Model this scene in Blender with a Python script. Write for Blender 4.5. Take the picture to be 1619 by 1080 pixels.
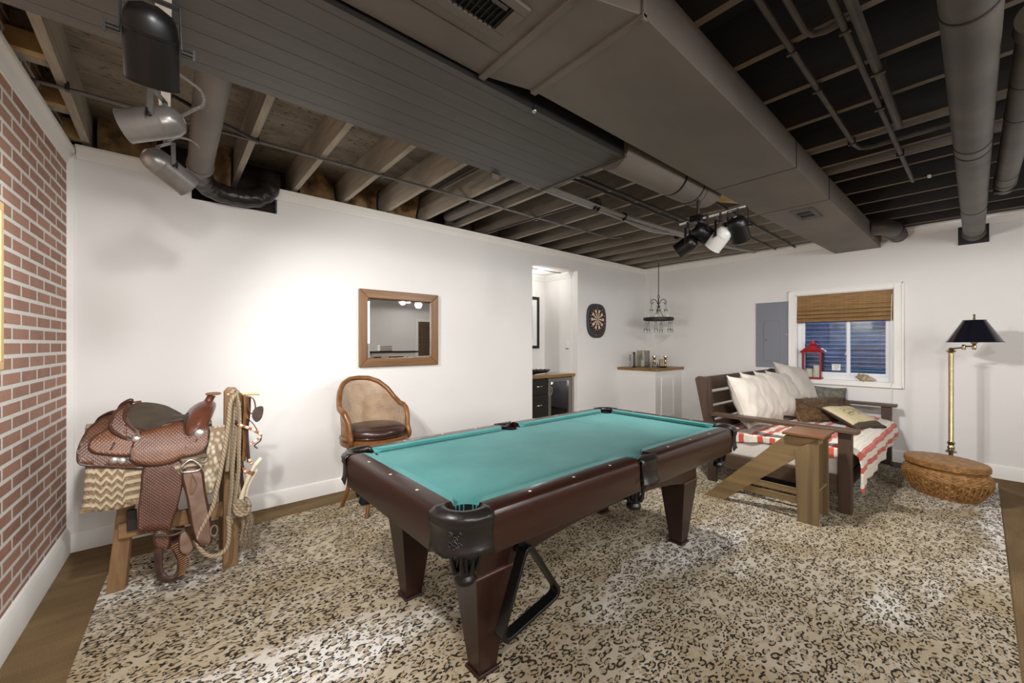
import bpy, bmesh, math, random
from math import sin, cos, pi, radians, sqrt, atan2
from mathutils import Vector, Matrix

random.seed(7)
SC = bpy.context.scene
COL = SC.collection
for o in list(bpy.data.objects):
    bpy.data.objects.remove(o)

# ------------------------------------------------------------------ camera
cam_data = bpy.data.cameras.new('camera')
cam = bpy.data.objects.new('camera', cam_data)
COL.objects.link(cam)
cam.location = (0, 0, 1.37)
cam.rotation_euler = (radians(90), 0, radians(-41.622))
cam_data.sensor_width = 36
cam_data.sensor_fit = 'HORIZONTAL'
cam_data.lens = 36 * 641.51 / 1619
cam_data.shift_x = -(835.0 - 809.5) / 1619
cam_data.shift_y = 4.5 / 1619
cam_data.clip_start = 0.02
SC.camera = cam

# ------------------------------------------------------------------ world, exposure, large lights
world = bpy.data.worlds.new('world')
SC.world = world
world.use_nodes = True
bg = world.node_tree.nodes['Background']
bg.inputs[0].default_value = (0.28, 0.42, 0.64, 1)
bg.inputs[1].default_value = 4.6
vs = SC.view_settings
vs.view_transform = 'Standard'
vs.look = 'None'
vs.gamma = 1
vs.exposure = 1.04
vs.use_curve_mapping = False


def light(name, kind, loc, energy, color=(1, 1, 1), size=0.1, aim=None, sy=None, cone=120, blend=0.6):
    d = bpy.data.lights.new(name, kind)
    d.energy = energy
    d.color = color
    if kind == 'AREA':
        d.size = size
        if sy:
            d.shape = 'RECTANGLE'
            d.size_y = sy
    else:
        d.shadow_soft_size = size
    if kind == 'SPOT':
        d.spot_size = radians(cone)
        d.spot_blend = blend
    o = bpy.data.objects.new(name, d)
    COL.objects.link(o)
    o.location = loc
    if aim is not None:
        o.rotation_euler = (Vector(aim) - Vector(loc)).to_track_quat('-Z', 'Y').to_euler()
    return o


WARM = (1.0, 0.99, 0.985)
# ceiling lamps of the rest of the room, behind the camera
light('ceiling_lamp_light', 'SPOT', (0.2, -0.7, 2.46), 70, WARM, 0.09, aim=(0.2, -0.65, 0), cone=178, blend=0.05)
light('ceiling_lamp_light', 'SPOT', (3.0, -1.6, 2.46), 28, WARM, 0.09, aim=(3.0, -1.55, 0), cone=178, blend=0.05)
light('ceiling_lamp_light', 'SPOT', (5.2, -2.5, 2.46), 9, WARM, 0.09, aim=(5.2, -2.45, 0), cone=178, blend=0.05)
# added soft fill light behind the camera, no real window there
light('room_daylight', 'AREA', (1.9, -3.3, 1.95), 72, (0.97, 0.985, 1.0), 4.2, aim=(2.4, 4, 2.3), sy=1.1)
# recessed lamp of the bar alcove
light('alcove_light', 'POINT', (4.08, 4.36, 2.34), 2.0, WARM, 0.05)

# ------------------------------------------------------------------ materials


def lin(c):
    if isinstance(c, str):
        c = c.lstrip('#')
        c = [int(c[i:i + 2], 16) / 255 for i in (0, 2, 4)]
        return tuple((x / 12.92 if x <= 0.04045 else ((x + 0.055) / 1.055) ** 2.4) for x in c) + (1,)
    return tuple(c)[:3] + (1,)


class NT:
    def __init__(self, name):
        self.m = bpy.data.materials.new(name)
        self.m.use_nodes = True
        self.t = self.m.node_tree
        self.b = self.t.nodes['Principled BSDF']
        self.out = self.t.nodes['Material Output']

    def n(self, typ, ins=None, **props):
        nd = self.t.nodes.new(typ)
        for k, v in props.items():
            setattr(nd, k, v)
        for k, v in (ins or {}).items():
            self.set(nd.inputs[k], v)
        return nd

    def set(self, sock, v):
        if isinstance(v, bpy.types.NodeSocket):
            self.t.links.new(v, sock)
        else:
            sock.default_value = v

    def coords(self, kind='Object', scale=(1, 1, 1)):
        tc = self.n('ShaderNodeTexCoord')
        mp = self.n('ShaderNodeMapping', {'Vector': tc.outputs[kind]})
        mp.inputs['Scale'].default_value = scale
        return mp.outputs[0]

    def noise(self, vec, scale, detail=4, rough=0.55, dist=0):
        return self.n('ShaderNodeTexNoise', {'Vector': vec, 'Scale': scale, 'Detail': detail, 'Roughness': rough, 'Distortion': dist}).outputs['Fac']

    def ramp(self, fac, lo, hi, a=0.0, b=1.0):
        return self.n('ShaderNodeMapRange', {'Value': fac, 'From Min': lo, 'From Max': hi, 'To Min': a, 'To Max': b}, clamp=True).outputs[0]

    def mix(self, fac, a, b, blend='MIX'):
        nd = self.n('ShaderNodeMix', data_type='RGBA', blend_type=blend)
        self.set(nd.inputs[0], fac)
        self.set(nd.inputs[6], a)
        self.set(nd.inputs[7], b)
        return nd.outputs[2]

    def math(self, op, a, b=0.0):
        nd = self.n('ShaderNodeMath', operation=op)
        self.set(nd.inputs[0], a)
        self.set(nd.inputs[1], b)
        return nd.outputs[0]

    def sep(self, vec):
        return self.n('ShaderNodeSeparateXYZ', {'Vector': vec}).outputs

    def comb(self, x, y, z=0.0):
        nd = self.n('ShaderNodeCombineXYZ')
        for i, v in enumerate((x, y, z)):
            self.set(nd.inputs[i], v)
        return nd.outputs[0]

    def bump(self, h, strength=0.3, dist=0.01):
        nd = self.n('ShaderNodeBump', {'Height': h, 'Strength': strength, 'Distance': dist})
        self.t.links.new(nd.outputs[0], self.b.inputs['Normal'])
        return nd

    def base(self, v):
        self.set(self.b.inputs['Base Color'], v)

    def p(self, **kw):
        for k, v in kw.items():
            self.set(self.b.inputs[k.replace('_', ' ')], v)


def pbr(name, col, rough=0.5, metal=0, col2=None, nscale=5, stretch=(1, 1, 1), thr=(0.35, 0.65), bump=0, bscale=60, bstretch=None,
        bdist=0.005, spec=0.5, coat=0, sheen=0, detail=4):
    t = NT(name)
    if col2 is not None:
        f = t.ramp(t.noise(t.coords(scale=stretch), nscale, detail), thr[0], thr[1])
        t.base(t.mix(f, lin(col), lin(col2)))
    else:
        t.base(lin(col))
    t.p(Roughness=rough, Metallic=metal)
    t.b.inputs['Specular IOR Level'].default_value = spec
    if coat:
        t.b.inputs['Coat Weight'].default_value = coat
        t.b.inputs['Coat Roughness'].default_value = 0.15
    if sheen:
        t.b.inputs['Sheen Weight'].default_value = sheen
    if bump:
        t.bump(t.noise(t.coords(scale=bstretch or stretch), bscale, 3), bump, bdist)
    return t.m


def wood(name, c1, c2, axis='x', rough=0.45, fine=26, coat=0, spec=0.5, bump=0.12, gap=None):
    st = {'x': (0.06, 1, 1), 'y': (1, 0.06, 1), 'z': (1, 1, 0.06)}[axis]
    t = NT(name)
    v = t.coords(scale=st)
    n1 = t.noise(v, fine, 6, 0.65, 0.6)
    n2 = t.noise(v, 5, 3)
    f = t.math('ADD', t.math('MULTIPLY', n1, 0.75), t.math('MULTIPLY', n2, 0.35))
    t.base(t.mix(t.ramp(f, 0.38, 0.72), lin(c1), lin(c2)))
    t.p(Roughness=rough)
    t.b.inputs['Specular IOR Level'].default_value = spec
    if coat:
        t.b.inputs['Coat Weight'].default_value = coat
        t.b.inputs['Coat Roughness'].default_value = 0.12
    t.bump(n1, bump, 0.004)
    return t.m


MT = {}
MT['wall'] = pbr('wall_paint', '#e4e1dd', 0.85, col2='#e0ddd9', nscale=1.2, bump=0.05, bscale=90, spec=0.2)
MT['trim'] = pbr('trim_paint', '#ebe8e2', 0.5, spec=0.3)
MT['black_metal'] = pbr('black_metal', '#0d0b0a', 0.36, spec=0.4)
MT['iron'] = pbr('black_iron', '#1d1a18', 0.55)
MT['grey_can'] = pbr('grey_painted_can', '#57534f', 0.3, 0.35, col2='#6b6763', nscale=8)
MT['white_can'] = pbr('white_painted_can', '#d9d8d4', 0.35)
MT['duct'] = pbr('painted_duct', '#625b54', 0.55, 0, col2='#726a62', nscale=2.2, stretch=(0.5, 1, 1), bump=0.08, bscale=8, spec=0.35)
MT['duct_round'] = pbr('painted_round_duct', '#403b36', 0.5, 0.1, col2='#524c45', nscale=3.5, thr=(0.4, 0.6), bump=0.06, bscale=12)
MT['duct_band'] = pbr('duct_band', '#1b1816', 0.6)
MT['planks'] = None
MT['conduit'] = pbr('painted_conduit', '#38332e', 0.45, 0.3)
MT['conduit_grey'] = pbr('grey_conduit', '#6d6a67', 0.4, 0.4)
MT['brass'] = pbr('aged_brass', '#c9b994', 0.27, 1.0, col2='#b3a27c', nscale=9)
MT['silver'] = pbr('silver_metal', '#c8c6c0', 0.25, 1.0)
MT['white_plastic'] = pbr('white_plastic', '#e9e7e3', 0.4)
MT['candle'] = pbr('candle_wax', '#e8e0cc', 0.6)
MT['mahogany'] = wood('mahogany_laminate', '#240f09', '#30170f', 'x', 0.28, 18, coat=0.25, spec=0.5, bump=0.02)
MT['binding'] = pbr('dark_edge_binding', '#452a1e', 0.4)
MT['weathered_strap'] = pbr('weathered_strap_leather', '#6b5244', 0.5, col2='#7f6656', nscale=14)
MT['bundle_grey'] = pbr('grey_cable_sheath', '#918e89', 0.45)
MT['rail_top'] = wood('rail_top_wood', '#4a2c22', '#5d3b2f', 'x', 0.3, 18, spec=0.6, bump=0.03)
MT['leather_black'] = pbr('black_pocket_leather', '#1b1715', 0.34, bump=0.25, bscale=45, bdist=0.004)
MT['rubber'] = pbr('black_rubber', '#0e0d0c', 0.5)
MT['diamond'] = pbr('ivory_inlay', '#e8dfc8', 0.3)
MT['black_plastic'] = pbr('black_plastic', '#0c0b0b', 0.35)
MT['oak'] = wood('oak_frame', '#5d3d20', '#8a6136', 'x', 0.4, 22)
MT['chair_wood'] = wood('walnut_chair_wood', '#5a3617', '#83552a', 'z', 0.32, 20)
MT['brown_leather'] = pbr('brown_vinyl', '#35211a', 0.28, bump=0.08, bscale=70)
MT['dark_wood'] = wood('dark_bench_wood', '#33251b', '#4c392b', 'x', 0.5, 24)
MT['dark_wood_z'] = wood('dark_bench_wood_upright', '#33251b', '#4a372a', 'z', 0.5, 24)
MT['dark_wood_y'] = wood('dark_bench_wood_cross', '#3d2d22', '#594535', 'y', 0.45, 24)
MT['stand_wood_z'] = wood('weathered_stand_wood', '#66492e', '#8b6c4a', 'z', 0.6, 20)
MT['stand_wood_x'] = wood('weathered_stand_beam', '#6d4e2d', '#8b6a44', 'x', 0.6, 20)
MT['pine'] = wood('pale_pine', '#c9a26a', '#dcbb85', 'z', 0.5, 16)
MT['counter_wood'] = wood('counter_oak', '#6b4a28', '#96703f', 'x', 0.4, 22)
MT['counter_wood_y'] = wood('counter_oak_cross', '#6b4a28', '#96703f', 'y', 0.4, 22)
MT['black_cab'] = pbr('black_cabinet_paint', '#1d1a18', 0.45)
MT['steel'] = pbr('brushed_steel', '#a7a198', 0.35, 0.9)
MT['canvas'] = pbr('cream_canvas', '#bdb4a9', 0.9, col2='#b2a99e', nscale=6, bump=0.25, bscale=14, bdist=0.012, sheen=0.2, spec=0.2)
MT['ticking'] = pbr('mattress_cotton', '#cfc8bd', 0.9, bump=0.1, bscale=50, spec=0.2)
MT['grey_cloth'] = pbr('grey_green_cloth', '#5a574e', 0.9, col2='#7b786c', nscale=18, bump=0.3, bscale=60, spec=0.1)
MT['fur'] = pbr('brown_fur', '#4a3420', 0.85, col2='#6a4c2d', nscale=16, sheen=0.2, spec=0.2)
MT['fur_tip'] = pbr('light_fur_tips', '#6e5234', 0.8, col2='#9a7a52', nscale=22, sheen=0.3, spec=0.2)
MT['pillow_edge'] = pbr('dark_pillow_border', '#2c261d', 0.95, col2='#453b2b', nscale=60, bump=0.4, bscale=120)
MT['red_paint'] = pbr('red_lantern_paint', '#a3222a', 0.35, col2='#8d1c24', nscale=9)
MT['panel_grey'] = pbr('grey_panel_enamel', '#7d7f88', 0.45)
MT['vinyl'] = pbr('white_vinyl', '#e4e6e8', 0.35)
MT['shell_mat'] = pbr('conch_shell', '#c9b79c', 0.6, col2='#8e7558', nscale=24, bump=0.4, bscale=40)
MT['shade_black'] = pbr('black_lampshade', '#14141c', 0.22, coat=0.3)
MT['shade_in'] = pbr('lampshade_lining', '#b79a5e', 0.5, 0.4)
MT['rope'] = None
MT['bone'] = pbr('pale_bone', '#d8cdb8', 0.6, col2='#c4b59a', nscale=14)
MT['bead_white'] = pbr('white_beads', '#dcd6c8', 0.4)
MT['bead_red'] = pbr('rust_beads', '#b06a3c', 0.4)
MT['tan_leather'] = pbr('tan_strap_leather', '#8a5f36', 0.55, col2='#6d4827', nscale=20)
MT['dark_leather'] = pbr('dark_strap_leather', '#33231b', 0.5, col2='#4b352a', nscale=20)
MT['suede'] = pbr('grey_brown_suede', '#3f352b', 0.8, col2='#544739', nscale=8, bump=0.1, bscale=60)
MT['concho'] = pbr('silver_concho', '#d8d6d0', 0.3, 0.85)
MT['insulation'] = pbr('brown_paper_insulation', '#a5845a', 0.85, col2='#5a4128', nscale=9, bump=0.5, bscale=14, bdist=0.03)
MT['dark_board'] = pbr('dark_rim_board', '#2b2119', 0.9, col2='#3a2d22', nscale=5)
MT['strap_pine'] = pbr('bright_strapping_wood', '#c9a873', 0.7, col2='#b08d5a', nscale=8)
MT['interior_black'] = pbr('black_lining', '#060606', 0.6)


def tex_special():
    # brick wall: local y along the wall, z up
    t = NT('red_brick')
    x, y, z = t.sep(t.coords())
    v = t.comb(y, t.math('ADD', z, -0.064))
    br = t.n('ShaderNodeTexBrick', {'Vector': v, 'Color1': lin('#a47a66'), 'Color2': lin('#8a6354'), 'Mortar': lin('#e0dcd6'), 'Scale': 1.0,
                                    'Mortar Size': 0.0100, 'Mortar Smooth': 0.12, 'Bias': -0.15, 'Brick Width': 0.252, 'Row Height': 0.0695})
    n = t.noise(t.coords(), 9, 5)
    fine = t.noise(t.coords(), 75, 4)
    c = t.mix(t.ramp(n, 0.3, 0.75, 0, 0.55), br.outputs['Color'], lin('#b08772'), 'MIX')
    c = t.mix(br.outputs['Fac'], c, t.mix(t.ramp(fine, 0.4, 0.7), lin('#e2ded8'), lin('#cfcac3')))
    spk = t.math('MULTIPLY', t.ramp(t.noise(t.coords(), 48, 2), 0.66, 0.72), t.math('SUBTRACT', 1.0, br.outputs['Fac']))
    c = t.mix(t.math('MULTIPLY', spk, 0.55), c, lin('#4a312a'))
    t.base(c)
    t.p(Roughness=0.85)
    hgt = t.math('ADD', t.math('MULTIPLY', t.math('SUBTRACT', 1.0, br.outputs['Fac']), 1.0), t.math('MULTIPLY', fine, 0.35))
    t.bump(hgt, 0.6, 0.006)
    MT['brick'] = t.m

    # leopard rug
    t = NT('leopard_rug')
    co = t.coords()
    wn = t.n('ShaderNodeTexNoise', {'Vector': co, 'Scale': 9.0, 'Detail': 3.0})
    wv = t.n('ShaderNodeVectorMath', {0: wn.outputs['Color'], 1: (0.5, 0.5, 0.5)}, operation='SUBTRACT').outputs[0]
    wv = t.n('ShaderNodeVectorMath', {0: wv}, operation='SCALE')
    wv.inputs['Scale'].default_value = 0.055
    pos = t.n('ShaderNodeVectorMath', {0: co, 1: wv.outputs[0]}, operation='ADD').outputs[0]
    mp = t.n('ShaderNodeMapping', {'Vector': pos})
    mp.inputs['Rotation'].default_value = (0, 0, 0.25)
    mp.inputs['Scale'].default_value = (0.72, 1.15, 1)
    vo = t.n('ShaderNodeTexVoronoi', {'Vector': mp.outputs[0], 'Scale': 25.0, 'Randomness': 0.85}, voronoi_dimensions='2D')
    d = vo.outputs['Distance']
    ring = t.math('MULTIPLY', t.ramp(d, 0.20, 0.24), t.ramp(d, 0.45, 0.41))
    brk = t.ramp(t.noise(mp.outputs[0], 52, 2), 0.455, 0.50)
    ring = t.math('MULTIPLY', ring, brk)
    vo2 = t.n('ShaderNodeTexVoronoi', {'Vector': mp.outputs[0], 'Scale': 50.0, 'Randomness': 1.0}, voronoi_dimensions='2D')
    dots = t.math('MULTIPLY', t.ramp(vo2.outputs['Distance'], 0.27, 0.21), t.ramp(t.noise(mp.outputs[0], 5, 2), 0.42, 0.52))
    dots = t.math('MULTIPLY', dots, t.ramp(d, 0.3, 0.4))
    spots = t.math('MAXIMUM', ring, dots)
    core = t.ramp(d, 0.30, 0.22)
    big = t.n('ShaderNodeMapping', {'Vector': pos})
    big.inputs['Scale'].default_value = (0.45, 1.5, 1)
    big.inputs['Location'].default_value = (0.3, 0.35, 0)
    n1 = t.noise(big.outputs[0], 1.05, 3, 0.5)
    n2 = t.noise(co, 2.1, 4, 0.6)
    bse = t.mix(t.ramp(n2, 0.42, 0.68), lin('#b9ae9a'), lin('#9c8c6f'))
    white = t.ramp(n1, 0.55, 0.66)
    bse = t.mix(white, bse, lin('#e6e2dc'))
    bse = t.mix(t.math('MULTIPLY', core, 0.75), bse, lin('#9a8564'))
    pile = t.noise(co, 260, 2)
    bse = t.mix(t.ramp(pile, 0.3, 0.7, 0, 0.35), bse, lin('#8d7d63'))
    c = t.mix(t.math('MULTIPLY', spots, 0.95), bse, lin('#14100d'))
    t.base(c)
    t.p(Roughness=0.95)
    t.b.inputs['Specular IOR Level'].default_value = 0.1
    t.bump(pile, 0.4, 0.004)
    MT['rug'] = t.m

    # brown floor carpet
    t = NT('brown_carpet')
    co = t.coords()
    big = t.n('ShaderNodeMapping', {'Vector': co})
    big.inputs['Scale'].default_value = (0.6, 2.2, 1)
    n1 = t.noise(big.outputs[0], 2.0, 5, 0.6)
    n2 = t.noise(co, 180, 3)
    c = t.mix(t.ramp(n1, 0.35, 0.7), lin('#6b573f'), lin('#8a7352'))
    c = t.mix(t.ramp(n2, 0.35, 0.7, 0, 0.5), c, lin('#463724'))
    t.base(c)
    t.p(Roughness=0.95)
    t.b.inputs['Specular IOR Level'].default_value = 0.1
    t.bump(n2, 0.6, 0.006)
    MT['carpet'] = t.m

    # plank soffit, painted: grooves across y
    t = NT('painted_planks')
    co = t.coords()
    x, y, z = t.sep(co)
    fr = t.math('FRACT', t.math('MULTIPLY', t.math('ADD', y, 10.0), 1 / 0.1019))
    g = t.math('MINIMUM', fr, t.math('SUBTRACT', 1.0, fr))
    g = t.ramp(g, 0.012, 0.035)
    n = t.noise(t.coords(scale=(0.1, 1, 1)), 20, 5)
    t.base(t.mix(g, lin('#14110f'), t.mix(t.ramp(n, 0.3, 0.7), lin('#403b36'), lin('#4b4640'))))
    t.p(Roughness=0.5)
    t.bump(g, 0.6, 0.004)
    MT['planks'] = t.m

    # joists: raw grey timber sprayed black beyond the ducts (local y = world y)
    t = NT('joist_timber')
    co = t.coords()
    x, y, z = t.sep(co)
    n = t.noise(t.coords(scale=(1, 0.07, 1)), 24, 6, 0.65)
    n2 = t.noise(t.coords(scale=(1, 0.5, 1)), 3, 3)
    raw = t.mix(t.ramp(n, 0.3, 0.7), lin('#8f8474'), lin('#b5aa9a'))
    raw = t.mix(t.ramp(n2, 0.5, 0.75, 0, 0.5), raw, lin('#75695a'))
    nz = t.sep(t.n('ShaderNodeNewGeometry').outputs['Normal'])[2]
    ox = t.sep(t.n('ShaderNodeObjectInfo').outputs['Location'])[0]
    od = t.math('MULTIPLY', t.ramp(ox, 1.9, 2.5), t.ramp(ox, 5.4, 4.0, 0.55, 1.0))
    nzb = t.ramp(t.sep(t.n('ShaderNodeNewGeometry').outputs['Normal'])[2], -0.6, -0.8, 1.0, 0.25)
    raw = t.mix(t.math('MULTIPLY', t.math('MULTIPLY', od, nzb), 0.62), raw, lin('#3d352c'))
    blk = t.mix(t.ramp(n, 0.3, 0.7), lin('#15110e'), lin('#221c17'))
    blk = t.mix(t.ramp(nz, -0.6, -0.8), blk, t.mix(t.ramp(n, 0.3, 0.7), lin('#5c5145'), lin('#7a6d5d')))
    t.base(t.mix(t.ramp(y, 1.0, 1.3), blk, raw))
    t.p(Roughness=0.8)
    t.bump(n, 0.2, 0.005)
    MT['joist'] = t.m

    # subfloor boards above the joists
    t = NT('subfloor_boards')
    co = t.coords()
    x, y, z = t.sep(co)
    n = t.noise(t.coords(scale=(0.5, 1, 1)), 7, 6, 0.65)
    raw = t.mix(t.ramp(n, 0.3, 0.7), lin('#6b6052'), lin('#988c7a'))
    fr = t.math('FRACT', t.math('MULTIPLY', y, 1 / 0.19))
    raw = t.mix(t.ramp(fr, 0.0, 0.03), lin('#15110d'), raw)
    dots = t.ramp(t.noise(t.coords(scale=(0.6, 1.6, 1)), 34, 1), 0.66, 0.70)
    raw = t.mix(dots, raw, lin('#120e0b'))
    f = t.math('MULTIPLY', t.ramp(y, 1.0, 1.3), t.ramp(x, 2.2, 1.2, 0.06, 1.0))
    t.base(t.mix(f, lin('#120f0d'), raw))
    t.p(Roughness=0.9)
    t.bump(n, 0.3, 0.01)
    MT['subfloor'] = t.m

    # pool cloth
    t = NT('teal_pool_cloth')
    co = t.coords()
    n = t.noise(co, 2.5, 4, 0.6)
    f = t.noise(co, 300, 2)
    c = t.mix(t.ramp(n, 0.3, 0.75), lin('#3d8683'), lin('#5a9a97'))
    c = t.mix(t.ramp(f, 0.3, 0.7, 0, 0.2), c, lin('#2d6e69'))
    t.base(c)
    t.p(Roughness=0.95)
    t.b.inputs['Sheen Weight'].default_value = 0.15
    t.b.inputs['Specular IOR Level'].default_value = 0.15
    t.bump(f, 0.15, 0.001)
    MT['felt'] = t.m

    # red and cream striped blanket: u along, v across (uv in metres)
    t = NT('striped_blanket')
    uv = t.coords('UV')
    u, v, w = t.sep(uv)
    v2 = t.math('ADD', v, t.math('MULTIPLY', t.math('SUBTRACT', t.noise(uv, 6, 2), 0.5), 0.02))
    fr = t.math('FRACT', t.math('MULTIPLY', t.math('ADD', v2, 5.02), 1 / 0.265))

    def band(a, b):
        return t.math('MULTIPLY', t.ramp(fr, a, a + 0.02), t.ramp(fr, b + 0.02, b))
    s = t.math('MAXIMUM', band(0.18, 0.36), band(0.56, 0.74))
    thin = t.math('MAXIMUM', band(0.02, 0.04), band(0.87, 0.89))
    n = t.noise(t.coords('UV', (1, 1, 1)), 130, 2)
    cream = t.mix(t.math('MULTIPLY', thin, 0.4), lin('#d9d0c0'), lin('#a39f94'))
    red = t.mix(t.ramp(n, 0.35, 0.65), lin('#b8412f'), lin('#c85a42'))
    t.base(t.mix(s, cream, red))
    t.p(Roughness=0.9)
    t.b.inputs['Sheen Weight'].default_value = 0.2
    wv = t.n('ShaderNodeTexWave', {'Vector': uv, 'Scale': 18.0, 'Distortion': 1.5}, bands_direction='Y')
    t.bump(t.math('ADD', wv.outputs['Fac'], n), 0.35, 0.006)
    MT['blanket'] = t.m

    # woven cane panel with open holes (uv in metres)
    t = NT('woven_cane')
    uv = t.coords('UV')
    u, v, w = t.sep(uv)
    fu = t.math('ABSOLUTE', t.math('SUBTRACT', t.math('FRACT', t.math('MULTIPLY', u, 84.0)), 0.5))
    fv = t.math('ABSOLUTE', t.math('SUBTRACT', t.math('FRACT', t.math('MULTIPLY', v, 84.0)), 0.5))
    hole = t.math('MULTIPLY', t.ramp(fu, 0.30, 0.24), t.ramp(fv, 0.30, 0.24))
    n = t.noise(uv, 14, 3)
    t.base(t.mix(t.ramp(n, 0.3, 0.7), lin('#7d5a30'), lin('#a07c4c')))
    t.p(Roughness=0.5, Alpha=t.math('SUBTRACT', 1.0, hole))
    MT['cane'] = t.m

    # bamboo shade: fine horizontal reeds
    t = NT('bamboo_reeds')
    x, y, z = t.sep(t.coords())
    rd = t.math('FRACT', t.math('MULTIPLY', z, 140.0))
    n = t.noise(t.coords(scale=(1, 0.05, 1)), 120, 3, 0.6)
    th = t.math('ABSOLUTE', t.math('SUBTRACT', t.math('FRACT', t.math('MULTIPLY', y, 22.0)), 0.5))
    c = t.mix(t.ramp(n, 0.3, 0.7), lin('#6e5028'), lin('#a27c48'))
    c = t.mix(t.math('MULTIPLY', t.ramp(th, 0.06, 0.02), 0.35), c, lin('#57401f'))
    t.base(c)
    t.p(Roughness=0.6)
    t.bump(rd, 0.3, 0.003)
    MT['bamboo'] = t.m

    # louvre door
    MT['louvre'] = wood('brown_louvre_wood', '#4c3625', '#6a5240', 'x', 0.5, 20)

    # glass: thin pane
    def glass(name, tint, gloss=0.09):
        t = NT(name)
        tr = t.n('ShaderNodeBsdfTransparent', {'Color': lin(tint)})
        gl = t.n('ShaderNodeBsdfGlossy', {'Color': (1, 1, 1, 1), 'Roughness': 0.02})
        fz = t.n('ShaderNodeFresnel', {'IOR': 1.45})
        f = t.math('ADD', t.math('MULTIPLY', fz.outputs[0], 0.9), gloss)
        ms = t.n('ShaderNodeMixShader', {0: f, 1: tr.outputs[0], 2: gl.outputs[0]})
        t.t.links.new(ms.outputs[0], t.out.inputs['Surface'])
        return t.m
    MT['glass'] = glass('clear_glass', '#fbfdfd', 0.03)
    MT['pane'] = glass('window_pane_glass', '#dfe8f2', 0.05)
    MT['smoke_glass'] = glass('cooler_door_glass', '#d6d6d8', 0.04)

    t = NT('mirror_glass')
    t.base((0.9, 0.9, 0.9, 1))
    t.p(Roughness=0.01, Metallic=1.0)
    MT['mirror'] = t.m

    # twisted rope (uv: u along in metres, v around 0..1)
    t = NT('hemp_rope')
    uv = t.coords('UV')
    u, v, w = t.sep(uv)
    ph = t.math('FRACT', t.math('ADD', t.math('MULTIPLY', u, 46.0), t.math('MULTIPLY', v, 3.0)))
    a = t.math('ABSOLUTE', t.math('SUBTRACT', ph, 0.5))
    t.base(t.mix(t.ramp(a, 0.3, 0.5), lin('#a39177'), lin('#6b5a45')))
    t.p(Roughness=0.9)
    t.bump(t.math('SUBTRACT', 0.5, a), 0.8, 0.006)
    MT['rope'] = t.m

    # tooled saddle leather
    def tooled(name, c1, c2):
        t = NT(name)
        co = t.coords()
        mp = t.n('ShaderNodeMapping', {'Vector': co})
        mp.inputs['Rotation'].default_value = (0, 0.75, 0)
        ch = t.n('ShaderNodeTexWave', {'Vector': mp.outputs[0], 'Scale': 28.0}, bands_direction='X').outputs['Fac']
        mp2 = t.n('ShaderNodeMapping', {'Vector': co})
        mp2.inputs['Rotation'].default_value = (0, -0.75, 0)
        ch2 = t.n('ShaderNodeTexWave', {'Vector': mp2.outputs[0], 'Scale': 28.0}, bands_direction='X').outputs['Fac']
        pat = t.math('MULTIPLY', ch, ch2)
        n = t.noise(co, 7, 4)
        c = t.mix(t.ramp(n, 0.3, 0.72), lin(c1), lin(c2))
        c = t.mix(t.ramp(pat, 0.35, 0.05, 0, 0.55), c, lin('#33180e'))
        t.base(c)
        t.p(Roughness=0.38)
        t.bump(pat, 0.35, 0.004)
        return t.m
    MT['tooled'] = tooled('tooled_saddle_leather', '#6d4530', '#8a5c40')
    MT['tooled_dark'] = tooled('dark_tooled_leather', '#57372a', '#6f4a38')
    MT['smooth_leather'] = pbr('smooth_saddle_leather', '#573122', 0.25, col2='#69402e', nscale=9, bump=0.06, bscale=60)

    # saddle blanket: cream and brown zigzag
    t = NT('zigzag_wool')
    x, y, z = t.sep(t.coords())
    zz = t.math('ABSOLUTE', t.math('SUBTRACT', t.math('FRACT', t.math('MULTIPLY', x, 26.0)), 0.5))
    msk = t.ramp(t.math('ABSOLUTE', t.math('ADD', x, 0.165)), 0.05, 0.06, 1, 0)
    zz = t.math('MULTIPLY', t.math('MULTIPLY', zz, 0.05), msk)
    fr = t.math('FRACT', t.math('MULTIPLY', t.math('ADD', z, t.math('ADD', zz, 2.0)), 25.0))
    fr2 = t.math('FRACT', t.math('MULTIPLY', t.math('ADD', z, t.math('ADD', zz, 2.0)), 50.0))
    n = t.noise(t.coords(), 90, 3)
    c = t.mix(t.ramp(fr, 0.48, 0.52), lin('#b5a68c'), lin('#6b563f'))
    c = t.mix(t.math('MULTIPLY', t.ramp(fr2, 0.7, 0.75), 0.5), c, lin('#4a3826'))
    c = t.mix(t.ramp(n, 0.35, 0.7, 0, 0.5), c, lin('#a48f70'))
    t.base(c)
    t.p(Roughness=0.95)
    t.bump(n, 0.8, 0.01)
    MT['zigzag'] = t.m

    # fleece / braided wool
    t = NT('braided_wool')
    vo = t.n('ShaderNodeTexVoronoi', {'Vector': t.coords(scale=(1, 1, 0.6)), 'Scale': 48.0})
    t.base(t.mix(t.ramp(vo.outputs['Distance'], 0.15, 0.6), lin('#cfc3ad'), lin('#85735a')))
    t.p(Roughness=0.95)
    t.bump(t.math('SUBTRACT', 1.0, vo.outputs['Distance']), 0.8, 0.008)
    MT['fleece'] = t.m

    # wicker
    t = NT('golden_wicker')
    n = t.noise(t.coords(), 22, 4)
    n2 = t.noise(t.coords(), 140, 2)
    c = t.mix(t.ramp(n, 0.3, 0.72), lin('#7a5226'), lin('#b08550'))
    t.base(t.mix(t.ramp(n2, 0.4, 0.7, 0, 0.4), c, lin('#553714')))
    t.p(Roughness=0.5)
    t.bump(n2, 0.3, 0.003)
    MT['wicker'] = t.m

    # beige tapestry pillow face with a woven row of ducks
    t = NT('tapestry_pillow')
    uv = t.coords('UV')
    u, v, w = t.sep(uv)
    n = t.noise(t.coords('UV', (1, 1.6, 1)), 9, 3, 0.6)
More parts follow.
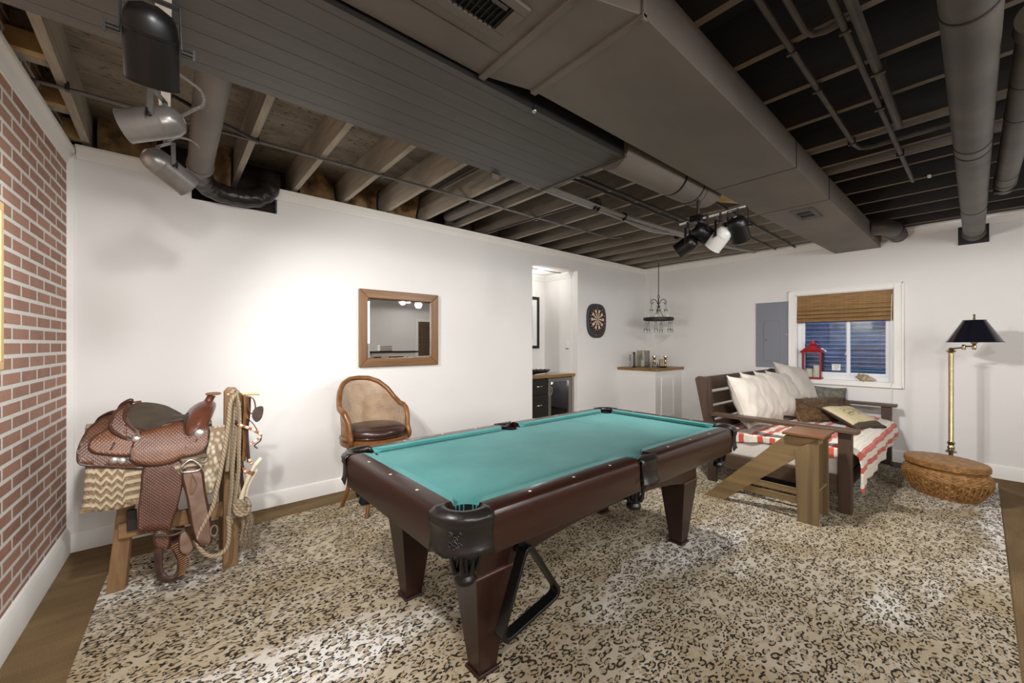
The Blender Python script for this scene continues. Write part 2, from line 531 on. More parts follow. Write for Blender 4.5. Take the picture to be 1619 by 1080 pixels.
    inb = t.math('MULTIPLY', t.ramp(v, 0.38, 0.44), t.ramp(v, 0.76, 0.68))
    inb = t.math('MULTIPLY', inb, t.math('MULTIPLY', t.ramp(u, 0.2, 0.25), t.ramp(u, 0.82, 0.78)))
    m = t.math('MULTIPLY', t.ramp(n, 0.50, 0.54), inb)
    brd = t.ramp(v, 0.16, 0.13)
    c = t.mix(t.math('MULTIPLY', m, 0.75), lin('#c2b28f'), lin('#655a3e'))
    wv = t.noise(uv, 120, 2)
    c = t.mix(brd, c, t.mix(t.ramp(wv, 0.4, 0.6), lin('#2b241a'), lin('#5d4f37')))
    t.base(c)
    t.p(Roughness=0.9)
    t.bump(wv, 0.4, 0.003)
    MT['tapestry'] = t.m

    # corrugated window well steel
    t = NT('galvanized_corrugated')
    n = t.noise(t.coords(), 6, 4)
    t.base(t.mix(t.ramp(n, 0.3, 0.7), lin('#7d8ba3'), lin('#a3b1c4')))
    t.p(Roughness=0.4, Metallic=0.4)
    MT['corrugated'] = t.m

    # emitters: lamp bulbs
    def emit(name, col, s):
        t = NT(name)
        t.p(Emission_Color=lin(col), Emission_Strength=s) if False else None
        t.b.inputs['Emission Color'].default_value = lin(col)
        t.b.inputs['Emission Strength'].default_value = s
        t.base(lin(col))
        return t.m
    MT['bulb'] = emit('lit_bulb', '#fff2dc', 6)
    MT['bulb_off'] = pbr('frosted_bulb', '#d8d4cc', 0.4)
    MT['led'] = emit('red_led', '#d8402c', 0.8)


tex_special()

# ------------------------------------------------------------------ mesh builder


class MB:
    """collects geometry of ONE mesh; coordinates in world metres unless a parent frame is given."""

    def __init__(self):
        self.v, self.f, self.uv, self.mi = [], [], [], []

    def add(self, vs, fs, uvs=None, mi=0):
        b = len(self.v)
        self.v += [Vector(p) for p in vs]
        for k, f in enumerate(fs):
            self.f.append([b + i for i in f])
            self.uv.append([uvs[i] for i in f] if uvs else None)
            self.mi.append(mi)
        return self

    def box(self, x0, x1, y0, y1, z0, z1, mi=0):
        vs = [(x, y, z) for x in (x0, x1) for y in (y0, y1) for z in (z0, z1)]
        return self.add(vs, [(0, 1, 3, 2), (4, 6, 7, 5), (0, 4, 5, 1), (2, 3, 7, 6), (0, 2, 6, 4), (1, 5, 7, 3)], mi=mi)

    def hexa(self, bottom, top, mi=0):
        """two quads (same winding seen from above)"""
        vs = list(bottom) + list(top)
        return self.add(vs, [(3, 2, 1, 0), (4, 5, 6, 7), (0, 1, 5, 4), (1, 2, 6, 5), (2, 3, 7, 6), (3, 0, 4, 7)], mi=mi)

    def bar(self, p, q, w, t, up=(0, 0, 1), mi=0):
        """rectangular bar from p to q; w along side, t along up"""
        p, q = Vector(p), Vector(q)
        d = (q - p).normalized()
        s = d.cross(Vector(up))
        if s.length < 1e-5:
            s = Vector((1, 0, 0))
        s.normalize()
        u = s.cross(d)
        a, c = s * w / 2, u * t / 2
        return self.hexa([p - a - c, p + a - c, q + a - c, q - a - c], [p - a + c, p + a + c, q + a + c, q - a + c], mi)

    def prism(self, pts, axis, a, b, mi=0):
        """outline in the plane across axis, extruded from a to b. axis 'y': pts are (x,z); 'x': (y,z); 'z': (x,y)"""
        def mk(p, h):
            return {'y': (p[0], h, p[1]), 'x': (h, p[0], p[1]), 'z': (p[0], p[1], h)}[axis]
        n = len(pts)
        vs = [mk(p, a) for p in pts] + [mk(p, b) for p in pts]
        fs = [tuple(range(n)), tuple(range(2 * n - 1, n - 1, -1))] + [(i, i + n, (i + 1) % n + n, (i + 1) % n) for i in range(n)]
        return self.add(vs, fs, mi=mi)

    def tube(self, pts, r, seg=8, caps=True, closed=False, mi=0, flat=None):
        """swept circle; r number or list. flat=(a,b): elliptical scale along side/up"""
        P = [Vector(p) for p in pts]
        n = len(P)
        R = r if isinstance(r, (list, tuple)) else [r] * n
        fr = []
        prev = None
        L = 0
        Ls = []
        for i in range(n):
            if closed:
                d = P[(i + 1) % n] - P[i - 1]
            else:
                d = P[min(i + 1, n - 1)] - P[max(i - 1, 0)]
            d.normalize()
            if prev is None:
                s = d.orthogonal().normalized()
                if abs(d.z) < 0.95:
                    s = d.cross(Vector((0, 0, 1))).normalized()
            else:
                s = prev - d * prev.dot(d)
                s = s.normalized() if s.length > 1e-6 else d.orthogonal().normalized()
            prev = s
            fr.append((s, d.cross(s)))
            if i:
                L += (P[i] - P[i - 1]).length
            Ls.append(L)
        vs, uvs = [], []
        fa, fb = flat or (1, 1)
        for i in range(n):
            s, u = fr[i]
            for k in range(seg):
                a = 2 * pi * k / seg
                vs.append(P[i] + s * (R[i] * fa * cos(a)) + u * (R[i] * fb * sin(a)))
                uvs.append((Ls[i], k / seg))
        fs = []
        m = n if closed else n - 1
        for i in range(m):
            j = (i + 1) % n
            for k in range(seg):
                k2 = (k + 1) % seg
                fs.append((i * seg + k, i * seg + k2, j * seg + k2, j * seg + k))
        if caps and not closed:
            fs.append(tuple(range(seg - 1, -1, -1)))
            fs.append(tuple((n - 1) * seg + k for k in range(seg)))
        return self.add(vs, fs, uvs, mi)

    def lathe(self, prof, c=(0, 0, 0), axis=(0, 0, 1), seg=24, mi=0, sx=1, sy=1, close=True):
        """prof: list of (r, h) along axis"""
        c = Vector(c)
        ax = Vector(axis).normalized()
        s = Vector((1, 0, 0)) if abs(ax.z) > 0.99 else ax.cross(Vector((0, 0, 1))).normalized()
        u = ax.cross(s)
        vs, fs = [], []
        n = len(prof)
        for r, h in prof:
            for k in range(seg):
                a = 2 * pi * k / seg
                vs.append(c + ax * h + s * (r * sx * cos(a)) + u * (r * sy * sin(a)))
        for i in range(n - 1):
            for k in range(seg):
                k2 = (k + 1) % seg
                fs.append((i * seg + k, i * seg + k2, (i + 1) * seg + k2, (i + 1) * seg + k))
        if close:
            fs.append(tuple(range(seg - 1, -1, -1)))
            fs.append(tuple((n - 1) * seg + k for k in range(seg)))
        return self.add(vs, fs, mi=mi)

    def grid(self, fn, nu, nv, uvfn=None, mi=0, wrap=False):
        vs, uvs, fs = [], [], []
        for i in range(nu + 1):
            for j in range(nv + 1):
                u, v = i / nu, j / nv
                vs.append(fn(u, v))
                uvs.append(uvfn(u, v) if uvfn else (u, v))
        w = nv + 1
        for i in range(nu):
            for j in range(nv):
                fs.append((i * w + j, (i + 1) * w + j, (i + 1) * w + j + 1, i * w + j + 1))
        return self.add(vs, fs, uvs, mi)

    def ball(self, c, r, seg=14, rings=8, mi=0, sc=(1, 1, 1)):
        c = Vector(c)
        prof = [(r * sin(pi * i / rings), -r * cos(pi * i / rings)) for i in range(1, rings)]
        b = len(self.v)
        self.lathe(prof, (0, 0, 0), seg=seg, mi=mi)
        for k in range(b, len(self.v)):
            p = self.v[k]
            self.v[k] = Vector((p.x * sc[0], p.y * sc[1], p.z * sc[2])) + c
        return self

    def build(self, name, mat, parent=None, local=False, loc=None, smooth=35, bevel=0, bseg=2, solid=0, subd=0, fix=True):
        """mat: material or list. Top level: origin at loc or at the bottom middle. Child: world coords minus the root's location (or local)."""
        vs = self.v
        if parent is None and not local:
            if loc is None:
                lo = [min(p[i] for p in vs) for i in range(3)]
                hi = [max(p[i] for p in vs) for i in range(3)]
                loc = ((lo[0] + hi[0]) / 2, (lo[1] + hi[1]) / 2, lo[2])
            off = Vector(loc)
        elif parent is not None and not local:
            q, off = parent, Vector((0, 0, 0))
            while q is not None:
                off = off + Vector(q.location)
                q = q.parent
        else:
            off = Vector((0, 0, 0))
        me = bpy.data.meshes.new(name)
        me.from_pydata([tuple(p - off) for p in vs], [], self.f)
        if any(u is not None for u in self.uv):
            lay = me.uv_layers.new(name='uv')
            k = 0
            for poly, u in zip(me.polygons, self.uv):
                for q in range(poly.loop_total):
                    lay.data[poly.loop_start + q].uv = u[q] if u else (0, 0)
        mats = mat if isinstance(mat, (list, tuple)) else [mat]
        for m_ in mats:
            me.materials.append(MT[m_] if isinstance(m_, str) else m_)
        if len(mats) > 1:
            me.polygons.foreach_set('material_index', self.mi)
        if fix:
            bm = bmesh.new()
            bm.from_mesh(me)
            bmesh.ops.recalc_face_normals(bm, faces=bm.faces)
            bm.to_mesh(me)
            bm.free()
        me.update()
        if smooth:
            for p in me.polygons:
                p.use_smooth = True
            me.set_sharp_from_angle(angle=radians(smooth))
        o = bpy.data.objects.new(name, me)
        COL.objects.link(o)
        if parent is not None:
            o.parent = parent
        elif not local:
            o.location = off
        if solid:
            md = o.modifiers.new('thick', 'SOLIDIFY')
            md.thickness = solid
            md.offset = 0
        if subd:
            md = o.modifiers.new('sub', 'SUBSURF')
            md.levels = md.render_levels = subd
        if bevel:
            md = o.modifiers.new('bev', 'BEVEL')
            md.width = bevel
            md.segments = bseg
            md.limit_method = 'ANGLE'
            md.angle_limit = radians(40)
            md.harden_normals = False
        return o


def tag(o, label, cat, group=None):
    o['label'] = label
    o['category'] = cat
    if group:
        o['group'] = group
    return o


def thing(name, label, cat, loc, rz=0, group=None):
    o = bpy.data.objects.new(name, None)
    o.empty_display_size = 0.1
    COL.objects.link(o)
    o.location = loc
    o.rotation_euler = (0, 0, rz)
    return tag(o, label, cat, group)


def structure(o):
    o['kind'] = 'structure'
    return o


def copy_tree(o, parent=None):
    c = o.copy()
    COL.objects.link(c)
    if parent is not None:
        c.parent = parent
    for ch in list(o.children):
        copy_tree(ch, c)
    return c


def smoothpath(pts, n=6):
    """Catmull-Rom through pts"""
    P = [Vector(p) for p in pts]
    out = []
    for i in range(len(P) - 1):
        p0, p1, p2, p3 = P[max(i - 1, 0)], P[i], P[i + 1], P[min(i + 2, len(P) - 1)]
        for k in range(n):
            t = k / n
            out.append(0.5 * ((2 * p1) + (p2 - p0) * t + (2 * p0 - 5 * p1 + 4 * p2 - p3) * t * t + (3 * p1 - p0 - 3 * p2 + p3) * t ** 3))
    out.append(P[-1])
    return out
# ================================================================== the setting
YB, XR = 4.0, 6.35          # back wall and right wall planes
YF = -3.6                   # far (unseen) end of the room
ZT = 2.94                   # underside of the subfloor
LW_A = radians(-2.49)       # the brick wall stands slightly out of square
LW_O = Vector((-0.495, 4.0, 0))


def S(mb, name, mat, **kw):
    return structure(mb.build(name, mat, **kw))


S(MB().box(-1.2, XR + 0.15, YF - 0.1, 4.9, -0.06, 0.0), 'floor', 'carpet', loc=(0, 0, 0), smooth=0)

# subfloor boards seen between the joists
S(MB().box(-1.3, XR + 0.3, YF - 0.2, 5.0, ZT, ZT + 0.05), 'ceiling', 'subfloor', loc=(0, 0, 0), smooth=0)

# back wall with the alcove opening and the broken-out notch for the duct
wb = MB()
T = 0.12
wb.box(-0.62, 0.136, YB, YB + T, 0, 2.69)
wb.box(0.136, 0.696, YB, YB + T, 0, 2.478)
wb.box(0.696, 3.628, YB, YB + T, 0, 2.69)
wb.box(3.628, 4.535, YB, YB + T, 2.452, 2.69)
wb.box(4.535, XR + 0.12, YB, YB + T, 0, 2.69)
S(wb, 'wall_back', 'wall', loc=(0, 4, 0), smooth=0)
# dark framing behind the notch and the rim boards above the wall
rb = MB()
rb.box(-0.62, XR + 0.12, YB + 0.26, YB + 0.3, 2.45, ZT)
rb.box(-0.62, 2.9, YB + 0.12, YB + 0.26, 2.452, 2.47)  # this board and the next are added to block outside light leaking in
rb.box(4.62, XR + 0.12, YB + 0.12, YB + 0.26, 2.452, 2.47)
S(rb, 'trim_1', 'dark_board', smooth=0)
nb = MB()
nb.prism([(0.50, 2.478), (0.696, 2.478), (0.696, 2.585), (0.62, 2.56)], 'y', YB + 0.07, YB + 0.10)
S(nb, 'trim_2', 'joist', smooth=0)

# right wall with the window opening
wr = MB()
WY0, WY1, WZ0, WZ1 = 0.700, 1.700, 0.905, 2.03
wr.box(XR, XR + 0.13, YF, WY0, 0, 2.69)
wr.box(XR, XR + 0.13, WY1, YB + T, 0, 2.69)
wr.box(XR, XR + 0.13, WY0, WY1, 0, WZ0)
wr.box(XR, XR + 0.13, WY0, WY1, WZ1, 2.69)
wr.box(XR + 0.02, XR + 0.13, YF, YB + 0.3, 2.69, ZT)
S(wr, 'wall_right', 'wall', loc=(XR, 2, 0), smooth=0)

# unseen end of the room (the mirror shows some of it)
wf = MB()
wf.box(-1.2, XR + 0.1, YF - 0.1, YF, 0, ZT)
S(wf, 'wall_front', 'wall', smooth=0)
hw = MB().box(3.70, 4.85, -2.08, -1.96, 0, 1.16)
S(hw, 'wall_half', 'wall', smooth=0)
S(MB().box(3.66, 4.9, -2.16, -1.90, 1.16, 1.20), 'trim_3', 'interior_black', smooth=0)
S(MB().box(3.28, 3.58, -2.2, -1.9, 0, 2.69), 'column', pbr('grey_column_paint', '#8b8986', 0.7), smooth=0)
dr = MB()
dr.box(5.735, 6.205, YF + 0.001, YF + 0.012, 0.01, 2.065)
for k in range(46):
    z = 0.12 + k * 0.041
    dr.hexa([(5.80, YF + 0.010, z), (6.14, YF + 0.010, z), (6.14, YF + 0.026, z), (5.80, YF + 0.026, z)],
            [(5.80, YF + 0.010, z + 0.034), (6.14, YF + 0.010, z + 0.034), (6.14, YF + 0.014, z + 0.034), (5.80, YF + 0.014, z + 0.034)])
S(dr, 'door_1', 'louvre', smooth=0)
dt = MB()
dt.box(5.64, 5.73, YF, YF + 0.03, 0, 2.16)
dt.box(6.21, 6.30, YF, YF + 0.03, 0, 2.16)
dt.box(5.73, 6.21, YF, YF + 0.02, 2.07, 2.16)
S(dt, 'trim_4', 'trim', smooth=0)

# brick wall on the left, in its own frame (local y runs along the wall towards the back corner)


def left_frame(mb, name, mat, **kw):
    o = mb.build(name, mat, local=True, **kw)
    o.location = LW_O
    o.rotation_euler = (0, 0, LW_A)
    return structure(o)


left_frame(MB().box(-0.12, 0.0, -7.7, 0.33, 0, ZT), 'wall_left', 'brick', smooth=0)

CROWN = [(0.0, 2.598), (0.010, 2.600), (0.014, 2.612), (0.020, 2.618), (0.028, 2.634), (0.044, 2.650), (0.060, 2.656), (0.066, 2.662),
         (0.068, 2.676), (0.0, 2.676)]
CROWN_L = [(a * 0.62, 2.555 + (b - 2.598) * 1.25) for a, b in CROWN]
left_frame(MB().prism(CROWN_L, 'y', -7.6, -0.004), 'trim_5', 'trim', smooth=30)
BASE_L = [(0, 0.0), (0.02, 0.0), (0.02, 0.135), (0.016, 0.142), (0.013, 0.155), (0.006, 0.168), (0, 0.172)]
left_frame(MB().prism(BASE_L, 'y', -7.6, -0.004), 'baseboard_left', 'trim', smooth=30)
left_frame(MB().box(0.0, 0.022, -7.6, 0.0, 0.0, 0.012), 'trim_6', 'interior_black', smooth=0) if False else None

# crowns and baseboards of the plastered walls
cb = MB()
for a, b in ((-0.45, 0.145), (0.665, XR)):
    cb.prism([(YB - d, z) for d, z in CROWN], 'x', a, b)
# torn ends beside the notch
cb.prism([(YB - 0.01, 2.60), (YB - 0.06, 2.60), (YB - 0.06, 2.676), (YB - 0.01, 2.676)], 'x', 0.655, 0.668)
S(cb, 'trim_7', 'trim', smooth=30)
cr = MB().prism([(XR - d, z + 0.012) for d, z in CROWN], 'y', YF, 0.81)
cr.prism([(XR - d, z + 0.010) for d, z in CROWN], 'y', 1.25, YB)
S(cr, 'trim_8', 'trim', smooth=30)
BASE = [(0, 0), (0.016, 0), (0.016, 0.112), (0.012, 0.122), (0.004, 0.127), (0, 0.127)]
bb = MB()
bb.prism([(YB - d, z) for d, z in BASE], 'x', -0.49, 3.628)
bb.prism([(YB - d, z) for d, z in BASE], 'x', 4.535, XR)
S(bb, 'baseboard_back', 'trim', smooth=30)
BASE_R = [(d, z * 1.1) for d, z in BASE]
S(MB().prism([(XR - d, z) for d, z in BASE_R], 'y', YF, YB), 'baseboard_right', 'trim', smooth=30)
# white corner strip between bricks and plaster
S(MB().box(-0.495, -0.462, YB - 0.012, YB, 0.127, 2.60), 'trim_9', 'trim', smooth=0)

# ------------------------------------------------------------------ bar alcove
al = MB()
al.box(2.9, 4.62, 4.70, 4.78, 0, 2.6)
al.box(4.53, 4.62, YB + T, 4.70, 0, 2.6)
al.box(2.9, 2.98, YB + T, 4.70, 0, 2.6)
S(al, 'wall_alcove', 'wall', smooth=0)
S(MB().box(2.9, 4.62, YB + T, 4.78, 2.452, 2.50), 'ceiling_alcove', 'trim', smooth=0)
ac = MB()
cp = [(0, 2.365), (0.01, 2.367), (0.018, 2.38), (0.03, 2.40), (0.05, 2.425), (0.06, 2.432), (0.062, 2.452), (0, 2.452)]
ac.prism([(4.70 - d, z) for d, z in cp], 'x', 2.98, 4.53)
ac.prism([(4.53 - d, z) for d, z in cp], 'y', YB + T, 4.70)
S(ac, 'trim_10', 'trim', smooth=30)

# ------------------------------------------------------------------ window
wc = MB()
# casing boards, mitred: outer Y .62..1.776, Z .858..2.085
o0, o1, oz0, oz1 = 0.622, 1.772, 0.862, 2.086
prof = 0.022
for (ya, yb, za, zb) in ((o0, WY0 + 0.004, oz0, oz1), (WY1 - 0.004, o1, oz0, oz1)):
    wc.box(XR - prof, XR, ya, yb, za, zb)
wc.box(XR - prof, XR, WY0 + 0.004, WY1 - 0.004, WZ1 - 0.004, oz1)
wc.box(XR - prof, XR, WY0 + 0.004, WY1 - 0.004, oz0, WZ0 + 0.004)
# raised outer bead
wc.box(XR - prof - 0.01, XR, o0 - 0.006, o0 + 0.014, oz0 - 0.006, oz1 + 0.006)
wc.box(XR - prof - 0.01, XR, o1 - 0.014, o1 + 0.006, oz0 - 0.006, oz1 + 0.006)
wc.box(XR - prof - 0.01, XR, o0, o1, oz1 - 0.014, oz1 + 0.006)
wc.box(XR - prof - 0.01, XR, o0, o1, oz0 - 0.006, oz0 + 0.014)
S(wc, 'trim_11', 'trim', smooth=0, bevel=0.003)
wj = MB()
wj.box(XR, XR + 0.13, WY0, WY0 + 0.012, WZ0, WZ1)
wj.box(XR, XR + 0.13, WY1 - 0.012, WY1, WZ0, WZ1)
wj.box(XR, XR + 0.13, WY0, WY1, WZ1 - 0.012, WZ1)
wj.box(XR - 0.005, XR + 0.13, WY0, WY1, WZ0 - 0.002, WZ0 + 0.012)
S(wj, 'trim_12', 'trim', smooth=0)
win = MB()
fx0, fx1 = XR + 0.07, XR + 0.13
win.box(fx0, fx1, WY0 + 0.012, 0.755, WZ0 + 0.012, WZ1 - 0.012)
win.box(fx0, fx1, 1.645, WY1 - 0.012, WZ0 + 0.012, WZ1 - 0.012)
win.box(fx0, fx1, 0.755, 1.645, WZ1 - 0.07, WZ1 - 0.012)
win.box(fx0, fx1, 0.755, 1.645, WZ0 + 0.012, 0.975)
wo = S(win, 'window_1', 'vinyl', smooth=0, bevel=0.003)
for nm, y0, y1, xx in (('sash', 0.755, 1.175, fx0 + 0.024), ('sash', 1.125, 1.645, fx0 + 0.002)):
    sb = MB()
    w = 0.036
    z0, z1 = 0.975, 1.96
    sb.box(xx, xx + 0.022, y0, y0 + w, z0, z1)
    sb.box(xx, xx + 0.022, y1 - w, y1, z0, z1)
    sb.box(xx, xx + 0.022, y0 + w, y1 - w, z0, z0 + w)
    sb.box(xx, xx + 0.022, y0 + w, y1 - w, z1 - w, z1)
    so = sb.build(nm, 'vinyl', wo, smooth=0, bevel=0.002)
    so['label'] = 'white sliding window sash'
    MB().box(xx + 0.009, xx + 0.013, y0 + w, y1 - w, z0 + w, z1 - w).build('pane', 'pane', so, smooth=0)
lt = MB()
lt.box(fx0 - 0.012, fx0 + 0.003, 1.142, 1.162, 1.235, 1.29)
lt.bar((fx0 - 0.014, 1.152, 1.285), (fx0 - 0.028, 1.172, 1.235), 0.012, 0.008)
lt.build('latch', 'white_plastic', wo, smooth=0, bevel=0.002)
st = MB().box(fx0 + 0.009, fx0 + 0.0105, 1.225, 1.315, 1.035, 1.115)
for k, (a, b) in enumerate(((1.235, 1.305), (1.235, 1.29), (1.235, 1.30), (1.25, 1.29))):
    st.box(fx0 + 0.0082, fx0 + 0.009, a, b, 1.098 - k * 0.016, 1.103 - k * 0.016, mi=1)
st.build('sticker', ['white_plastic', 'panel_grey'], wo, smooth=0)

# corrugated well outside the window
cw = MB()
NW = 40


def wellpt(u, v):
    a = pi * u
    z = 0.55 + v * 1.75
    r = 0.62 + 0.019 * sin(2 * pi * (z / 0.060))
    return (XR + 0.16 + r * sin(a) * 1.05, 1.2 + 0.95 * r / 0.62 * -cos(a), z)


cw.grid(wellpt, NW, 260)
S(cw, 'exterior_window_well', 'corrugated', loc=(XR + 0.16, 1.2, 0.55), smooth=60, fix=False)
S(MB().box(XR + 0.13, XR + 1.0, 0.1, 2.3, 0.5, 0.55), 'ground', pbr('well_gravel', '#5d5a55', 0.9, col2='#8d8a84', nscale=60, bump=0.8, bscale=60, bdist=0.02), smooth=0)

# ------------------------------------------------------------------ joists and blocking
JX = [1.235 + 0.41 * k for k in range(-4, 13) if k != -3]      # one bay is left free for the duct
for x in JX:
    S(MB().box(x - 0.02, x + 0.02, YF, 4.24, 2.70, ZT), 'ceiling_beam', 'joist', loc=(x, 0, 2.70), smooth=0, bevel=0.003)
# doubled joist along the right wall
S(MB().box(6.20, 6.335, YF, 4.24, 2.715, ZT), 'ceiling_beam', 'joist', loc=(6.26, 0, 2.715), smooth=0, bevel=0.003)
# blocking between brick wall and first joist: pale strips and grey boards
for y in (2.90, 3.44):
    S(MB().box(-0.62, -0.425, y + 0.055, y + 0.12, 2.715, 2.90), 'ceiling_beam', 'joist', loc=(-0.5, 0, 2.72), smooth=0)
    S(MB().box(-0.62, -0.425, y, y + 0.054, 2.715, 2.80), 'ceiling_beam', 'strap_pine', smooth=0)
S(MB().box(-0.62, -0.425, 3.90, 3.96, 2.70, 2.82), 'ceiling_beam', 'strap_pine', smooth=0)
# paper insulation and rough blocking at the back ends of the bays
for k, (x0, x1, d) in enumerate(((-0.36, -0.06, 0.05), (0.22, 0.38, 0.08), (0.90, 1.18, 0.03), (1.27, 1.6, 0.03), (1.68, 2.0, 0.05))):
    ib = MB()
    nseed = k * 1.7

    def bat(u, v, x0=x0, x1=x1, d=d, s=nseed):
        return (x0 + (x1 - x0) * u, 4.10 - d * (0.5 + 0.5 * sin(u * 7 + s)) - 0.05 * sin(v * 3 + u * 4 + s), 2.60 + 0.34 * v)
    ib.grid(bat, 14, 10)
    S(ib, 'trim_insulation', 'insulation', smooth=50, fix=False)
# ================================================================== ducts, pipes, lamps under the ceiling
# leopard rug
rg = MB()
rg.add([(-0.275, 3.22, 0), (-0.405, -0.11, 0), (6.08, -0.085, 0), (6.08, 3.80, 0), (0.33, 3.66, 0), (-0.255, 3.60, 0)][::-1] +
       [(-0.275, 3.22, 0.012), (-0.405, -0.11, 0.012), (6.08, -0.085, 0.012), (6.08, 3.80, 0.012), (0.33, 3.66, 0.012), (-0.255, 3.60, 0.012)][::-1],
       [(0, 1, 2, 3, 4, 5), (11, 10, 9, 8, 7, 6)] + [(i, i + 6, (i + 1) % 6 + 6, (i + 1) % 6) for i in range(6)])
tag(rg.build('leopard_rug', 'rug', loc=(3, 1.8, 0), smooth=0), 'large cream and tan leopard print rug covering most of the brown carpet', 'rug')

# planked soffit
MT['black_paint'] = pbr('flat_black_paint', '#161310', 0.8)
sf = thing('planked_soffit', 'grey painted tongue and groove soffit box running below the joists', 'soffit', (0.7, 1.8, 2.5))
MB().box(-0.59, 2.06, 1.447, 2.158, 2.50, 2.503).build('plank_face', 'planks', sf, smooth=0)
side = MB()
side.box(-0.59, 2.06, 1.447, 1.462, 2.503, 2.70)
side.box(-0.59, 2.06, 2.143, 2.158, 2.503, 2.70)
side.box(2.045, 2.06, 1.462, 2.143, 2.503, 2.70)
side.build('side_board', 'black_paint', sf, smooth=0)
MB().box(2.045, 2.068, 1.43, 2.17, 2.495, 2.515).build('end_strip', 'duct_round', sf, smooth=0, bevel=0.002)
MB().box(1.60, 1.66, 2.158, 2.17, 2.47, 2.60).build('hanger_strap', 'duct', sf, smooth=0)
MB().prism([(2.02, 2.50), (2.075, 2.50), (2.06, 2.62), (2.03, 2.62)], 'y', 2.158, 2.165).build('hanger_strap', 'duct', sf, smooth=0)
MB().tube([(1.32, 1.45, 2.70), (1.32, 1.442, 2.50)], 0.004, 6).ball((1.32, 1.44, 2.495), 0.012).build('hanger_bolt', 'silver', sf)

# main rectangular duct
du = thing('main_air_duct', 'long black painted rectangular air duct ending at the window wall', 'air duct', (3.4, 1.1, 2.52))
ZD = 2.52
mb = MB()


def duct_box(mb, x0, x1, ya0, ya1, yb0, yb1, z0=ZD, z1=2.70):
    mb.hexa([(x0, ya0, z0), (x1, yb0, z0), (x1, yb1, z0), (x0, ya1, z0)], [(x0, ya0, z1), (x1, yb0, z1), (x1, yb1, z1), (x0, ya1, z1)])


m1 = MB()
duct_box(m1, -0.6, 1.005, 0.885, 1.43, 0.885, 1.43)
m1.build('near_section', 'duct', du, smooth=0, bevel=0.003)
m2 = MB()
duct_box(m2, 1.005, 1.245, 0.885, 1.43, 0.792, 1.362)
m2.build('offset_section', 'duct', du, smooth=0, bevel=0.003)
m3 = MB()
duct_box(m3, 1.245, 3.055, 0.792, 1.362, 0.815, 1.345)
m3.build('middle_section', 'duct', du, smooth=0, bevel=0.003)
m4 = MB()
duct_box(m4, 3.06, 3.925, 0.815, 1.343, 0.822, 1.335)
m4.build('long_section', 'duct', du, smooth=0, bevel=0.003)
m5 = MB()
duct_box(m5, 3.93, 6.335, 0.822, 1.335, 0.822, 1.262)
m5.build('end_section', 'duct', du, smooth=0, bevel=0.003)
for x, a, b in ((1.008, 0.875, 1.44), (1.245, 0.785, 1.37)):
    cl = MB()
    cl.box(x - 0.016, x + 0.016, a, b, ZD - 0.012, ZD + 0.004)
    cl.box(x - 0.012, x + 0.012, a, a + 0.012, ZD - 0.02, ZD + 0.15)
    cl.build('drive_cleat', 'duct', du, smooth=0, bevel=0.003)
for x, a, b in ((3.057, 0.812, 1.348), (3.927, 0.819, 1.34)):
    sl = MB()
    sl.box(x - 0.004, x + 0.004, a, b, ZD - 0.0012, ZD + 0.18)
    sl.build('seam', 'duct_band', du, smooth=0)
sl = MB()
for k in range(2):
    sl.box(0.1, 0.98 - 0.12 * k, 1.27 - 0.13 * k, 1.273 - 0.13 * k, ZD - 0.002, ZD)
sl.build('stiffening_groove', 'duct_round', du, smooth=0)

# register in the near section
vt = thing('floor_register', 'black slatted air register screwed under the nearer duct section', 'vent grille', (0.7, 1.1, 2.505))
fr = MB()
vx0, vx1, vy0, vy1, vz = 0.36, 0.93, 1.03, 1.215, 2.507
fr.box(vx0, vx1, vy0, vy0 + 0.035, vz, vz + 0.013)
fr.box(vx0, vx1, vy1 - 0.035, vy1, vz, vz + 0.013)
fr.box(vx0, vx0 + 0.035, vy0 + 0.035, vy1 - 0.035, vz, vz + 0.013)
fr.box(vx1 - 0.045, vx1, vy0 + 0.035, vy1 - 0.035, vz, vz + 0.013)
fr.box(0.60, 0.63, vy0 + 0.035, vy1 - 0.035, vz, vz + 0.013)
fr.build('frame', 'duct', vt, smooth=0, bevel=0.003)
MB().box(vx0 + 0.03, vx1 - 0.04, vy0 + 0.03, vy1 - 0.03, vz + 0.0125, vz + 0.013).build('backing', 'interior_black', vt, smooth=0)
sl = MB()
for k in range(24):
    x = vx0 + 0.045 + k * 0.0205
    if 0.592 < x < 0.632:
        continue
    sl.bar((x, vy0 + 0.035, vz + 0.006), (x, vy1 - 0.035, vz + 0.006), 0.0035, 0.012, up=(0.4, 0, 1))
sl.build('slats', 'black_paint', vt, smooth=0)
MB().box(0.80, 0.86, vy0 + 0.04, vy0 + 0.052, vz - 0.004, vz + 0.002).build('lever', 'duct_round', vt, smooth=0)

# small register near the end of the duct
v2 = thing('air_register', 'small square grey register near the far duct end', 'vent grille', (4.2, 1.045, 2.51))
fr = MB()
a0, a1, b0, b1, vz = 4.03, 4.37, 0.962, 1.128, 2.508
fr.box(a0, a1, b0, b0 + 0.03, vz, vz + 0.012)
fr.box(a0, a1, b1 - 0.03, b1, vz, vz + 0.012)
fr.box(a0, a0 + 0.06, b0 + 0.03, b1 - 0.03, vz, vz + 0.012)
fr.box(a1 - 0.06, a1, b0 + 0.03, b1 - 0.03, vz, vz + 0.012)
fr.box(4.19, 4.20, b0 + 0.03, b1 - 0.03, vz + 0.004, vz + 0.012)
fr.build('frame', 'duct_round', v2, smooth=0, bevel=0.002)
MB().box(a0 + 0.05, a1 - 0.05, b0 + 0.025, b1 - 0.025, vz + 0.0115, vz + 0.012).build('backing', 'interior_black', v2, smooth=0)

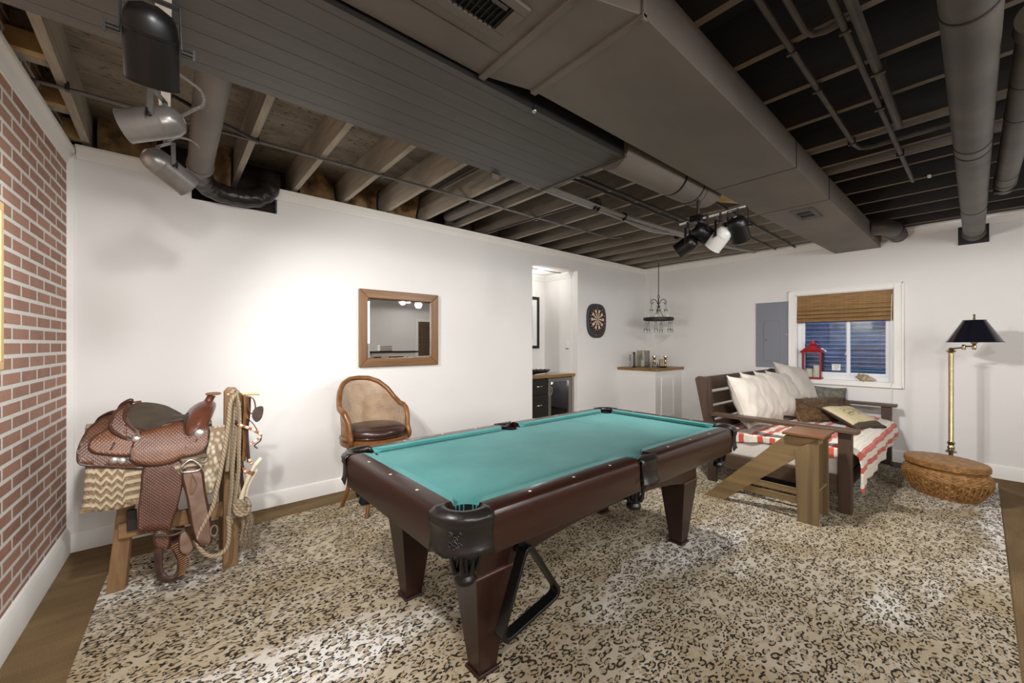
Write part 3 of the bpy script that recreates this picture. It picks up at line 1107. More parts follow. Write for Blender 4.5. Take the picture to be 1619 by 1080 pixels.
# round duct coming out of the soffit
rd = thing('round_branch_duct', 'black round duct coming out of the planked soffit end', 'round duct', (2.6, 1.53, 2.58))
MB().tube([(2.062, 1.53, 2.575), (3.12, 1.50, 2.575)], 0.122, 28).build('pipe', 'duct', rd)
el = MB().tube(smoothpath([(3.05, 1.50, 2.575), (3.16, 1.495, 2.58), (3.25, 1.49, 2.62), (3.29, 1.485, 2.70), (3.30, 1.48, 2.82)], 5), 0.125, 28)
el.build('elbow', 'duct', rd)
bd = MB()
for x in (2.72, 2.98, 3.06):
    MB().tube([(x, 1.503, 2.575), (x + 0.008, 1.503, 2.575)], 0.1265, 28).build('band', 'duct_band', rd)
hs = MB()
MB().box(2.55, 2.57, 1.385, 1.388, 2.56, 2.70).build('hanger_strap', 'duct', rd, smooth=0)
MB().box(2.55, 2.57, 1.65, 1.653, 2.56, 2.70).build('hanger_strap', 'duct', rd, smooth=0)

# black duct dropping into the broken notch of the back wall
pl = thing('bent_vent_pipe', 'black painted bent vent pipe passing the broken notch in the white wall', 'vent pipe', (0.2, 3.2, 2.5))
MB().tube([(0.155, 2.162, 2.585), (0.165, 3.55, 2.575)], 0.068, 26).build('straight_run', 'duct', pl)
path = smoothpath([(0.165, 3.50, 2.575), (0.17, 3.64, 2.572), (0.185, 3.76, 2.563), (0.23, 3.85, 2.545), (0.31, 3.895, 2.532), (0.40, 3.905, 2.53),
                   (0.48, 3.905, 2.535), (0.55, 3.91, 2.56), (0.605, 3.92, 2.61), (0.635, 3.93, 2.68), (0.64, 3.95, 2.78)], 5)
R = [0.0715 + 0.0028 * sin(i * 1.35) for i in range(len(path))]
MB().tube(path, R, 26).build('flexible_elbow', pbr('black_foil_tape', '#262220', 0.28, 0.2, bump=0.4, bscale=16, bdist=0.012, bstretch=(1, 1, 2)), pl)
MB().tube([(0.1645, 3.49, 2.5755), (0.165, 3.53, 2.575)], 0.075, 26).build('collar', 'duct', pl)

# two round ducts on the right
bd1 = thing('thick_round_duct', 'thick grey painted round duct running into the wall above the lamp', 'round duct', (4.2, 0.07, 2.53))
cy = lambda x: 0.028 + (x - 1.7) * 0.0105
MB().tube([(0.2, cy(0.2), 2.535), (6.33, cy(6.33), 2.535)], 0.078, 32).build('pipe', 'duct_round', bd1)
for x in (2.02, 3.42, 3.55, 5.05, 6.1):
    MB().tube([(x, cy(x), 2.535), (x + 0.012, cy(x), 2.535)], 0.0805, 32).build('joint_band', 'duct_band', bd1)
MB().tube([(6.18, cy(6.2), 2.535), (6.335, cy(6.33), 2.535)], 0.087, 32).build('wall_collar', 'duct_round', bd1)
MB().box(6.33, 6.345, -0.03, 0.19, 2.43, 2.62).build('wall_plate', 'interior_black', bd1, smooth=0)

bd2 = thing('slim_round_duct', 'slimmer grey round duct beside the thick one, stopping short of wall', 'round duct', (3, -0.11, 2.56))
cy2 = lambda x: -0.135 + (x - 2.4) * 0.016
MB().tube([(2.42, cy2(2.42), 2.56), (4.62, cy2(4.62), 2.56)], 0.056, 28).build('pipe', 'duct_round', bd2)
MB().tube([(2.35, cy2(2.3), 2.56), (2.43, cy2(2.4), 2.56)], 0.066, 28).build('end_collar', 'duct_round', bd2)
MB().tube([(4.55, cy2(4.6), 2.56), (4.72, cy2(4.7), 2.56)], 0.06, 28).build('end_collar', 'duct_round', bd2)
for x in (2.85, 3.25, 4.35):
    MB().tube([(x, cy2(x), 2.56), (x + 0.008, cy2(x), 2.56)], 0.0575, 28).build('joint_band', 'duct_band', bd2)
MB().box(4.62, 4.66, -0.24, -0.045, 2.50, 2.70).build('end_plate', 'interior_black', bd2, smooth=0)

# short elbow from the duct side into the wall
e3 = thing('wall_elbow_duct', 'short black elbow duct turning from duct side into the crown', 'round duct', (6.0, 0.7, 2.6))
MB().tube(smoothpath([(5.72, 0.84, 2.64), (5.76, 0.76, 2.64), (5.86, 0.70, 2.64), (6.02, 0.675, 2.64), (6.33, 0.67, 2.64)], 6), 0.088, 26).build('elbow', 'duct_round', e3)
for x in (6.0, 6.1):
    MB().tube([(x, 0.673, 2.64), (x + 0.01, 0.673, 2.64)], 0.0905, 26).build('band', 'duct_band', e3)

# ------------------------------------------------------------------ thin pipes and conduits


def run(name, label, cat, pts, r, mat, group=None, clamps=(), loc=None, smooth=0):
    P = smoothpath(pts, smooth) if smooth else pts
    xs = [p[0] for p in P]
    t_ = thing(name, label, cat, loc or tuple(Vector(P[len(P) // 2])), 0, group)
    MB().tube(P, r, 10).build('tube', mat, t_)
    for c in clamps:
        c = Vector(c)
        m_ = MB()
        m_.box(c.x - 0.008, c.x + 0.008, c.y - r * 1.5, c.y + r * 1.5, c.z - r * 1.25, c.z + 0.03)
        m_.build('clamp', 'conduit', t_, smooth=0)
    return t_


run('electrical_conduit', 'long thin conduit crossing joists from brick wall past the vent pipe', 'conduit',
    [(-0.56, 3.14, 2.684), (4.0, 3.07, 2.684), (4.12, 3.05, 2.684), (4.19, 2.98, 2.69)], 0.010, 'conduit_grey',
    clamps=[(x, 3.13, 2.684) for x in (-0.385, 0.435, 1.255, 2.075, 2.895)])
run('electrical_conduit', 'short conduit splitting off behind the lower spotlight towards the first joists', 'conduit',
    [(0.02, 2.80, 2.66), (0.235, 2.955, 2.66), (0.43, 3.08, 2.665)], 0.011, 'conduit')
b = run('cable_bundle', 'strapped bundle of grey cables running to the farther spotlight cluster', 'cable bundle',
        [(2.1, 2.40, 2.66), (3.2, 2.42, 2.66), (4.4, 2.36, 2.655), (5.6, 2.25, 2.66), (6.2, 2.16, 2.68)], 0.022, 'bundle_grey')
m_ = MB()
for k, (dy, dz, rr) in enumerate(((0.03, -0.006, 0.013), (-0.028, 0.004, 0.012), (0.008, -0.022, 0.011))):
    m_.tube(smoothpath([(2.1 + 0.1 * k, 2.40 + dy, 2.66 + dz), (2.8, 2.41 + dy * 1.2, 2.655 + dz), (3.4, 2.42 + dy, 2.65 + dz), (3.9, 2.40 + dy, 2.645 + dz * 2.2),
                        (4.4, 2.36 + dy, 2.655 + dz), (5.3, 2.28 + dy, 2.66 + dz)], 5), rr, 8)
m_.build('cable', 'bundle_grey', b)
m_ = MB()
for x in (2.95, 3.0, 3.42, 4.5):
    m_.tube([(x, 2.415, 2.655), (x + 0.014, 2.415, 2.655)], 0.042, 14)
m_.build('cable_tie', 'black_plastic', b)
m_ = MB()
for k in range(3):
    m_.tube([(2.93 + 0.06 * k + 0.04 * cos(a), 2.39 + 0.02 * k, 2.70 + 0.045 * sin(a)) for a in [2 * pi * i / 16 for i in range(16)]], 0.006, 6, closed=True)
m_.build('cable_loop', 'conduit', b)
run('electrical_conduit', 'first of two parallel conduits beside the round branch duct', 'conduit',
    [(2.06, 2.15, 2.67), (4.2, 2.16, 2.67)], 0.013, 'conduit')
run('electrical_conduit', 'second of two parallel conduits, closer to the round branch duct', 'conduit',
    [(2.06, 2.08, 2.67), (4.25, 2.08, 2.67)], 0.013, 'conduit')
run('electrical_conduit', 'conduit behind the farther spotlight cluster running to the window wall', 'conduit',
    [(3.5, 1.62, 2.665), (4.3, 1.655, 2.665), (6.25, 1.68, 2.665)], 0.012, 'conduit')
run('water_pipe', 'slim pipe with an elbow hugging the right side of the main duct', 'pipe',
    [(0.4, 0.57, 2.675), (3.36, 0.567, 2.675), (3.44, 0.55, 2.675), (3.49, 0.50, 2.68), (3.50, 0.10, 2.69)], 0.0135, 'duct_round',
    clamps=[(x, 0.57, 2.675) for x in (2.075, 2.485, 3.305)])
run('water_pipe', 'short pipe bending away under the second joist near the frame top', 'pipe',
    [(0.4, 0.50, 2.675), (1.98, 0.497, 2.675), (2.03, 0.48, 2.675), (2.055, 0.44, 2.68), (2.06, 0.36, 2.69)], 0.0135, 'duct_round')
run('water_pipe', 'long straight slim pipe ending mid ceiling by a white tag', 'pipe',
    [(0.4, 0.381, 2.66), (4.40, 0.378, 2.66)], 0.0135, 'duct_round', clamps=[(x, 0.38, 2.66) for x in (2.075, 2.895, 3.715)])
run('water_pipe', 'thicker speckled pipe stopping at the fat cross pipe', 'pipe',
    [(0.4, 0.33, 2.655), (3.22, 0.335, 2.655)], 0.0185, 'duct_round', clamps=[(2.485, 0.332, 2.655)])
run('cross_pipe', 'fat painted pipe lying in the joist bay past the speckled pipe', 'pipe',
    [(3.43, -1.4, 2.765), (3.43, 0.86, 2.765)], 0.045, 'duct')
run('cross_pipe', 'fat painted pipe one bay closer to the window wall', 'pipe',
    [(3.95, -1.4, 2.765), (3.95, 0.86, 2.765)], 0.045, 'duct')
run('cross_pipe', 'thin painted pipe crossing the joist bay near the window wall', 'pipe',
    [(4.93, -1.4, 2.72), (4.93, 0.80, 2.72)], 0.02, 'duct')
run('bay_pipe', 'grey round pipe in the joist bay beside the soffit end', 'pipe',
    [(2.32, 2.2, 2.78), (2.32, 3.95, 2.78)], 0.058, 'duct')
run('electrical_conduit', 'conduit lying along a joist beside the thin crossing conduit', 'conduit',
    [(2.87, 2.45, 2.675), (2.80, 3.90, 2.675)], 0.011, 'conduit')
run('electrical_conduit', 'conduit along the joist just left of soffit end', 'conduit',
    [(1.74, 2.16, 2.675), (1.72, 3.0, 2.675)], 0.011, 'conduit')
run('electrical_conduit', 'pair end conduit near the window wall crown, closer to the corner', 'conduit',
    [(4.5, 1.88, 2.67), (6.2, 1.90, 2.67)], 0.011, 'conduit')
tagb = MB().box(4.46, 4.50, 0.28, 0.30, 2.685, 2.70)
tag(tagb.build('junction_tag', 'white_plastic', smooth=0), 'tiny white tag under a joist beside the straight slim pipe', 'tag')
ib = MB()
ib.grid(lambda u, v: (3.45 + 0.75 * u, 1.36 + 0.30 * v * (1 - 0.35 * u) + 0.02 * sin(u * 5), 2.66 + 0.03 * v + 0.02 * sin(u * 6 + v * 3)), 12, 6)
tag(ib.build('insulation_board', 'strap_pine', smooth=40, fix=False, solid=0.006), 'pale bent insulation paper lying behind the farther spotlight cluster', 'insulation')

# ------------------------------------------------------------------ track spotlights


def spotlight(label, c, d, r, L, mat, track_z, watts, group, yoke_side=None, cord=None, cone=110, rough_yoke='black_metal', off=False):
    c, d = Vector(c), Vector(d).normalized()
    t_ = thing('track_spotlight', label, 'spotlight', tuple(c), 0, group)
    back = c - d * L * 0.5
    prof = [(0.012, 0.0), (r * 0.42, 0.004), (r * 0.74, L * 0.07), (r * 0.92, L * 0.18), (r * 0.97, L * 0.30), (r * 0.985, L * 0.33), (r * 1.01, L * 0.335),
            (r * 1.01, L * 0.365), (r * 0.985, L * 0.37), (r, L * 0.6), (r, L * 0.985), (r * 1.03, L * 0.99), (r * 1.03, L), (r * 0.93, L),
            (r * 0.93, L * 0.8), (r * 0.5, L * 0.55)]
    MB().lathe(prof, back, d, 32, close=False).build('can', mat, t_, smooth=40, fix=False)
    bulb = MB().lathe([(0.004, L * 0.62), (r * 0.8, L * 0.66), (r * 0.88, L * 0.80), (0.004, L * 0.86)], back, d, 24)
    bulb.build('bulb', 'bulb_off' if off else 'bulb', t_)
    s = Vector(yoke_side).normalized() if yoke_side is not None else d.cross(Vector((0, 0, 1))).normalized()
    top = Vector((c.x, c.y, track_z))
    if yoke_side is not None and False:
        pass
    piv = c - d * L * 0.05
    hub = piv + Vector((0, 0, 1)) * max(r * 1.9, 0.1)
    yk = MB()
    for q in (-1, 1):
        a = piv + s * (q * r * 1.07)
        b_ = hub + s * (q * r * 1.0)
        yk.bar(a, b_, 0.003, 0.018, up=d if abs(d.z) < 0.8 else (0, 1, 0))
    yk.bar(hub - s * r, hub + s * r, 0.018, 0.003)
    yk.build('yoke', rough_yoke, t_, smooth=0)
    if track_z > hub.z:
        st_ = MB().tube([hub, (hub.x, hub.y, track_z)], 0.008, 8)
        st_.build('stem', rough_yoke, t_)
    for q in (-1, 1):
        a = piv + s * (q * r * 1.05)
        kn = MB().tube([a, a + s * (q * 0.022)], 0.006, 8)
        kn.bar(a + s * (q * 0.024) - Vector((0, 0, 0.014)), a + s * (q * 0.024) + Vector((0, 0, 0.014)), 0.006, 0.004, up=s)
        kn.build('wing_nut', 'black_metal', t_)
    if cord:
        P = smoothpath(cord, 10)
        MB().tube(P, [0.0066 if i % 2 else 0.0050 for i in range(len(P))], 8).build('armoured_cord', 'conduit_grey', t_)
    if not off:
        tip = back + d * (L * 0.93)
        lo = light('spotlight_beam', 'SPOT', tip, watts, WARM, r * 0.7, aim=tip + d, cone=cone, blend=0.9)
    return t_


def img_dir(px, py, dx, dy, away):
    """direction from its tilt in the view: (dx right, dy down) plus away along the line of sight"""
    yaw = radians(41.622)
    fw, rt, up = Vector((sin(yaw), cos(yaw), 0)), Vector((cos(yaw), -sin(yaw), 0)), Vector((0, 0, 1))
    los = (fw + rt * ((px - 835) / 641.5) - up * ((py - 544.5) / 641.5)).normalized()
    sx = los.cross(Vector((0, 0, 1))).normalized()
    sy = los.cross(sx).normalized()
    return (sx * dx + sy * dy).normalized() * sqrt(1 - away * away) + los * away


G1 = 'spotlights on the track above the saddle'
G2 = 'spotlights in the cluster beyond the main duct'
tr = thing('spotlight_track', 'short white metal track holding the three spotlights above the saddle', 'light track', (0.0, 1.7, 2.45))
MB().box(-0.03, 0.01, 1.12, 2.60, 2.455, 2.485).build('rail', 'white_can', tr, smooth=0, bevel=0.002)
MB().box(-0.04, 0.02, 2.50, 2.64, 2.42, 2.455).build('end_box', 'white_can', tr, smooth=0, bevel=0.004)
hg = MB()
for y in (1.2, 1.75, 2.1):
    hg.box(-0.02, 0.0, y - 0.01, y + 0.01, 2.485, 2.53)
hg.build('hanger', 'conduit', tr, smooth=0)
spotlight('black spotlight, largest and closest of the three above the saddle', (-0.028, 1.295, 2.07), img_dir(240, 75, 0.02, 1.0, 0.16), 0.050, 0.165,
          'black_metal', 2.457, 62, G1, cone=150, cord=[(0.0, 1.96, 2.37), (0.05, 1.95, 2.345), (0.095, 1.95, 2.315), (0.10, 1.96, 2.275), (0.07, 1.98, 2.25), (0.03, 2.02, 2.225)])
spotlight('middle grey spotlight of the track, facing the brick wall', (-0.035, 2.038, 2.187), img_dir(245, 195, -0.90, 0.43, 0.2), 0.056, 0.185,
          'grey_can', 2.457, 26, G1, rough_yoke='grey_can')
spotlight('lowest grey spotlight of the track, tilted towards the vent pipe', (0.0, 2.502, 2.176), img_dir(265, 268, 0.80, 0.60, 0.25), 0.056, 0.20,
          'grey_can', 2.457, 64, G1, rough_yoke='grey_can', cord=[(0.0, 2.46, 2.29), (0.04, 2.47, 2.325), (0.09, 2.48, 2.325), (0.12, 2.49, 2.30)])

tr = thing('spotlight_track', 'white conduit arm holding the four spotlights beyond the main duct', 'light track', (3.0, 1.4, 2.3))
MB().tube([(3.02, 1.60, 2.315), (3.02, 1.30, 2.325), (3.04, 1.12, 2.34)], 0.009, 10).build('arm', 'white_can', tr)
MB().tube([(3.02, 1.45, 2.32), (3.02, 1.45, 2.47)], 0.012, 10).build('drop_rod', 'conduit', tr)
MB().box(2.98, 3.06, 1.41, 1.50, 2.30, 2.35).build('junction_box', 'black_metal', tr, smooth=0, bevel=0.004)
spotlight('small black spotlight on the dartboard side of the farther cluster', (3.0, 1.53, 2.135), img_dir(1087, 387, -0.83, 0.55, 0.1), 0.062, 0.16,
          'black_metal', 2.315, 26, G2, cone=150)
spotlight('dark spotlight behind the others in the farther cluster, facing the window', (3.03, 1.41, 2.205), img_dir(1112, 365, 0.75, 0.62, 0.25), 0.066, 0.18,
          'black_metal', 2.32, 36, G2)
spotlight('white spotlight of the farther cluster, pointing down', (3.0, 1.28, 2.14), img_dir(1140, 380, -0.62, 0.78, 0.2), 0.06, 0.17,
          'white_can', 2.325, 9, G2, cord=[(3.02, 1.32, 2.33), (3.03, 1.30, 2.28), (3.0, 1.28, 2.24), (3.02, 1.27, 2.21)])
spotlight('glossy black spotlight hanging from the arm tip of the farther cluster', (3.03, 1.165, 2.195), img_dir(1163, 363, 0.22, 0.97, 0.42), 0.066, 0.18,
          'black_metal', 2.335, 62, G2, cone=165)
# ================================================================== pool table
RUGZ = 0.012
PX0, PX1, PY0, PY1 = 0.684, 2.985, 1.125, 2.317
RT = 0.803
MX = 1.812
pt = thing('pool_table', 'pool table with teal cloth, dark mahogany rails and black leather pockets', 'pool table', (1.83, 1.72, RUGZ))
RP = [(0.10, 0.70), (0.012, 0.700), (0.010, 0.655), (0.0, 0.650), (0.0, 0.775), (0.004, 0.790), (0.012, 0.799), (0.022, RT), (0.082, RT), (0.10, 0.76)]
RP = [(0.10, 0.645), (0.004, 0.645), (0.0, 0.650), (0.0, 0.775), (0.004, 0.790), (0.012, 0.799), (0.022, RT), (0.080, RT), (0.10, 0.77)]


def rail_parts(axis, edge, s, a, b, cap=0.02):
    """rail along axis ('x' or 'y') with outer face at edge; s=+1 if the table lies on the positive side"""
    m = MB().prism([(edge + s * d, z) for d, z in RP], axis, a, b)
    m.mi = [0] * len(m.mi)
    r_ = m.build('rail', 'mahogany' if axis == 'x' else 'mahogany_y', pt, smooth=50)
    cu = MB()
    na, nb = a + 0.045, b - 0.045
    ca = [(0.080, a - 0.004), (0.122, na), (0.116, na), (0.10, a + 0.01)]
    zs = [RT, RT - 0.002, RT - 0.02, 0.773]
    vs = []
    for e, (lo) in ((0, 1), (1, -1)):
        for k in range(4):
            d, p = ca[k]
            p = p if e == 0 else (a + b) - p
            c = edge + s * d
            vs.append((p, c, zs[k]) if axis == 'x' else (c, p, zs[k]))
    cu.add(vs, [(0, 1, 2, 3), (7, 6, 5, 4), (0, 4, 5, 1), (1, 5, 6, 2), (2, 6, 7, 3), (3, 7, 4, 0)])
    cu.build('cushion', 'felt', r_, smooth=0, bevel=0.003)
    return r_


MT['mahogany_y'] = wood('mahogany_laminate_cross', '#240f09', '#30170f', 'y', 0.34, 18, spec=0.5, bump=0.03)
MT['mahogany_z'] = wood('mahogany_laminate_upright', '#210e08', '#2c150e', 'z', 0.36, 18, spec=0.5, bump=0.03)
g = 0.155
for (ax, ed, s, a, b) in (('y', PX0, 1, PY0 + g, PY1 - g), ('y', PX1, -1, PY0 + g, PY1 - g),
                          ('x', PY0, 1, PX0 + g, MX - 0.076), ('x', PY0, 1, MX + 0.076, PX1 - g),
                          ('x', PY1, -1, PX0 + g, MX - 0.076), ('x', PY1, -1, MX + 0.076, PX1 - g)):
    rail_parts(ax, ed, s, a, b)

# cloth bed with pocket cut-outs
PD, PR = 0.112, 0.062
pk = {(-1, -1): (PX0 + PD, PY0 + PD), (1, -1): (PX1 - PD, PY0 + PD), (1, 1): (PX1 - PD, PY1 - PD), (-1, 1): (PX0 + PD, PY1 - PD)}
out = []


def arc(c, r, a0, a1, n=10):
    return [(c[0] + r * cos(a0 + (a1 - a0) * i / n), c[1] + r * sin(a0 + (a1 - a0) * i / n)) for i in range(n + 1)]


e = 0.09
bx0, bx1, by0, by1 = PX0 + e, PX1 - e, PY0 + e, PY1 - e
out += arc(pk[(-1, -1)], PR, radians(110), radians(-20))
out += arc((MX, PY0 + 0.078), PR, radians(180), radians(0))
out += arc(pk[(1, -1)], PR, radians(200), radians(70))
out += arc(pk[(1, 1)], PR, radians(290), radians(160))
out += arc((MX, PY1 - 0.078), PR, radians(360), radians(180))
out += arc(pk[(-1, 1)], PR, radians(20), radians(-110))
MB().prism(out, 'z', 0.735, 0.774).build('cloth_bed', 'felt', pt, smooth=0)
MB().box(PX0 + 0.16, PX1 - 0.16, PY0 + 0.13, PY1 - 0.13, 0.66, 0.735).build('slate_frame', 'mahogany', pt, smooth=0)

# sights on the rails
dots = [(PX0 + 0.042, y) for y in (1.469, 1.721, 1.973)] + [(PX1 - 0.042, y) for y in (1.469, 1.721, 1.973)]
for y in (PY0 + 0.042, PY1 - 0.042):
    dots += [(x, y) for x in (1.046, 1.297, 1.549, 2.075, 2.327, 2.578)]
d0 = None
for x, y in dots:
    if d0 is None:
        d0 = MB().lathe([(0.0065, -0.001), (0.0065, 0.0009)], (0, 0, 0), seg=12).build('sight', 'diamond', pt, local=True, smooth=0)
        dd = d0
    else:
        dd = d0.copy()
        COL.objects.link(dd)
    dd.location = Vector((x, y, RT)) - pt.location

# pockets


def pocket_corner(sx, sy):
    cx, cy_ = pk[(sx, sy)]
    ex, ey = (PX0 if sx < 0 else PX1), (PY0 if sy < 0 else PY1)
    R0 = 0.118
    ccx, ccy = ex - sx * R0, ey - sy * R0
    # outer outline: from the end rail round the corner to the long rail
    op = [(ex, ey - sy * g), (ex, ey - sy * (g - 0.02))]
    for i in range(13):
        a = (pi / 2) * i / 12
        op.append((ccx + sx * R0 * cos(a), ccy + sy * R0 * sin(a)))
    op += [(ex - sx * (g - 0.02), ey), (ex - sx * g, ey)]
    n = len(op)
    a0 = atan2(sy * 0.02, sx * 0.06)
    ip = []
    for i in range(n):
        # matching inner points on the pocket mouth
        t_ = i / (n - 1)
        ang = atan2(0.25, -0.0001)
        a = radians(-42) + radians(174) * t_
        ip.append((cx + sx * PR * 1.08 * cos(a), cy_ + sy * PR * 1.08 * sin(a)))
    ip[0] = (ex - sx * 0.075, ey - sy * g)
    ip[-1] = (ex - sx * g, ey - sy * 0.075)
    m = MB()
    nrm = []
    for i in range(n):
        p, q = Vector(op[max(i - 1, 0)]), Vector(op[min(i + 1, n - 1)])
        d = (q - p).normalized()
        nv = Vector((d.y, -d.x))
        if nv.dot(Vector((sx, sy))) < 0:
            nv = -nv
        nrm.append(nv)
    prof = [(-0.002, RT - 0.008), (0.006, RT - 0.012), (0.010, RT - 0.022), (0.005, RT - 0.030), (0.008, RT - 0.040), (0.006, RT - 0.047), (0.001, RT - 0.055),
            (0.000, 0.715), (0.003, 0.68), (0.010, 0.0)]
    rows = []
    for k, (o_, z) in enumerate(prof):
        row = []
        for i in range(n):
            t_ = i / (n - 1)
            zz = z
            if k == len(prof) - 1:
                zz = 0.660 + 0.006 * sin(pi * t_) - 0.006 * cos(t_ * 6 * pi)
            if k == len(prof) - 2:
                zz = 0.680
            row.append((op[i][0] + nrm[i].x * o_, op[i][1] + nrm[i].y * o_, zz))
        rows.append(row)
    top = [[(ip[i][0], ip[i][1], RT - 0.030) for i in range(n)], [(ip[i][0] * 0.97 + op[i][0] * 0.03, ip[i][1] * 0.97 + op[i][1] * 0.03, RT - 0.008) for i in range(n)],
           [(ip[i][0] * 0.75 + op[i][0] * 0.25, ip[i][1] * 0.75 + op[i][1] * 0.25, RT + 0.001) for i in range(n)],
           [(ip[i][0] * 0.2 + op[i][0] * 0.8, ip[i][1] * 0.2 + op[i][1] * 0.8, RT + 0.001) for i in range(n)]]
    rows = top + rows
    vs = [p for r_ in rows for p in r_]
    fs = [(i * n + j, i * n + j + 1, (i + 1) * n + j + 1, (i + 1) * n + j) for i in range(len(rows) - 1) for j in range(n - 1)]
    m.add(vs, fs)
    po = m.build('pocket', 'leather_black', pt, smooth=60, solid=0.004)
    # embossed crest of curls on the skirt
    cr_ = MB()
    for (u0, z0, rr) in ((0.40, 0.740, 0.010), (0.52, 0.740, 0.010), (0.40, 0.703, 0.010), (0.52, 0.703, 0.011), (0.46, 0.722, 0.012), (0.46, 0.695, 0.009)):
        pts = []
        for i in range(15):
            a = 2 * pi * i / 12
            q = rr * (1 - i / 22)
            u = u0 + q * cos(a) * 3.4
            f = u * (n - 1)
            k = max(0, min(n - 2, int(f)))
            t_ = f - k
            x = op[k][0] * (1 - t_) + op[k + 1][0] * t_ + nrm[k].x * 0.004
            y = op[k][1] * (1 - t_) + op[k + 1][1] * t_ + nrm[k].y * 0.004
            pts.append((x, y, z0 + q * sin(a)))
        cr_.tube(pts, 0.0022, 6)
    for (ua, za, ub, zb) in ((0.39, 0.748, 0.53, 0.695), (0.53, 0.748, 0.40, 0.70)):
        pts = []
        for i in range(7):
            u = ua + (ub - ua) * i / 6
            f = u * (n - 1)
            k = int(f)
            t_ = f - k
            pts.append((op[k][0] * (1 - t_) + op[k + 1][0] * t_ + nrm[k].x * 0.0045, op[k][1] * (1 - t_) + op[k + 1][1] * t_ + nrm[k].y * 0.0045, za + (zb - za) * i / 6))
        cr_.tube(pts, 0.002, 6)
    cr_.build('embossed_crest', 'leather_black', po, smooth=60)
    pocket_net(po, cx, cy_)


def pocket_net(po, cx, cy_):
    w = MB().lathe([(PR, RT - 0.03), (PR, 0.73), (PR * 0.96, 0.68)], (cx, cy_, 0), seg=24, close=False)
    w.build('pocket_liner', 'interior_black', po, smooth=60, fix=False)
    b_ = MB()
    r0 = 0.052
    dz_ = 0.04
    b_.lathe([(r0 * 0.9, 0.655), (r0, 0.65), (r0, 0.615), (r0 * 0.9, 0.61)], (cx, cy_, 0), seg=20)
    b_.lathe([(r0 * 0.80, 0.535), (r0 * 0.72, 0.52), (r0 * 0.60, 0.512), (r0 * 0.62, 0.508), (r0 * 0.72, 0.50), (r0 * 0.74, 0.488), (r0 * 0.66, 0.480), (r0 * 0.6, 0.485)], (cx, cy_, 0), seg=20)
    for k in range(8):
        a = 2 * pi * k / 8
        P = [(cx + r_ * cos(a), cy_ + r_ * sin(a), z) for r_, z in ((r0 * 0.97, 0.625), (r0 * 1.02, 0.59), (r0 * 0.96, 0.56), (r0 * 0.78, 0.525))]
        b_.tube(smoothpath(P, 4), [0.011, 0.0095, 0.008, 0.0065, 0.006, 0.006, 0.006, 0.006, 0.007, 0.008, 0.009, 0.010, 0.011], 8)
    b_.lathe([(0.03, 0.60), (0.035, 0.53)], (cx, cy_, 0), seg=12)
    for p_ in b_.v:
        p_.z += dz_
    b_.build('pocket_cup', 'black_plastic', po, smooth=50)


for k in pk:
    pocket_corner(*k)


def pocket_mid(sy):
    ey = PY0 if sy < 0 else PY1
    cx, cy_ = MX, ey - sy * 0.078
    hw_ = 0.074
    m = MB()
    n = 13
    rows = []
    for (o_, z, wf) in ((-0.06, RT - 0.03, 0.85), (-0.05, RT - 0.004, 0.9), (-0.03, RT + 0.001, 1.0), (0.0, RT, 1.0), (0.010, RT - 0.012, 1.0), (0.005, RT - 0.03, 1.0), (0.008, RT - 0.042, 0.98),
                        (0.004, RT - 0.055, 0.92), (0.008, 0.71, 0.86), (0.014, 0.685, 0.92), (0.022, 0.672, 1.0)):
        row = []
        for i in range(n):
            t_ = -1 + 2 * i / (n - 1)
            bul = 0.012 * (1 - t_ * t_) if z < RT - 0.005 and o_ > 0 else 0
            yy = ey + sy * (o_ + bul)
            if o_ < 0:
                yy = cy_ + sy * (0.078 + o_ * (1 - 0.75 * t_ * t_)) if abs(o_) > 0.02 else yy
            zz = z + (0.006 * cos(t_ * 3 * pi) if abs(z - 0.672) < 1e-4 else 0)
            row.append((cx + hw_ * wf * t_, yy, zz))
        rows.append(row)
    m.add([p for r_ in rows for p in r_], [(i * n + j, i * n + j + 1, (i + 1) * n + j + 1, (i + 1) * n + j) for i in range(len(rows) - 1) for j in range(n - 1)])
    po = m.build('pocket', 'leather_black', pt, smooth=60, solid=0.004)
    pocket_net(po, cx, cy_ - sy * 0.01)


pocket_mid(-1)
pocket_mid(1)

# aprons with a shallow arch, legs
LX, LY = (0.99, 2.635), (1.405, 2.075)


def apron_outline(a, b):
    pts = [(a, 0.66), (a, 0.45), (a + 0.18, 0.45)]
    for i in range(1, 16):
        t_ = i / 16
        x = a + 0.18 + (b - a - 0.36) * t_
        pts.append((x, 0.45 + 0.062 * (1 - abs(2 * t_ - 1) ** 2.6)))
    pts += [(b - 0.18, 0.45), (b, 0.45), (b, 0.66)]
    return pts


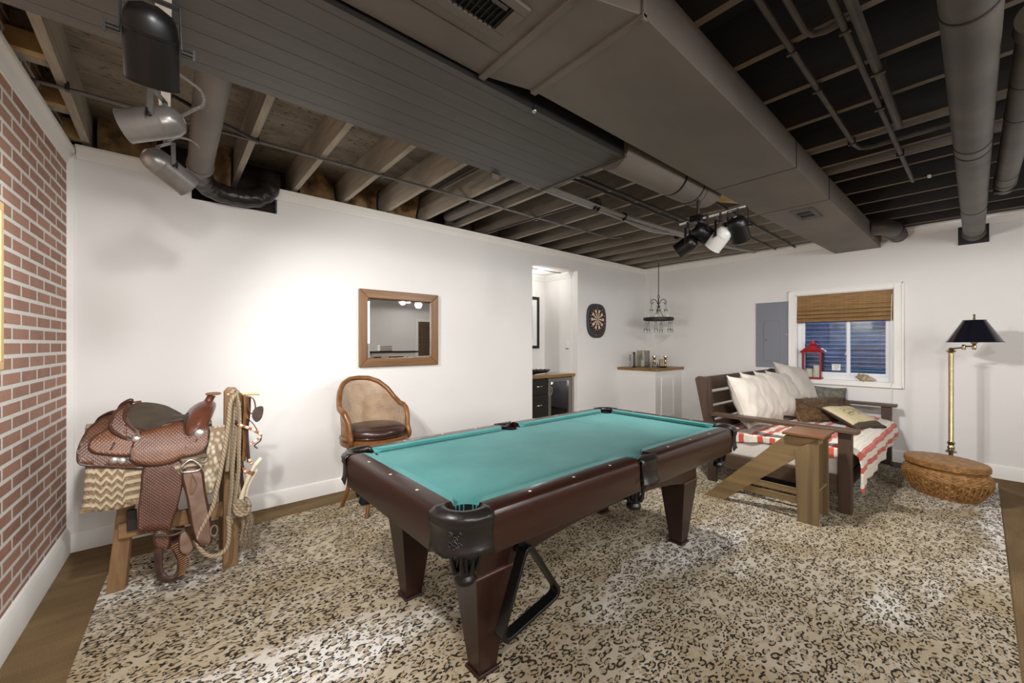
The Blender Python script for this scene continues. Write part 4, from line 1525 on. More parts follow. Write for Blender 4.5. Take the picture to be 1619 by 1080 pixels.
for y0, y1 in ((1.318, 1.338), (2.142, 2.162)):
    MB().prism(apron_outline(0.905, 2.72), 'y', y0, y1).build('apron', 'mahogany', pt, smooth=0, bevel=0.003)
for x0, x1 in ((0.905, 0.925), (2.70, 2.72)):
    MB().box(x0, x1, 1.338, 2.142, 0.60, 0.66).build('apron', 'mahogany_y', pt, smooth=0)
lg0 = None
for x in LX:
    for y in LY:
        if lg0 is None:
            lm = MB()
            q = lambda s_, z: [(-s_, -s_, z), (s_, -s_, z), (s_, s_, z), (-s_, s_, z)]
            lm.hexa(q(0.043, 0.012), q(0.092, 0.435))
            lm.hexa(q(0.086, 0.435), q(0.086, 0.648))
            lg0 = lg = lm.build('leg', 'mahogany_z', pt, local=True, smooth=0, bevel=0.003)
            mm = MB().hexa(q(0.096, 0.434), q(0.096, 0.444)).build('moulding', 'rail_top', lg0, local=True, smooth=0, bevel=0.003)
            ff = MB().hexa(q(0.054, 0.0), q(0.050, 0.014)).build('plinth', 'mahogany_z', lg0, local=True, smooth=0, bevel=0.002)
            lg.location = (x - pt.location.x, y - pt.location.y, 0)
        else:
            lg = copy_tree(lg0, pt)
            lg.location = (x - pt.location.x, y - pt.location.y, 0)
hk = MB()
hk.lathe([(0.020, 0.0), (0.022, 0.006), (0.012, 0.014), (0.010, 0.028), (0.018, 0.034), (0.018, 0.042), (0.004, 0.044)], (1.10, 1.318, 0.548), (0, -1, 0), 16)
hk.box(1.092, 1.108, 1.305, 1.318, 0.50, 0.55)
hk.build('rack_hook', 'black_plastic', pt)

# ball rack hanging from its hook


def rounded(pts, r, n=7):
    out_ = []
    N = len(pts)
    for i in range(N):
        a, b_, c = Vector(pts[i - 1]), Vector(pts[i]), Vector(pts[(i + 1) % N])
        d1, d2 = (a - b_).normalized(), (c - b_).normalized()
        half = d1.angle(d2) / 2
        off = r / math.tan(half)
        bis = (d1 + d2).normalized()
        ctr = b_ + bis * (r / sin(half))
        p0, p1 = b_ + d1 * off, b_ + d2 * off
        a0 = atan2(p0.y - ctr.y, p0.x - ctr.x)
        a1 = atan2(p1.y - ctr.y, p1.x - ctr.x)
        while a1 - a0 > pi:
            a1 -= 2 * pi
        while a1 - a0 < -pi:
            a1 += 2 * pi
        out_ += [(ctr.x + r * cos(a0 + (a1 - a0) * k / n), ctr.y + r * sin(a0 + (a1 - a0) * k / n)) for k in range(n + 1)]
    return out_


tri = [(1.112, 0.572), (0.952, 0.182), (1.318, 0.262)]
cen = Vector(((tri[0][0] + tri[1][0] + tri[2][0]) / 3, (tri[0][1] + tri[1][1] + tri[2][1]) / 3))
inn = [tuple(cen + (Vector(p) - cen) * 0.875) for p in tri]
oo, ii = rounded(tri, 0.032), rounded(inn, 0.022)
tk = MB()
y0, y1 = 1.243, 1.295
n = len(oo)
vs = [(p[0], y0, p[1]) for p in oo] + [(p[0], y1, p[1]) for p in oo] + [(p[0], y0, p[1]) for p in ii] + [(p[0], y1, p[1]) for p in ii]
fs = []
for i in range(n):
    j = (i + 1) % n
    fs += [(i, j, n + j, n + i), (2 * n + i, 3 * n + i, 3 * n + j, 2 * n + j), (i, 2 * n + i, 2 * n + j, j), (n + i, n + j, 3 * n + j, 3 * n + i)]
tk.add(vs, fs)
tag(tk.build('ball_rack', 'black_plastic', smooth=40, bevel=0.002), 'black triangular ball rack hanging from a hook under the pool table rail', 'billiard rack')

# ================================================================== cane tub chair
ch = thing('cane_tub_chair', 'cane backed tub chair with round brown leather seat near the mirror', 'chair', (1.31, 3.43, 0.0), radians(4))


def bz(phi):
    """top line of the back over the angle from the back middle (degrees)"""
    K = [(0, 1.068), (20, 1.062), (38, 1.03), (55, 0.965), (68, 0.89), (80, 0.845), (92, 0.833), (102, 0.81), (110, 0.76), (114, 0.68), (114.5, 0.62)]
    a = abs(phi)
    for i in range(len(K) - 1):
        if a <= K[i + 1][0]:
            t_ = (a - K[i][0]) / (K[i + 1][0] - K[i][0])
            return K[i][1] + (K[i + 1][1] - K[i][1]) * t_
    return K[-1][1]


def bxy(phi, z):
    a = radians(phi)
    lean = (z - 0.62) * 0.22 * max(0.0, cos(a * 0.8))
    r_ = 0.246 + 0.026 * min(1, abs(phi) / 100)
    return Vector((r_ * sin(a) * 1.0, r_ * cos(a) * 0.92 + lean, z))


fr_pts = []
N = 72
for i in range(N + 1):
    phi = -114.5 + 229 * i / N
    fr_pts.append(bxy(phi, bz(phi)))
rr = [0.019 + (0.005 if abs(-114.5 + 229 * i / N) > 88 else 0) for i in range(N + 1)]
MB().tube(smoothpath(fr_pts, 2), 0.0205, 12, flat=(1, 1.15)).build('back_frame', 'chair_wood', ch, local=True)
pan = MB()


def panfn(u, v):
    phi = -109 + 218 * u
    zt = bz(phi) - 0.012
    zb = 0.612
    z = zb + (zt - zb) * v
    p = bxy(phi, z)
    return (p.x * 0.985, p.y * 0.985, z)


pan.grid(panfn, 72, 14, uvfn=lambda u, v: (u * 1.02, v * (bz(-109 + 218 * u) - 0.62)))
pan.build('cane_panel', 'cane', ch, local=True, smooth=70, fix=False)
inner = MB()
for dr_ in (0.0,):
    P = [bxy(-112 + 224 * i / 60, 0.612) for i in range(61)]
    inner.tube(P, 0.014, 8)
P = []
for i in range(61):
    phi = -100 + 200 * i / 60
    P.append(bxy(phi, bz(phi) - 0.034) * 0.985 + Vector((0, 0, 0.985 * 0)))
inner.build('lower_rim', 'chair_wood', ch, local=True)
for sgn in (-1, 1):
    P = [Vector((sgn * 0.2475, -0.104, 0.66)), Vector((sgn * 0.25, -0.122, 0.625)), Vector((sgn * 0.25, -0.122, 0.59)), Vector((sgn * 0.24, -0.10, 0.565))]
    MB().tube(smoothpath(P, 5), 0.022, 10).build('arm_scroll', 'chair_wood', ch, local=True)
MB().lathe([(0.20, 0.545), (0.262, 0.548), (0.27, 0.56), (0.268, 0.595), (0.25, 0.605), (0.2, 0.605)], seg=40).build('seat_ring', 'chair_wood', ch, local=True)
MB().lathe([(0.19, 0.60), (0.238, 0.602), (0.246, 0.612), (0.240, 0.622), (0.247, 0.634), (0.249, 0.650), (0.238, 0.672), (0.205, 0.690), (0.15, 0.702), (0.08, 0.708), (0.02, 0.710)],
           seg=48).build('seat_cushion', 'brown_leather', ch, local=True, smooth=60)
MB().lathe([(0.246, 0.611), (0.251, 0.616), (0.246, 0.621)], seg=48, close=False).build('piping', 'brown_leather', ch, local=True)
lp = None
for k, a in enumerate((45, 135, 225, 315)):
    ca, sa = cos(radians(a + 8)), sin(radians(a + 8))
    zb = RUGZ if sa < 0 else 0.0
    P = smoothpath([(0.20 * ca, 0.20 * sa, 0.55), (0.205 * ca, 0.205 * sa, 0.42), (0.20 * ca, 0.20 * sa, 0.26), (0.225 * ca, 0.225 * sa, 0.12), (0.27 * ca, 0.27 * sa, zb)], 5)
    MB().tube(P, [0.021 - 0.006 * i / (len(P) - 1) for i in range(len(P))], 10).build('leg', 'chair_wood', ch, local=True)
MB().tube([(0.196 * cos(2 * pi * i / 40), 0.196 * sin(2 * pi * i / 40), 0.235) for i in range(40)], 0.013, 8, closed=True).build('footrest_ring', 'chair_wood', ch, local=True)
for a in (53, 143):
    ca, sa = cos(radians(a)), sin(radians(a))
    MB().tube([(0.195 * ca, 0.195 * sa, 0.235), (-0.195 * ca, -0.195 * sa, 0.235)], 0.010, 8).build('stretcher', 'chair_wood', ch, local=True)

# ================================================================== mirror
mr = thing('wall_mirror', 'rectangular mirror in a brown oak frame hanging above the tub chair', 'mirror', (1.787, 3.97, 1.13))
x0, x1, z0, z1, w = 1.368, 2.208, 1.150, 1.905, 0.082
for pts in ([(x0, z1), (x1, z1), (x1 - w, z1 - w), (x0 + w, z1 - w)], [(x0, z0), (x1, z0), (x1 - w, z0 + w), (x0 + w, z0 + w)]):
    MB().prism(pts, 'y', 3.958, 3.992).build('frame_rail', 'oak', mr, smooth=0, bevel=0.006)
MT['oak_z'] = wood('oak_frame_upright', '#5d3d20', '#8a6136', 'z', 0.4, 22)
for pts in ([(x0, z0), (x0, z1), (x0 + w, z1 - w), (x0 + w, z0 + w)], [(x1, z0), (x1, z1), (x1 - w, z1 - w), (x1 - w, z0 + w)]):
    MB().prism(pts, 'y', 3.958, 3.992).build('frame_stile', 'oak_z', mr, smooth=0, bevel=0.006)
gl = MB()
a0, a1, c0, c1, bv = x0 + w - 0.004, x1 - w + 0.004, z0 + w - 0.004, z1 - w + 0.004, 0.02
vs = [(a0, 3.972, c0), (a1, 3.972, c0), (a1, 3.972, c1), (a0, 3.972, c1), (a0 + bv, 3.968, c0 + bv), (a1 - bv, 3.968, c0 + bv), (a1 - bv, 3.968, c1 - bv), (a0 + bv, 3.968, c1 - bv)]
gl.add(vs, [(4, 5, 6, 7), (0, 1, 5, 4), (1, 2, 6, 5), (2, 3, 7, 6), (3, 0, 4, 7)])
gl.build('mirror_glass', 'mirror', mr, smooth=0)

# pale framed picture on the brick wall (only its end is in view)
pf = thing('picture_frame', 'pale pine picture frame hanging on the brick wall', 'picture', tuple(LW_O), 0)
pf.location = LW_O + Vector((-0.0435 * 1.3, -1.3, 1.25))
pf.rotation_euler = (0, 0, LW_A)
yA, yB, zA, zB = -1.0, 0.10, 0.01, 0.725
f_ = MB()
f_.box(0.002, 0.022, yA, yB, zA, zA + 0.035)
f_.box(0.002, 0.022, yA, yB, zB - 0.035, zB)
f_.box(0.002, 0.022, yA, yA + 0.035, zA + 0.035, zB - 0.035)
f_.box(0.002, 0.022, yB - 0.035, yB, zA + 0.035, zB - 0.035)
f_.build('frame', 'pine', pf, local=True, smooth=0, bevel=0.003)
MB().box(0.004, 0.008, yA + 0.03, yB - 0.03, zA + 0.03, zB - 0.03).build('print', pbr('faded_print', '#c9c1b0', 0.8, col2='#8f8a7c', nscale=4), pf, local=True, smooth=0)
# ================================================================== saddle on its wooden stand
SD = dict(
skirt=[(-0.33, 0.854), (-0.316, 0.904), (-0.288, 0.952), (-0.221, 0.984), (-0.16, 0.934), (-0.063, 0.876), (-0.063, 0.729), (-0.096, 0.718), (-0.168, 0.733), (-0.288, 0.764), (-0.325, 0.782), (-0.332, 0.818)],
jockey=[(-0.294, 0.86), (-0.283, 0.895), (-0.25, 0.914), (-0.217, 0.928), (-0.14, 0.884), (-0.124, 0.82), (-0.144, 0.789), (-0.258, 0.817), (-0.288, 0.836)],
cantle=[(-0.221, 0.956), (-0.208, 1.003), (-0.188, 1.025), (-0.161, 1.037), (-0.171, 0.999), (-0.169, 0.966), (-0.145, 0.927), (-0.116, 0.894), (-0.123, 0.87), (-0.153, 0.868), (-0.196, 0.901), (-0.217, 0.928)],
seatj=[(-0.145, 0.78), (-0.136, 0.835), (-0.121, 0.888), (-0.079, 0.902), (-0.013, 0.92), (0.059, 0.925), (0.073, 0.861), (0.092, 0.85), (0.129, 0.881), (0.159, 0.894), (0.178, 0.879), (0.176, 0.843), (0.165, 0.795), (0.138, 0.754), (0.057, 0.745), (0.022, 0.73), (-0.03, 0.724), (-0.079, 0.732), (-0.128, 0.755)],
fender=[(-0.083, 0.739), (0.039, 0.739), (0.064, 0.652), (0.043, 0.506), (0.021, 0.42), (0.0, 0.353), (-0.046, 0.37), (-0.11, 0.396), (-0.113, 0.469), (-0.102, 0.61)],
strap=[(-0.048, 0.37), (0.004, 0.352), (0.003, 0.281), (-0.014, 0.271), (-0.046, 0.299)],
flank=[(0.063, 0.669), (0.137, 0.669), (0.154, 0.552), (0.184, 0.329), (0.179, 0.246), (0.137, 0.25), (0.108, 0.328), (0.083, 0.522)],
tag=[(0.053, 0.346), (0.074, 0.351), (0.102, 0.275), (0.102, 0.24), (0.078, 0.222), (0.052, 0.25), (0.047, 0.293)],
seatline=[(-0.172, 0.963), (-0.164, 1.002), (-0.132, 1.025), (-0.082, 1.033), (-0.004, 1.016), (0.036, 0.973), (0.048, 0.938), (0.096, 0.948)],
swell=[(0.071, 0.904), (0.094, 0.949), (0.131, 0.981), (0.174, 1.001), (0.243, 0.975), (0.25, 0.955), (0.223, 0.927), (0.179, 0.908), (0.131, 0.878), (0.085, 0.846), (0.069, 0.869)],
horn=[(0.182, 1.048), (0.217, 1.034), (0.227, 0.989), (0.167, 0.989), (0.182, 1.044), (0.182, 1.06), (0.254, 1.064)],
blanket=[(-0.291, 0.756), (-0.097, 0.706), (-0.104, 0.536), (-0.185, 0.553), (-0.261, 0.571), (-0.298, 0.543), (-0.328, 0.574), (-0.323, 0.62)],
fleece=[(0.189, 0.862), (0.243, 0.867), (0.23, 0.733), (0.187, 0.583), (0.158, 0.516), (0.177, 0.682)],
lleg=[(-0.192, 0.541), (-0.14, 0.51), (-0.134, 0.452), (-0.176, 0.079), (-0.229, 0.056), (-0.253, 0.075)],
post=[(0.256, 1.083), (0.277, 1.106), (0.313, 1.104), (0.329, 1.077), (0.324, 0.011), (0.248, 0.007)],
beam=[(-0.134, 0.419), (0.256, 0.353), (0.277, 0.244), (-0.134, 0.341)],
bolts=[(-0.123, 0.868), (0.138, 0.86), (-0.204, 0.776), (-0.174, 0.768)],
stirL=[(-0.041, 0.27), (-0.038, 0.207), (-0.031, 0.154), (-0.009, 0.111), (0.026, 0.086)],
stirR=[(0.026, 0.307), (0.034, 0.259), (0.056, 0.193), (0.065, 0.155), (0.043, 0.117), (0.026, 0.101)],
ring=[(0.056, 0.699), (0.096, 0.729), (0.137, 0.689), (0.128, 0.665), (0.06, 0.669)],
ropeA=[(0.296, 1.075), (0.274, 1.027), (0.265, 0.916), (0.249, 0.783), (0.229, 0.652), (0.209, 0.534), (0.19, 0.441), (0.155, 0.367), (0.124, 0.298), (0.129, 0.243), (0.166, 0.181), (0.219, 0.163), (0.259, 0.201), (0.268, 0.297), (0.262, 0.373)],
ropeB=[(0.299, 1.08), (0.314, 1.023), (0.312, 0.911), (0.302, 0.787), (0.289, 0.64), (0.284, 0.491), (0.274, 0.37), (0.284, 0.305)],
ropeC=[(0.291, 1.078), (0.296, 0.985), (0.292, 0.835), (0.285, 0.661), (0.301, 0.456), (0.298, 0.332)],
strapA=[(0.33, 1.075), (0.32, 0.985), (0.31, 0.898)],
strapB=[(0.35, 1.064), (0.354, 0.981), (0.366, 0.916)],
browband=[(0.31, 0.895), (0.343, 0.878), (0.385, 0.853), (0.426, 0.816), (0.411, 0.792), (0.377, 0.766)],
cheek=[(0.366, 0.916), (0.393, 0.881), (0.414, 0.84)],
strapC=[(0.324, 0.89), (0.32, 0.759), (0.326, 0.682), (0.345, 0.615), (0.361, 0.574)],
strapD=[(0.354, 0.869), (0.365, 0.753), (0.37, 0.676), (0.381, 0.642)],
bone=[(0.326, 0.446), (0.342, 0.51), (0.368, 0.58), (0.389, 0.626), (0.428, 0.676)],
bone2=[(0.352, 0.458), (0.368, 0.529), (0.41, 0.609)],
knot=[(0.332, 0.385)],
tassel=[(0.364, 0.351), (0.379, 0.283), (0.353, 0.228), (0.374, 0.196), (0.379, 0.143)],
peg=[(0.286, 1.07), (0.424, 1.064)],
leath=[(0.366, 1.05), (0.393, 1.035), (0.403, 0.976), (0.382, 0.946), (0.366, 0.993)],
dark=[(0.397, 0.978), (0.44, 0.986), (0.435, 0.922), (0.407, 0.894), (0.384, 0.928)],
)
SYC = 3.235            # middle plane of the saddle


def side_y(z):
    """half width of the saddle at height z"""
    K = [(0.0, 0.30), (0.3, 0.295), (0.55, 0.285), (0.72, 0.272), (0.80, 0.255), (0.88, 0.215), (0.94, 0.165), (0.985, 0.11), (1.02, 0.06), (1.05, 0.03)]
    for i in range(len(K) - 1):
        if z <= K[i + 1][0]:
            t_ = (z - K[i][0]) / (K[i + 1][0] - K[i][0])
            t_ = max(0, t_)
            return K[i][1] + (K[i + 1][1] - K[i][1]) * t_
    return K[-1][1]


def rounded_outline(pts, n=4):
    P = [Vector((p[0], p[1], 0)) for p in pts]
    N = len(P)
    out_ = []
    for i in range(N):
        p0, p1, p2, p3 = P[i - 1], P[i], P[(i + 1) % N], P[(i + 2) % N]
        for k in range(n):
            t = k / n
            q = 0.5 * ((2 * p1) + (p2 - p0) * t + (2 * p0 - 5 * p1 + 4 * p2 - p3) * t * t + (3 * p1 - p0 - 3 * p2 + p3) * t ** 3)
            out_.append((q.x, q.y))
    return out_


def panel(name, pts, mat, parent, layer=0.0, thick=0.006, both=True, yfn=None, edge=True, roundn=4, cuts=3, puff=0.0, flat_y=None):
    """leather panel lying on the side of the saddle: outline (x,z), draped onto side_y"""
    res = []
    for sgn in ((-1, 1) if both else (-1,)):
        bm = bmesh.new()
        ol = rounded_outline(pts, roundn)
        vs = [bm.verts.new((x, 0, z)) for x, z in ol]
        bm.faces.new(vs)
        bmesh.ops.triangulate(bm, faces=bm.faces[:])
        for _ in range(cuts):
            long_e = [e_ for e_ in bm.edges if e_.calc_length() > 0.022]
            if not long_e:
                break
            bmesh.ops.subdivide_edges(bm, edges=long_e, cuts=1)
            bmesh.ops.triangulate(bm, faces=bm.faces[:])
        bm.verts.ensure_lookup_table()
        m = MB()
        for v in bm.verts:
            x, z = v.co.x, v.co.z
            y = (yfn(x, z) if yfn else side_y(z)) + layer
            if flat_y is not None:
                y = flat_y
            m.v.append(Vector((x, SYC + sgn * y, z)))
        for f in bm.faces:
            m.f.append([v.index for v in f.verts])
            m.uv.append(None)
            m.mi.append(0)
        bm.free()
        o_ = m.build(name, mat, parent, smooth=60, solid=thick)
        res.append(o_)
        if edge:
            P = [(x, SYC + sgn * ((yfn(x, z) if yfn else side_y(z)) + layer if flat_y is None else flat_y), z) for x, z in ol]
            MB().tube(P, thick * 0.75, 6, closed=True).build('edge_binding', 'binding', o_, smooth=60)
    return res


std = thing('saddle_stand', 'rough wooden sawhorse stand with tall post holding the western saddle', 'saddle stand', (0.0, 3.2, 0.0))
lm = MB()
lm.hexa([(-0.253, 3.16, 0.0125), (-0.178, 3.16, 0.0125), (-0.165, 3.205, 0.0125), (-0.24, 3.205, 0.0125)],
        [(-0.192, 3.09, 0.60), (-0.128, 3.09, 0.60), (-0.128, 3.135, 0.60), (-0.192, 3.135, 0.60)])
lm.build('leg', 'stand_wood_z', std, smooth=0, bevel=0.004)
lm = MB()
lm.hexa([(-0.25, 3.55, 0.0125), (-0.18, 3.55, 0.0125), (-0.18, 3.595, 0.0125), (-0.25, 3.595, 0.0125)],
        [(-0.192, 3.32, 0.60), (-0.128, 3.32, 0.60), (-0.128, 3.365, 0.60), (-0.192, 3.365, 0.60)])
lm.build('leg', 'stand_wood_z', std, smooth=0, bevel=0.004)
ps = MB()
ps.prism([(0.250, 0.0125), (0.324, 0.0125), (0.330, 1.075), (0.314, 1.104), (0.276, 1.107), (0.256, 1.083)], 'y', 3.045, 3.10)
ps.build('post', 'stand_wood_z', std, smooth=0, bevel=0.004)
ps = MB().box(0.256, 0.324, 3.36, 3.41, 0.0125, 0.66)
ps.build('post', 'stand_wood_z', std, smooth=0, bevel=0.004)
MB().box(-0.22, 0.33, 3.10, 3.36, 0.56, 0.62).build('top_beam', 'stand_wood_x', std, smooth=0, bevel=0.004)
MB().box(-0.20, 0.32, 3.10, 3.135, 0.315, 0.40).build('cross_rail', 'stand_wood_x', std, smooth=0, bevel=0.003)
pegm = MB().tube([(0.27, 3.045, 1.066), (0.43, 3.01, 1.062)], 0.008, 8)
pegm.build('peg', 'pine', std)
hg = MB()
hg.box(-0.165, -0.125, 3.075, 3.09, 0.36, 0.47)
hg.build('bracket', 'iron', std, smooth=0, bevel=0.002)

# folded wool blanket under the saddle
blk = MB()


def blanketfn(u, v):
    # v: 0 near bottom, over the top, to the far bottom
    s = (v - 0.5) * 2
    x = -0.318 + 0.52 * u + 0.012 * sin(v * 9)
    ang = s
    if abs(s) < 0.25:
        y, z = s / 0.25 * 0.14, 0.93 - 0.05 * (s / 0.25) ** 2
    else:
        q = (abs(s) - 0.25) / 0.75
        z = 0.88 - q * (0.88 - 0.545 + 0.02 * sin(u * 6))
        y = (0.14 + 0.135 * min(1, q * 1.8) + 0.012 * sin(u * 11)) * (1 if s > 0 else -1)
    return (x, SYC + y, z)


blk.grid(blanketfn, 40, 60)
bo = tag(blk.build('saddle_blanket', 'zigzag', smooth=60, fix=False, solid=0.012), 'cream and brown zigzag wool blanket folded beneath the saddle', 'blanket')
P = [(-0.10, 2.952, 0.548), (-0.19, 2.948, 0.565), (-0.262, 2.95, 0.577), (-0.31, 2.955, 0.575)]
fo = MB()


def foldfn(u, v):
    a = 2 * pi * v
    r_ = 0.020 + 0.006 * sin(u * 8)
    x = -0.325 + 0.225 * u
    zc = 0.560 + 0.012 * sin(u * 5) - (0.015 if u < 0.3 else 0)
    return (x, 2.965 + r_ * cos(a), zc + r_ * 0.8 * sin(a))


fo.grid(foldfn, 20, 14)
fo.build('rolled_hem', 'zigzag', bo, smooth=60, fix=False)
fl = MB()


def fleecefn(u, v):
    z = 0.885 - 0.37 * v
    x = 0.158 + 0.085 * u + (0.02 - 0.075 * v * v)
    y = side_y(z) - 0.005 + 0.010 * sin(u * pi)
    return (x, SYC - y, z)


fl.grid(fleecefn, 8, 24)
fl.build('braided_border', 'fleece', bo, smooth=60, fix=False, solid=0.016)

sd = thing('western_saddle', 'brown tooled leather western saddle with grey suede seat and silver conchos', 'saddle', (0.0, SYC, 0.55))
bar = MB()


def barsfn(u, v):
    # smooth tree body beneath the leathers
    x = -0.30 + 0.50 * u
    s = (v - 0.5) * 2
    zt = 0.93 + 0.02 * sin(u * pi) if True else 0
    z = zt - 0.21 * abs(s) ** 1.5
    return (x, SYC + (side_y(z) - 0.02) * (1 if s > 0 else -1) * min(1, abs(s) * 2.2), z)


bar.grid(barsfn, 24, 24)
bar.build('tree', 'dark_leather', sd, smooth=60, fix=False)
panel('skirt', SD['skirt'], 'tooled_dark', sd, 0.004, 0.008)
panel('rear_jockey', SD['jockey'], 'tooled', sd, 0.016, 0.007)
panel('fender', SD['fender'], 'tooled_dark', sd, 0.012, 0.007)
panel('seat_jockey', SD['seatj'], 'tooled', sd, 0.026, 0.007)
panel('stirrup_leather', SD['strap'], 'tooled_dark', sd, 0.018, 0.010)
# seat: suede bowl between the near and the far edge
NEAR = smoothpath([(-0.176, 0, 0.972), (-0.158, 0, 0.928), (-0.118, 0, 0.898), (-0.082, 0, 0.895), (-0.013, 0, 0.914), (0.070, 0, 0.928)], 6)
FAR = smoothpath([(-0.184, 0, 0.972), (-0.178, 0, 0.992), (-0.150, 0, 1.008), (-0.090, 0, 1.010), (-0.005, 0, 0.985), (0.062, 0, 0.935)], 6)
st_ = MB()


def seatfn(u, v):
    f = u * (len(NEAR) - 1)
    k = min(len(NEAR) - 2, int(f))
    a = NEAR[k].lerp(NEAR[k + 1], f - k)
    b_ = FAR[k].lerp(FAR[k + 1], f - k)
    yn, yf_ = SYC - (0.10 + 0.10 * sin(pi * min(1, u * 1.15)) ** 0.7), SYC + (0.08 + 0.09 * sin(pi * min(1, u * 1.15)) ** 0.7)
    x = a.x + (b_.x - a.x) * v
    z = a.z + (b_.z - a.z) * v
    cup = sin(pi * v)
    z += -0.012 * cup * sin(pi * u) + 0.018 * cup * (1 - u) ** 6
    return (x - 0.02 * cup * (1 - u) ** 3, yn + (yf_ - yn) * v, z)


st_.grid(seatfn, 40, 24)
st_.build('suede_seat', 'suede', sd, smooth=70, fix=False, solid=0.014)
# cantle: rolled rim round the back of the seat
P = []
for k in range(10, -1, -1):
    P.append(Vector(seatfn(k / 40, 0.0)) + Vector((-0.008, -0.006, 0.0)))
for k in range(1, 12):
    P.append(Vector(seatfn(0.0, k / 12)) + Vector((-0.010, 0, 0.004)))
for k in range(0, 22):
    P.append(Vector(seatfn(k / 40, 1.0)) + Vector((-0.004, 0.004, 0.004)))
MB().tube(P, 0.013, 10).build('cantle', 'smooth_leather', sd, smooth=70)
cb_ = MB()


def cantleback(u, v):
    # outer back face of the cantle, from the rim down to the skirt
    k = u * (len(P) - 1)
    i = min(len(P) - 2, int(k))
    p = P[i].lerp(P[i + 1], k - i)
    zb = 0.872
    return (p.x - 0.006 - 0.028 * sin(pi * v * 0.8) - 0.02 * v, p.y + (p.y - SYC) * 0.25 * v, p.z + (zb - p.z) * v)


cb_.grid(cantleback, 50, 12)
cb_.build('cantle_back', 'smooth_leather', sd, smooth=70, fix=False, solid=0.006)
panel('cantle_side', SD['cantle'], 'tooled_dark', sd, 0.0, 0.014, yfn=lambda x, z: 0.236 - 0.09 * max(0, (z - 0.87) / 0.17) ** 1.4)
# swell and horn
sw = MB()


def swellfn(u, v):
    s = (u - 0.5) * 2
    a = 2 * pi * v
    y = s * 0.225
    zc = 0.985 - 0.125 * abs(s) ** 2.0
    xc = 0.165 - 0.055 * abs(s) ** 1.5
    rx, rz = 0.072 * (1 - 0.25 * abs(s) ** 3), 0.046 * (1 - 0.25 * abs(s) ** 3)
    if abs(s) > 0.96:
        rx *= 0.4
        rz *= 0.4
    c_, s_ = cos(0.55), sin(0.55)
    ax, az = rx * cos(a), rz * sin(a)
    return (xc + ax * c_ - az * s_, SYC + y, zc + ax * s_ + az * c_ - 0.02)


sw.grid(swellfn, 32, 22)
sw.build('swell', 'smooth_leather', sd, smooth=70, fix=False)
hn = MB()
hn.tube(smoothpath([(0.185, SYC, 0.985), (0.195, SYC, 1.02), (0.208, SYC, 1.05)], 4), [0.033, 0.029, 0.026, 0.024, 0.022, 0.021, 0.021, 0.022, 0.024], 16)
hn.build('horn', 'smooth_leather', sd)
hc = MB().lathe([(0.004, -0.006), (0.036, -0.005), (0.042, 0.0), (0.036, 0.006), (0.004, 0.008)], (0.216, SYC, 1.058), (-0.10, -0.05, 1), 24, sx=1.0, sy=1.0)
hc.build('horn_cap', 'tan_leather', sd)
# silver conchos with saddle strings
for k, (x, z) in enumerate(SD['bolts']):
    r_ = (0.018, 0.025, 0.017, 0.017)[k]
    y = SYC - side_y(z) - (0.033 if k < 2 else 0.014)
    cm = MB().lathe([(0.002, 0.007), (r_ * 0.5, 0.006), (r_ * 0.85, 0.003), (r_, 0.0), (r_ * 0.9, -0.004)], (x, y, z), (0, -1, 0), 18)
    cm.build('concho', 'concho', sd)
for x, z, dx, dz in ((-0.205, 0.866, -0.018, -0.045), (0.125, 0.835, -0.028, -0.06)):
    y = SYC - side_y(z) - 0.034
    MB().tube(smoothpath([(x, y, z), (x + dx * 0.5, y - 0.004, z + dz * 0.6), (x + dx, y - 0.002, z + dz)], 4), 0.0035, 6).ball((x + dx, y - 0.003, z + dz), 0.008, sc=(0.8, 0.5, 1)).build('saddle_string', 'dark_leather', sd)
# cinch ring, flank strap
MB().tube(smoothpath([(x, SYC - side_y(z) - 0.038, z) for x, z in SD['ring'] + SD['ring'][:1]], 6), 0.0055, 8).build('rigging_ring', 'steel', sd)
MB().tube([(0.152 + 0.022 * cos(a), SYC - side_y(0.72) - 0.01, 0.715 + 0.02 * sin(a)) for a in [2 * pi * i / 16 for i in range(16)]], 0.004, 6, closed=True).build('rigging_ring', 'steel', sd)
panel('flank_strap', SD['flank'], 'weathered_strap', sd, 0.030, 0.010, both=False, roundn=3)
MB().tube(smoothpath([(0.10, SYC - 0.33, 0.66), (0.12, SYC - 0.335, 0.60), (0.095, SYC - 0.335, 0.55), (0.10, SYC - 0.33, 0.66)], 6), 0.0022, 6).build('stitched_leaf', 'tan_leather', sd)
MB().tube([(0.196 + 0.016 * cos(a), SYC - 0.345, 0.318 + 0.03 * sin(a)) for a in [2 * pi * i / 16 for i in range(16)]], 0.0045, 6, closed=True).build('cinch_buckle', 'steel', sd)
panel('flap_tag', SD['tag'], 'weathered_strap', sd, 0.05, 0.005, both=False)
MB().tube(smoothpath([(-0.05, SYC - 0.325, 0.36), (0.02, SYC - 0.345, 0.348), (0.07, SYC - 0.345, 0.362), (0.03, SYC - 0.33, 0.372)], 5), 0.006, 8).build('hobble_strap', 'dark_leather', sd)
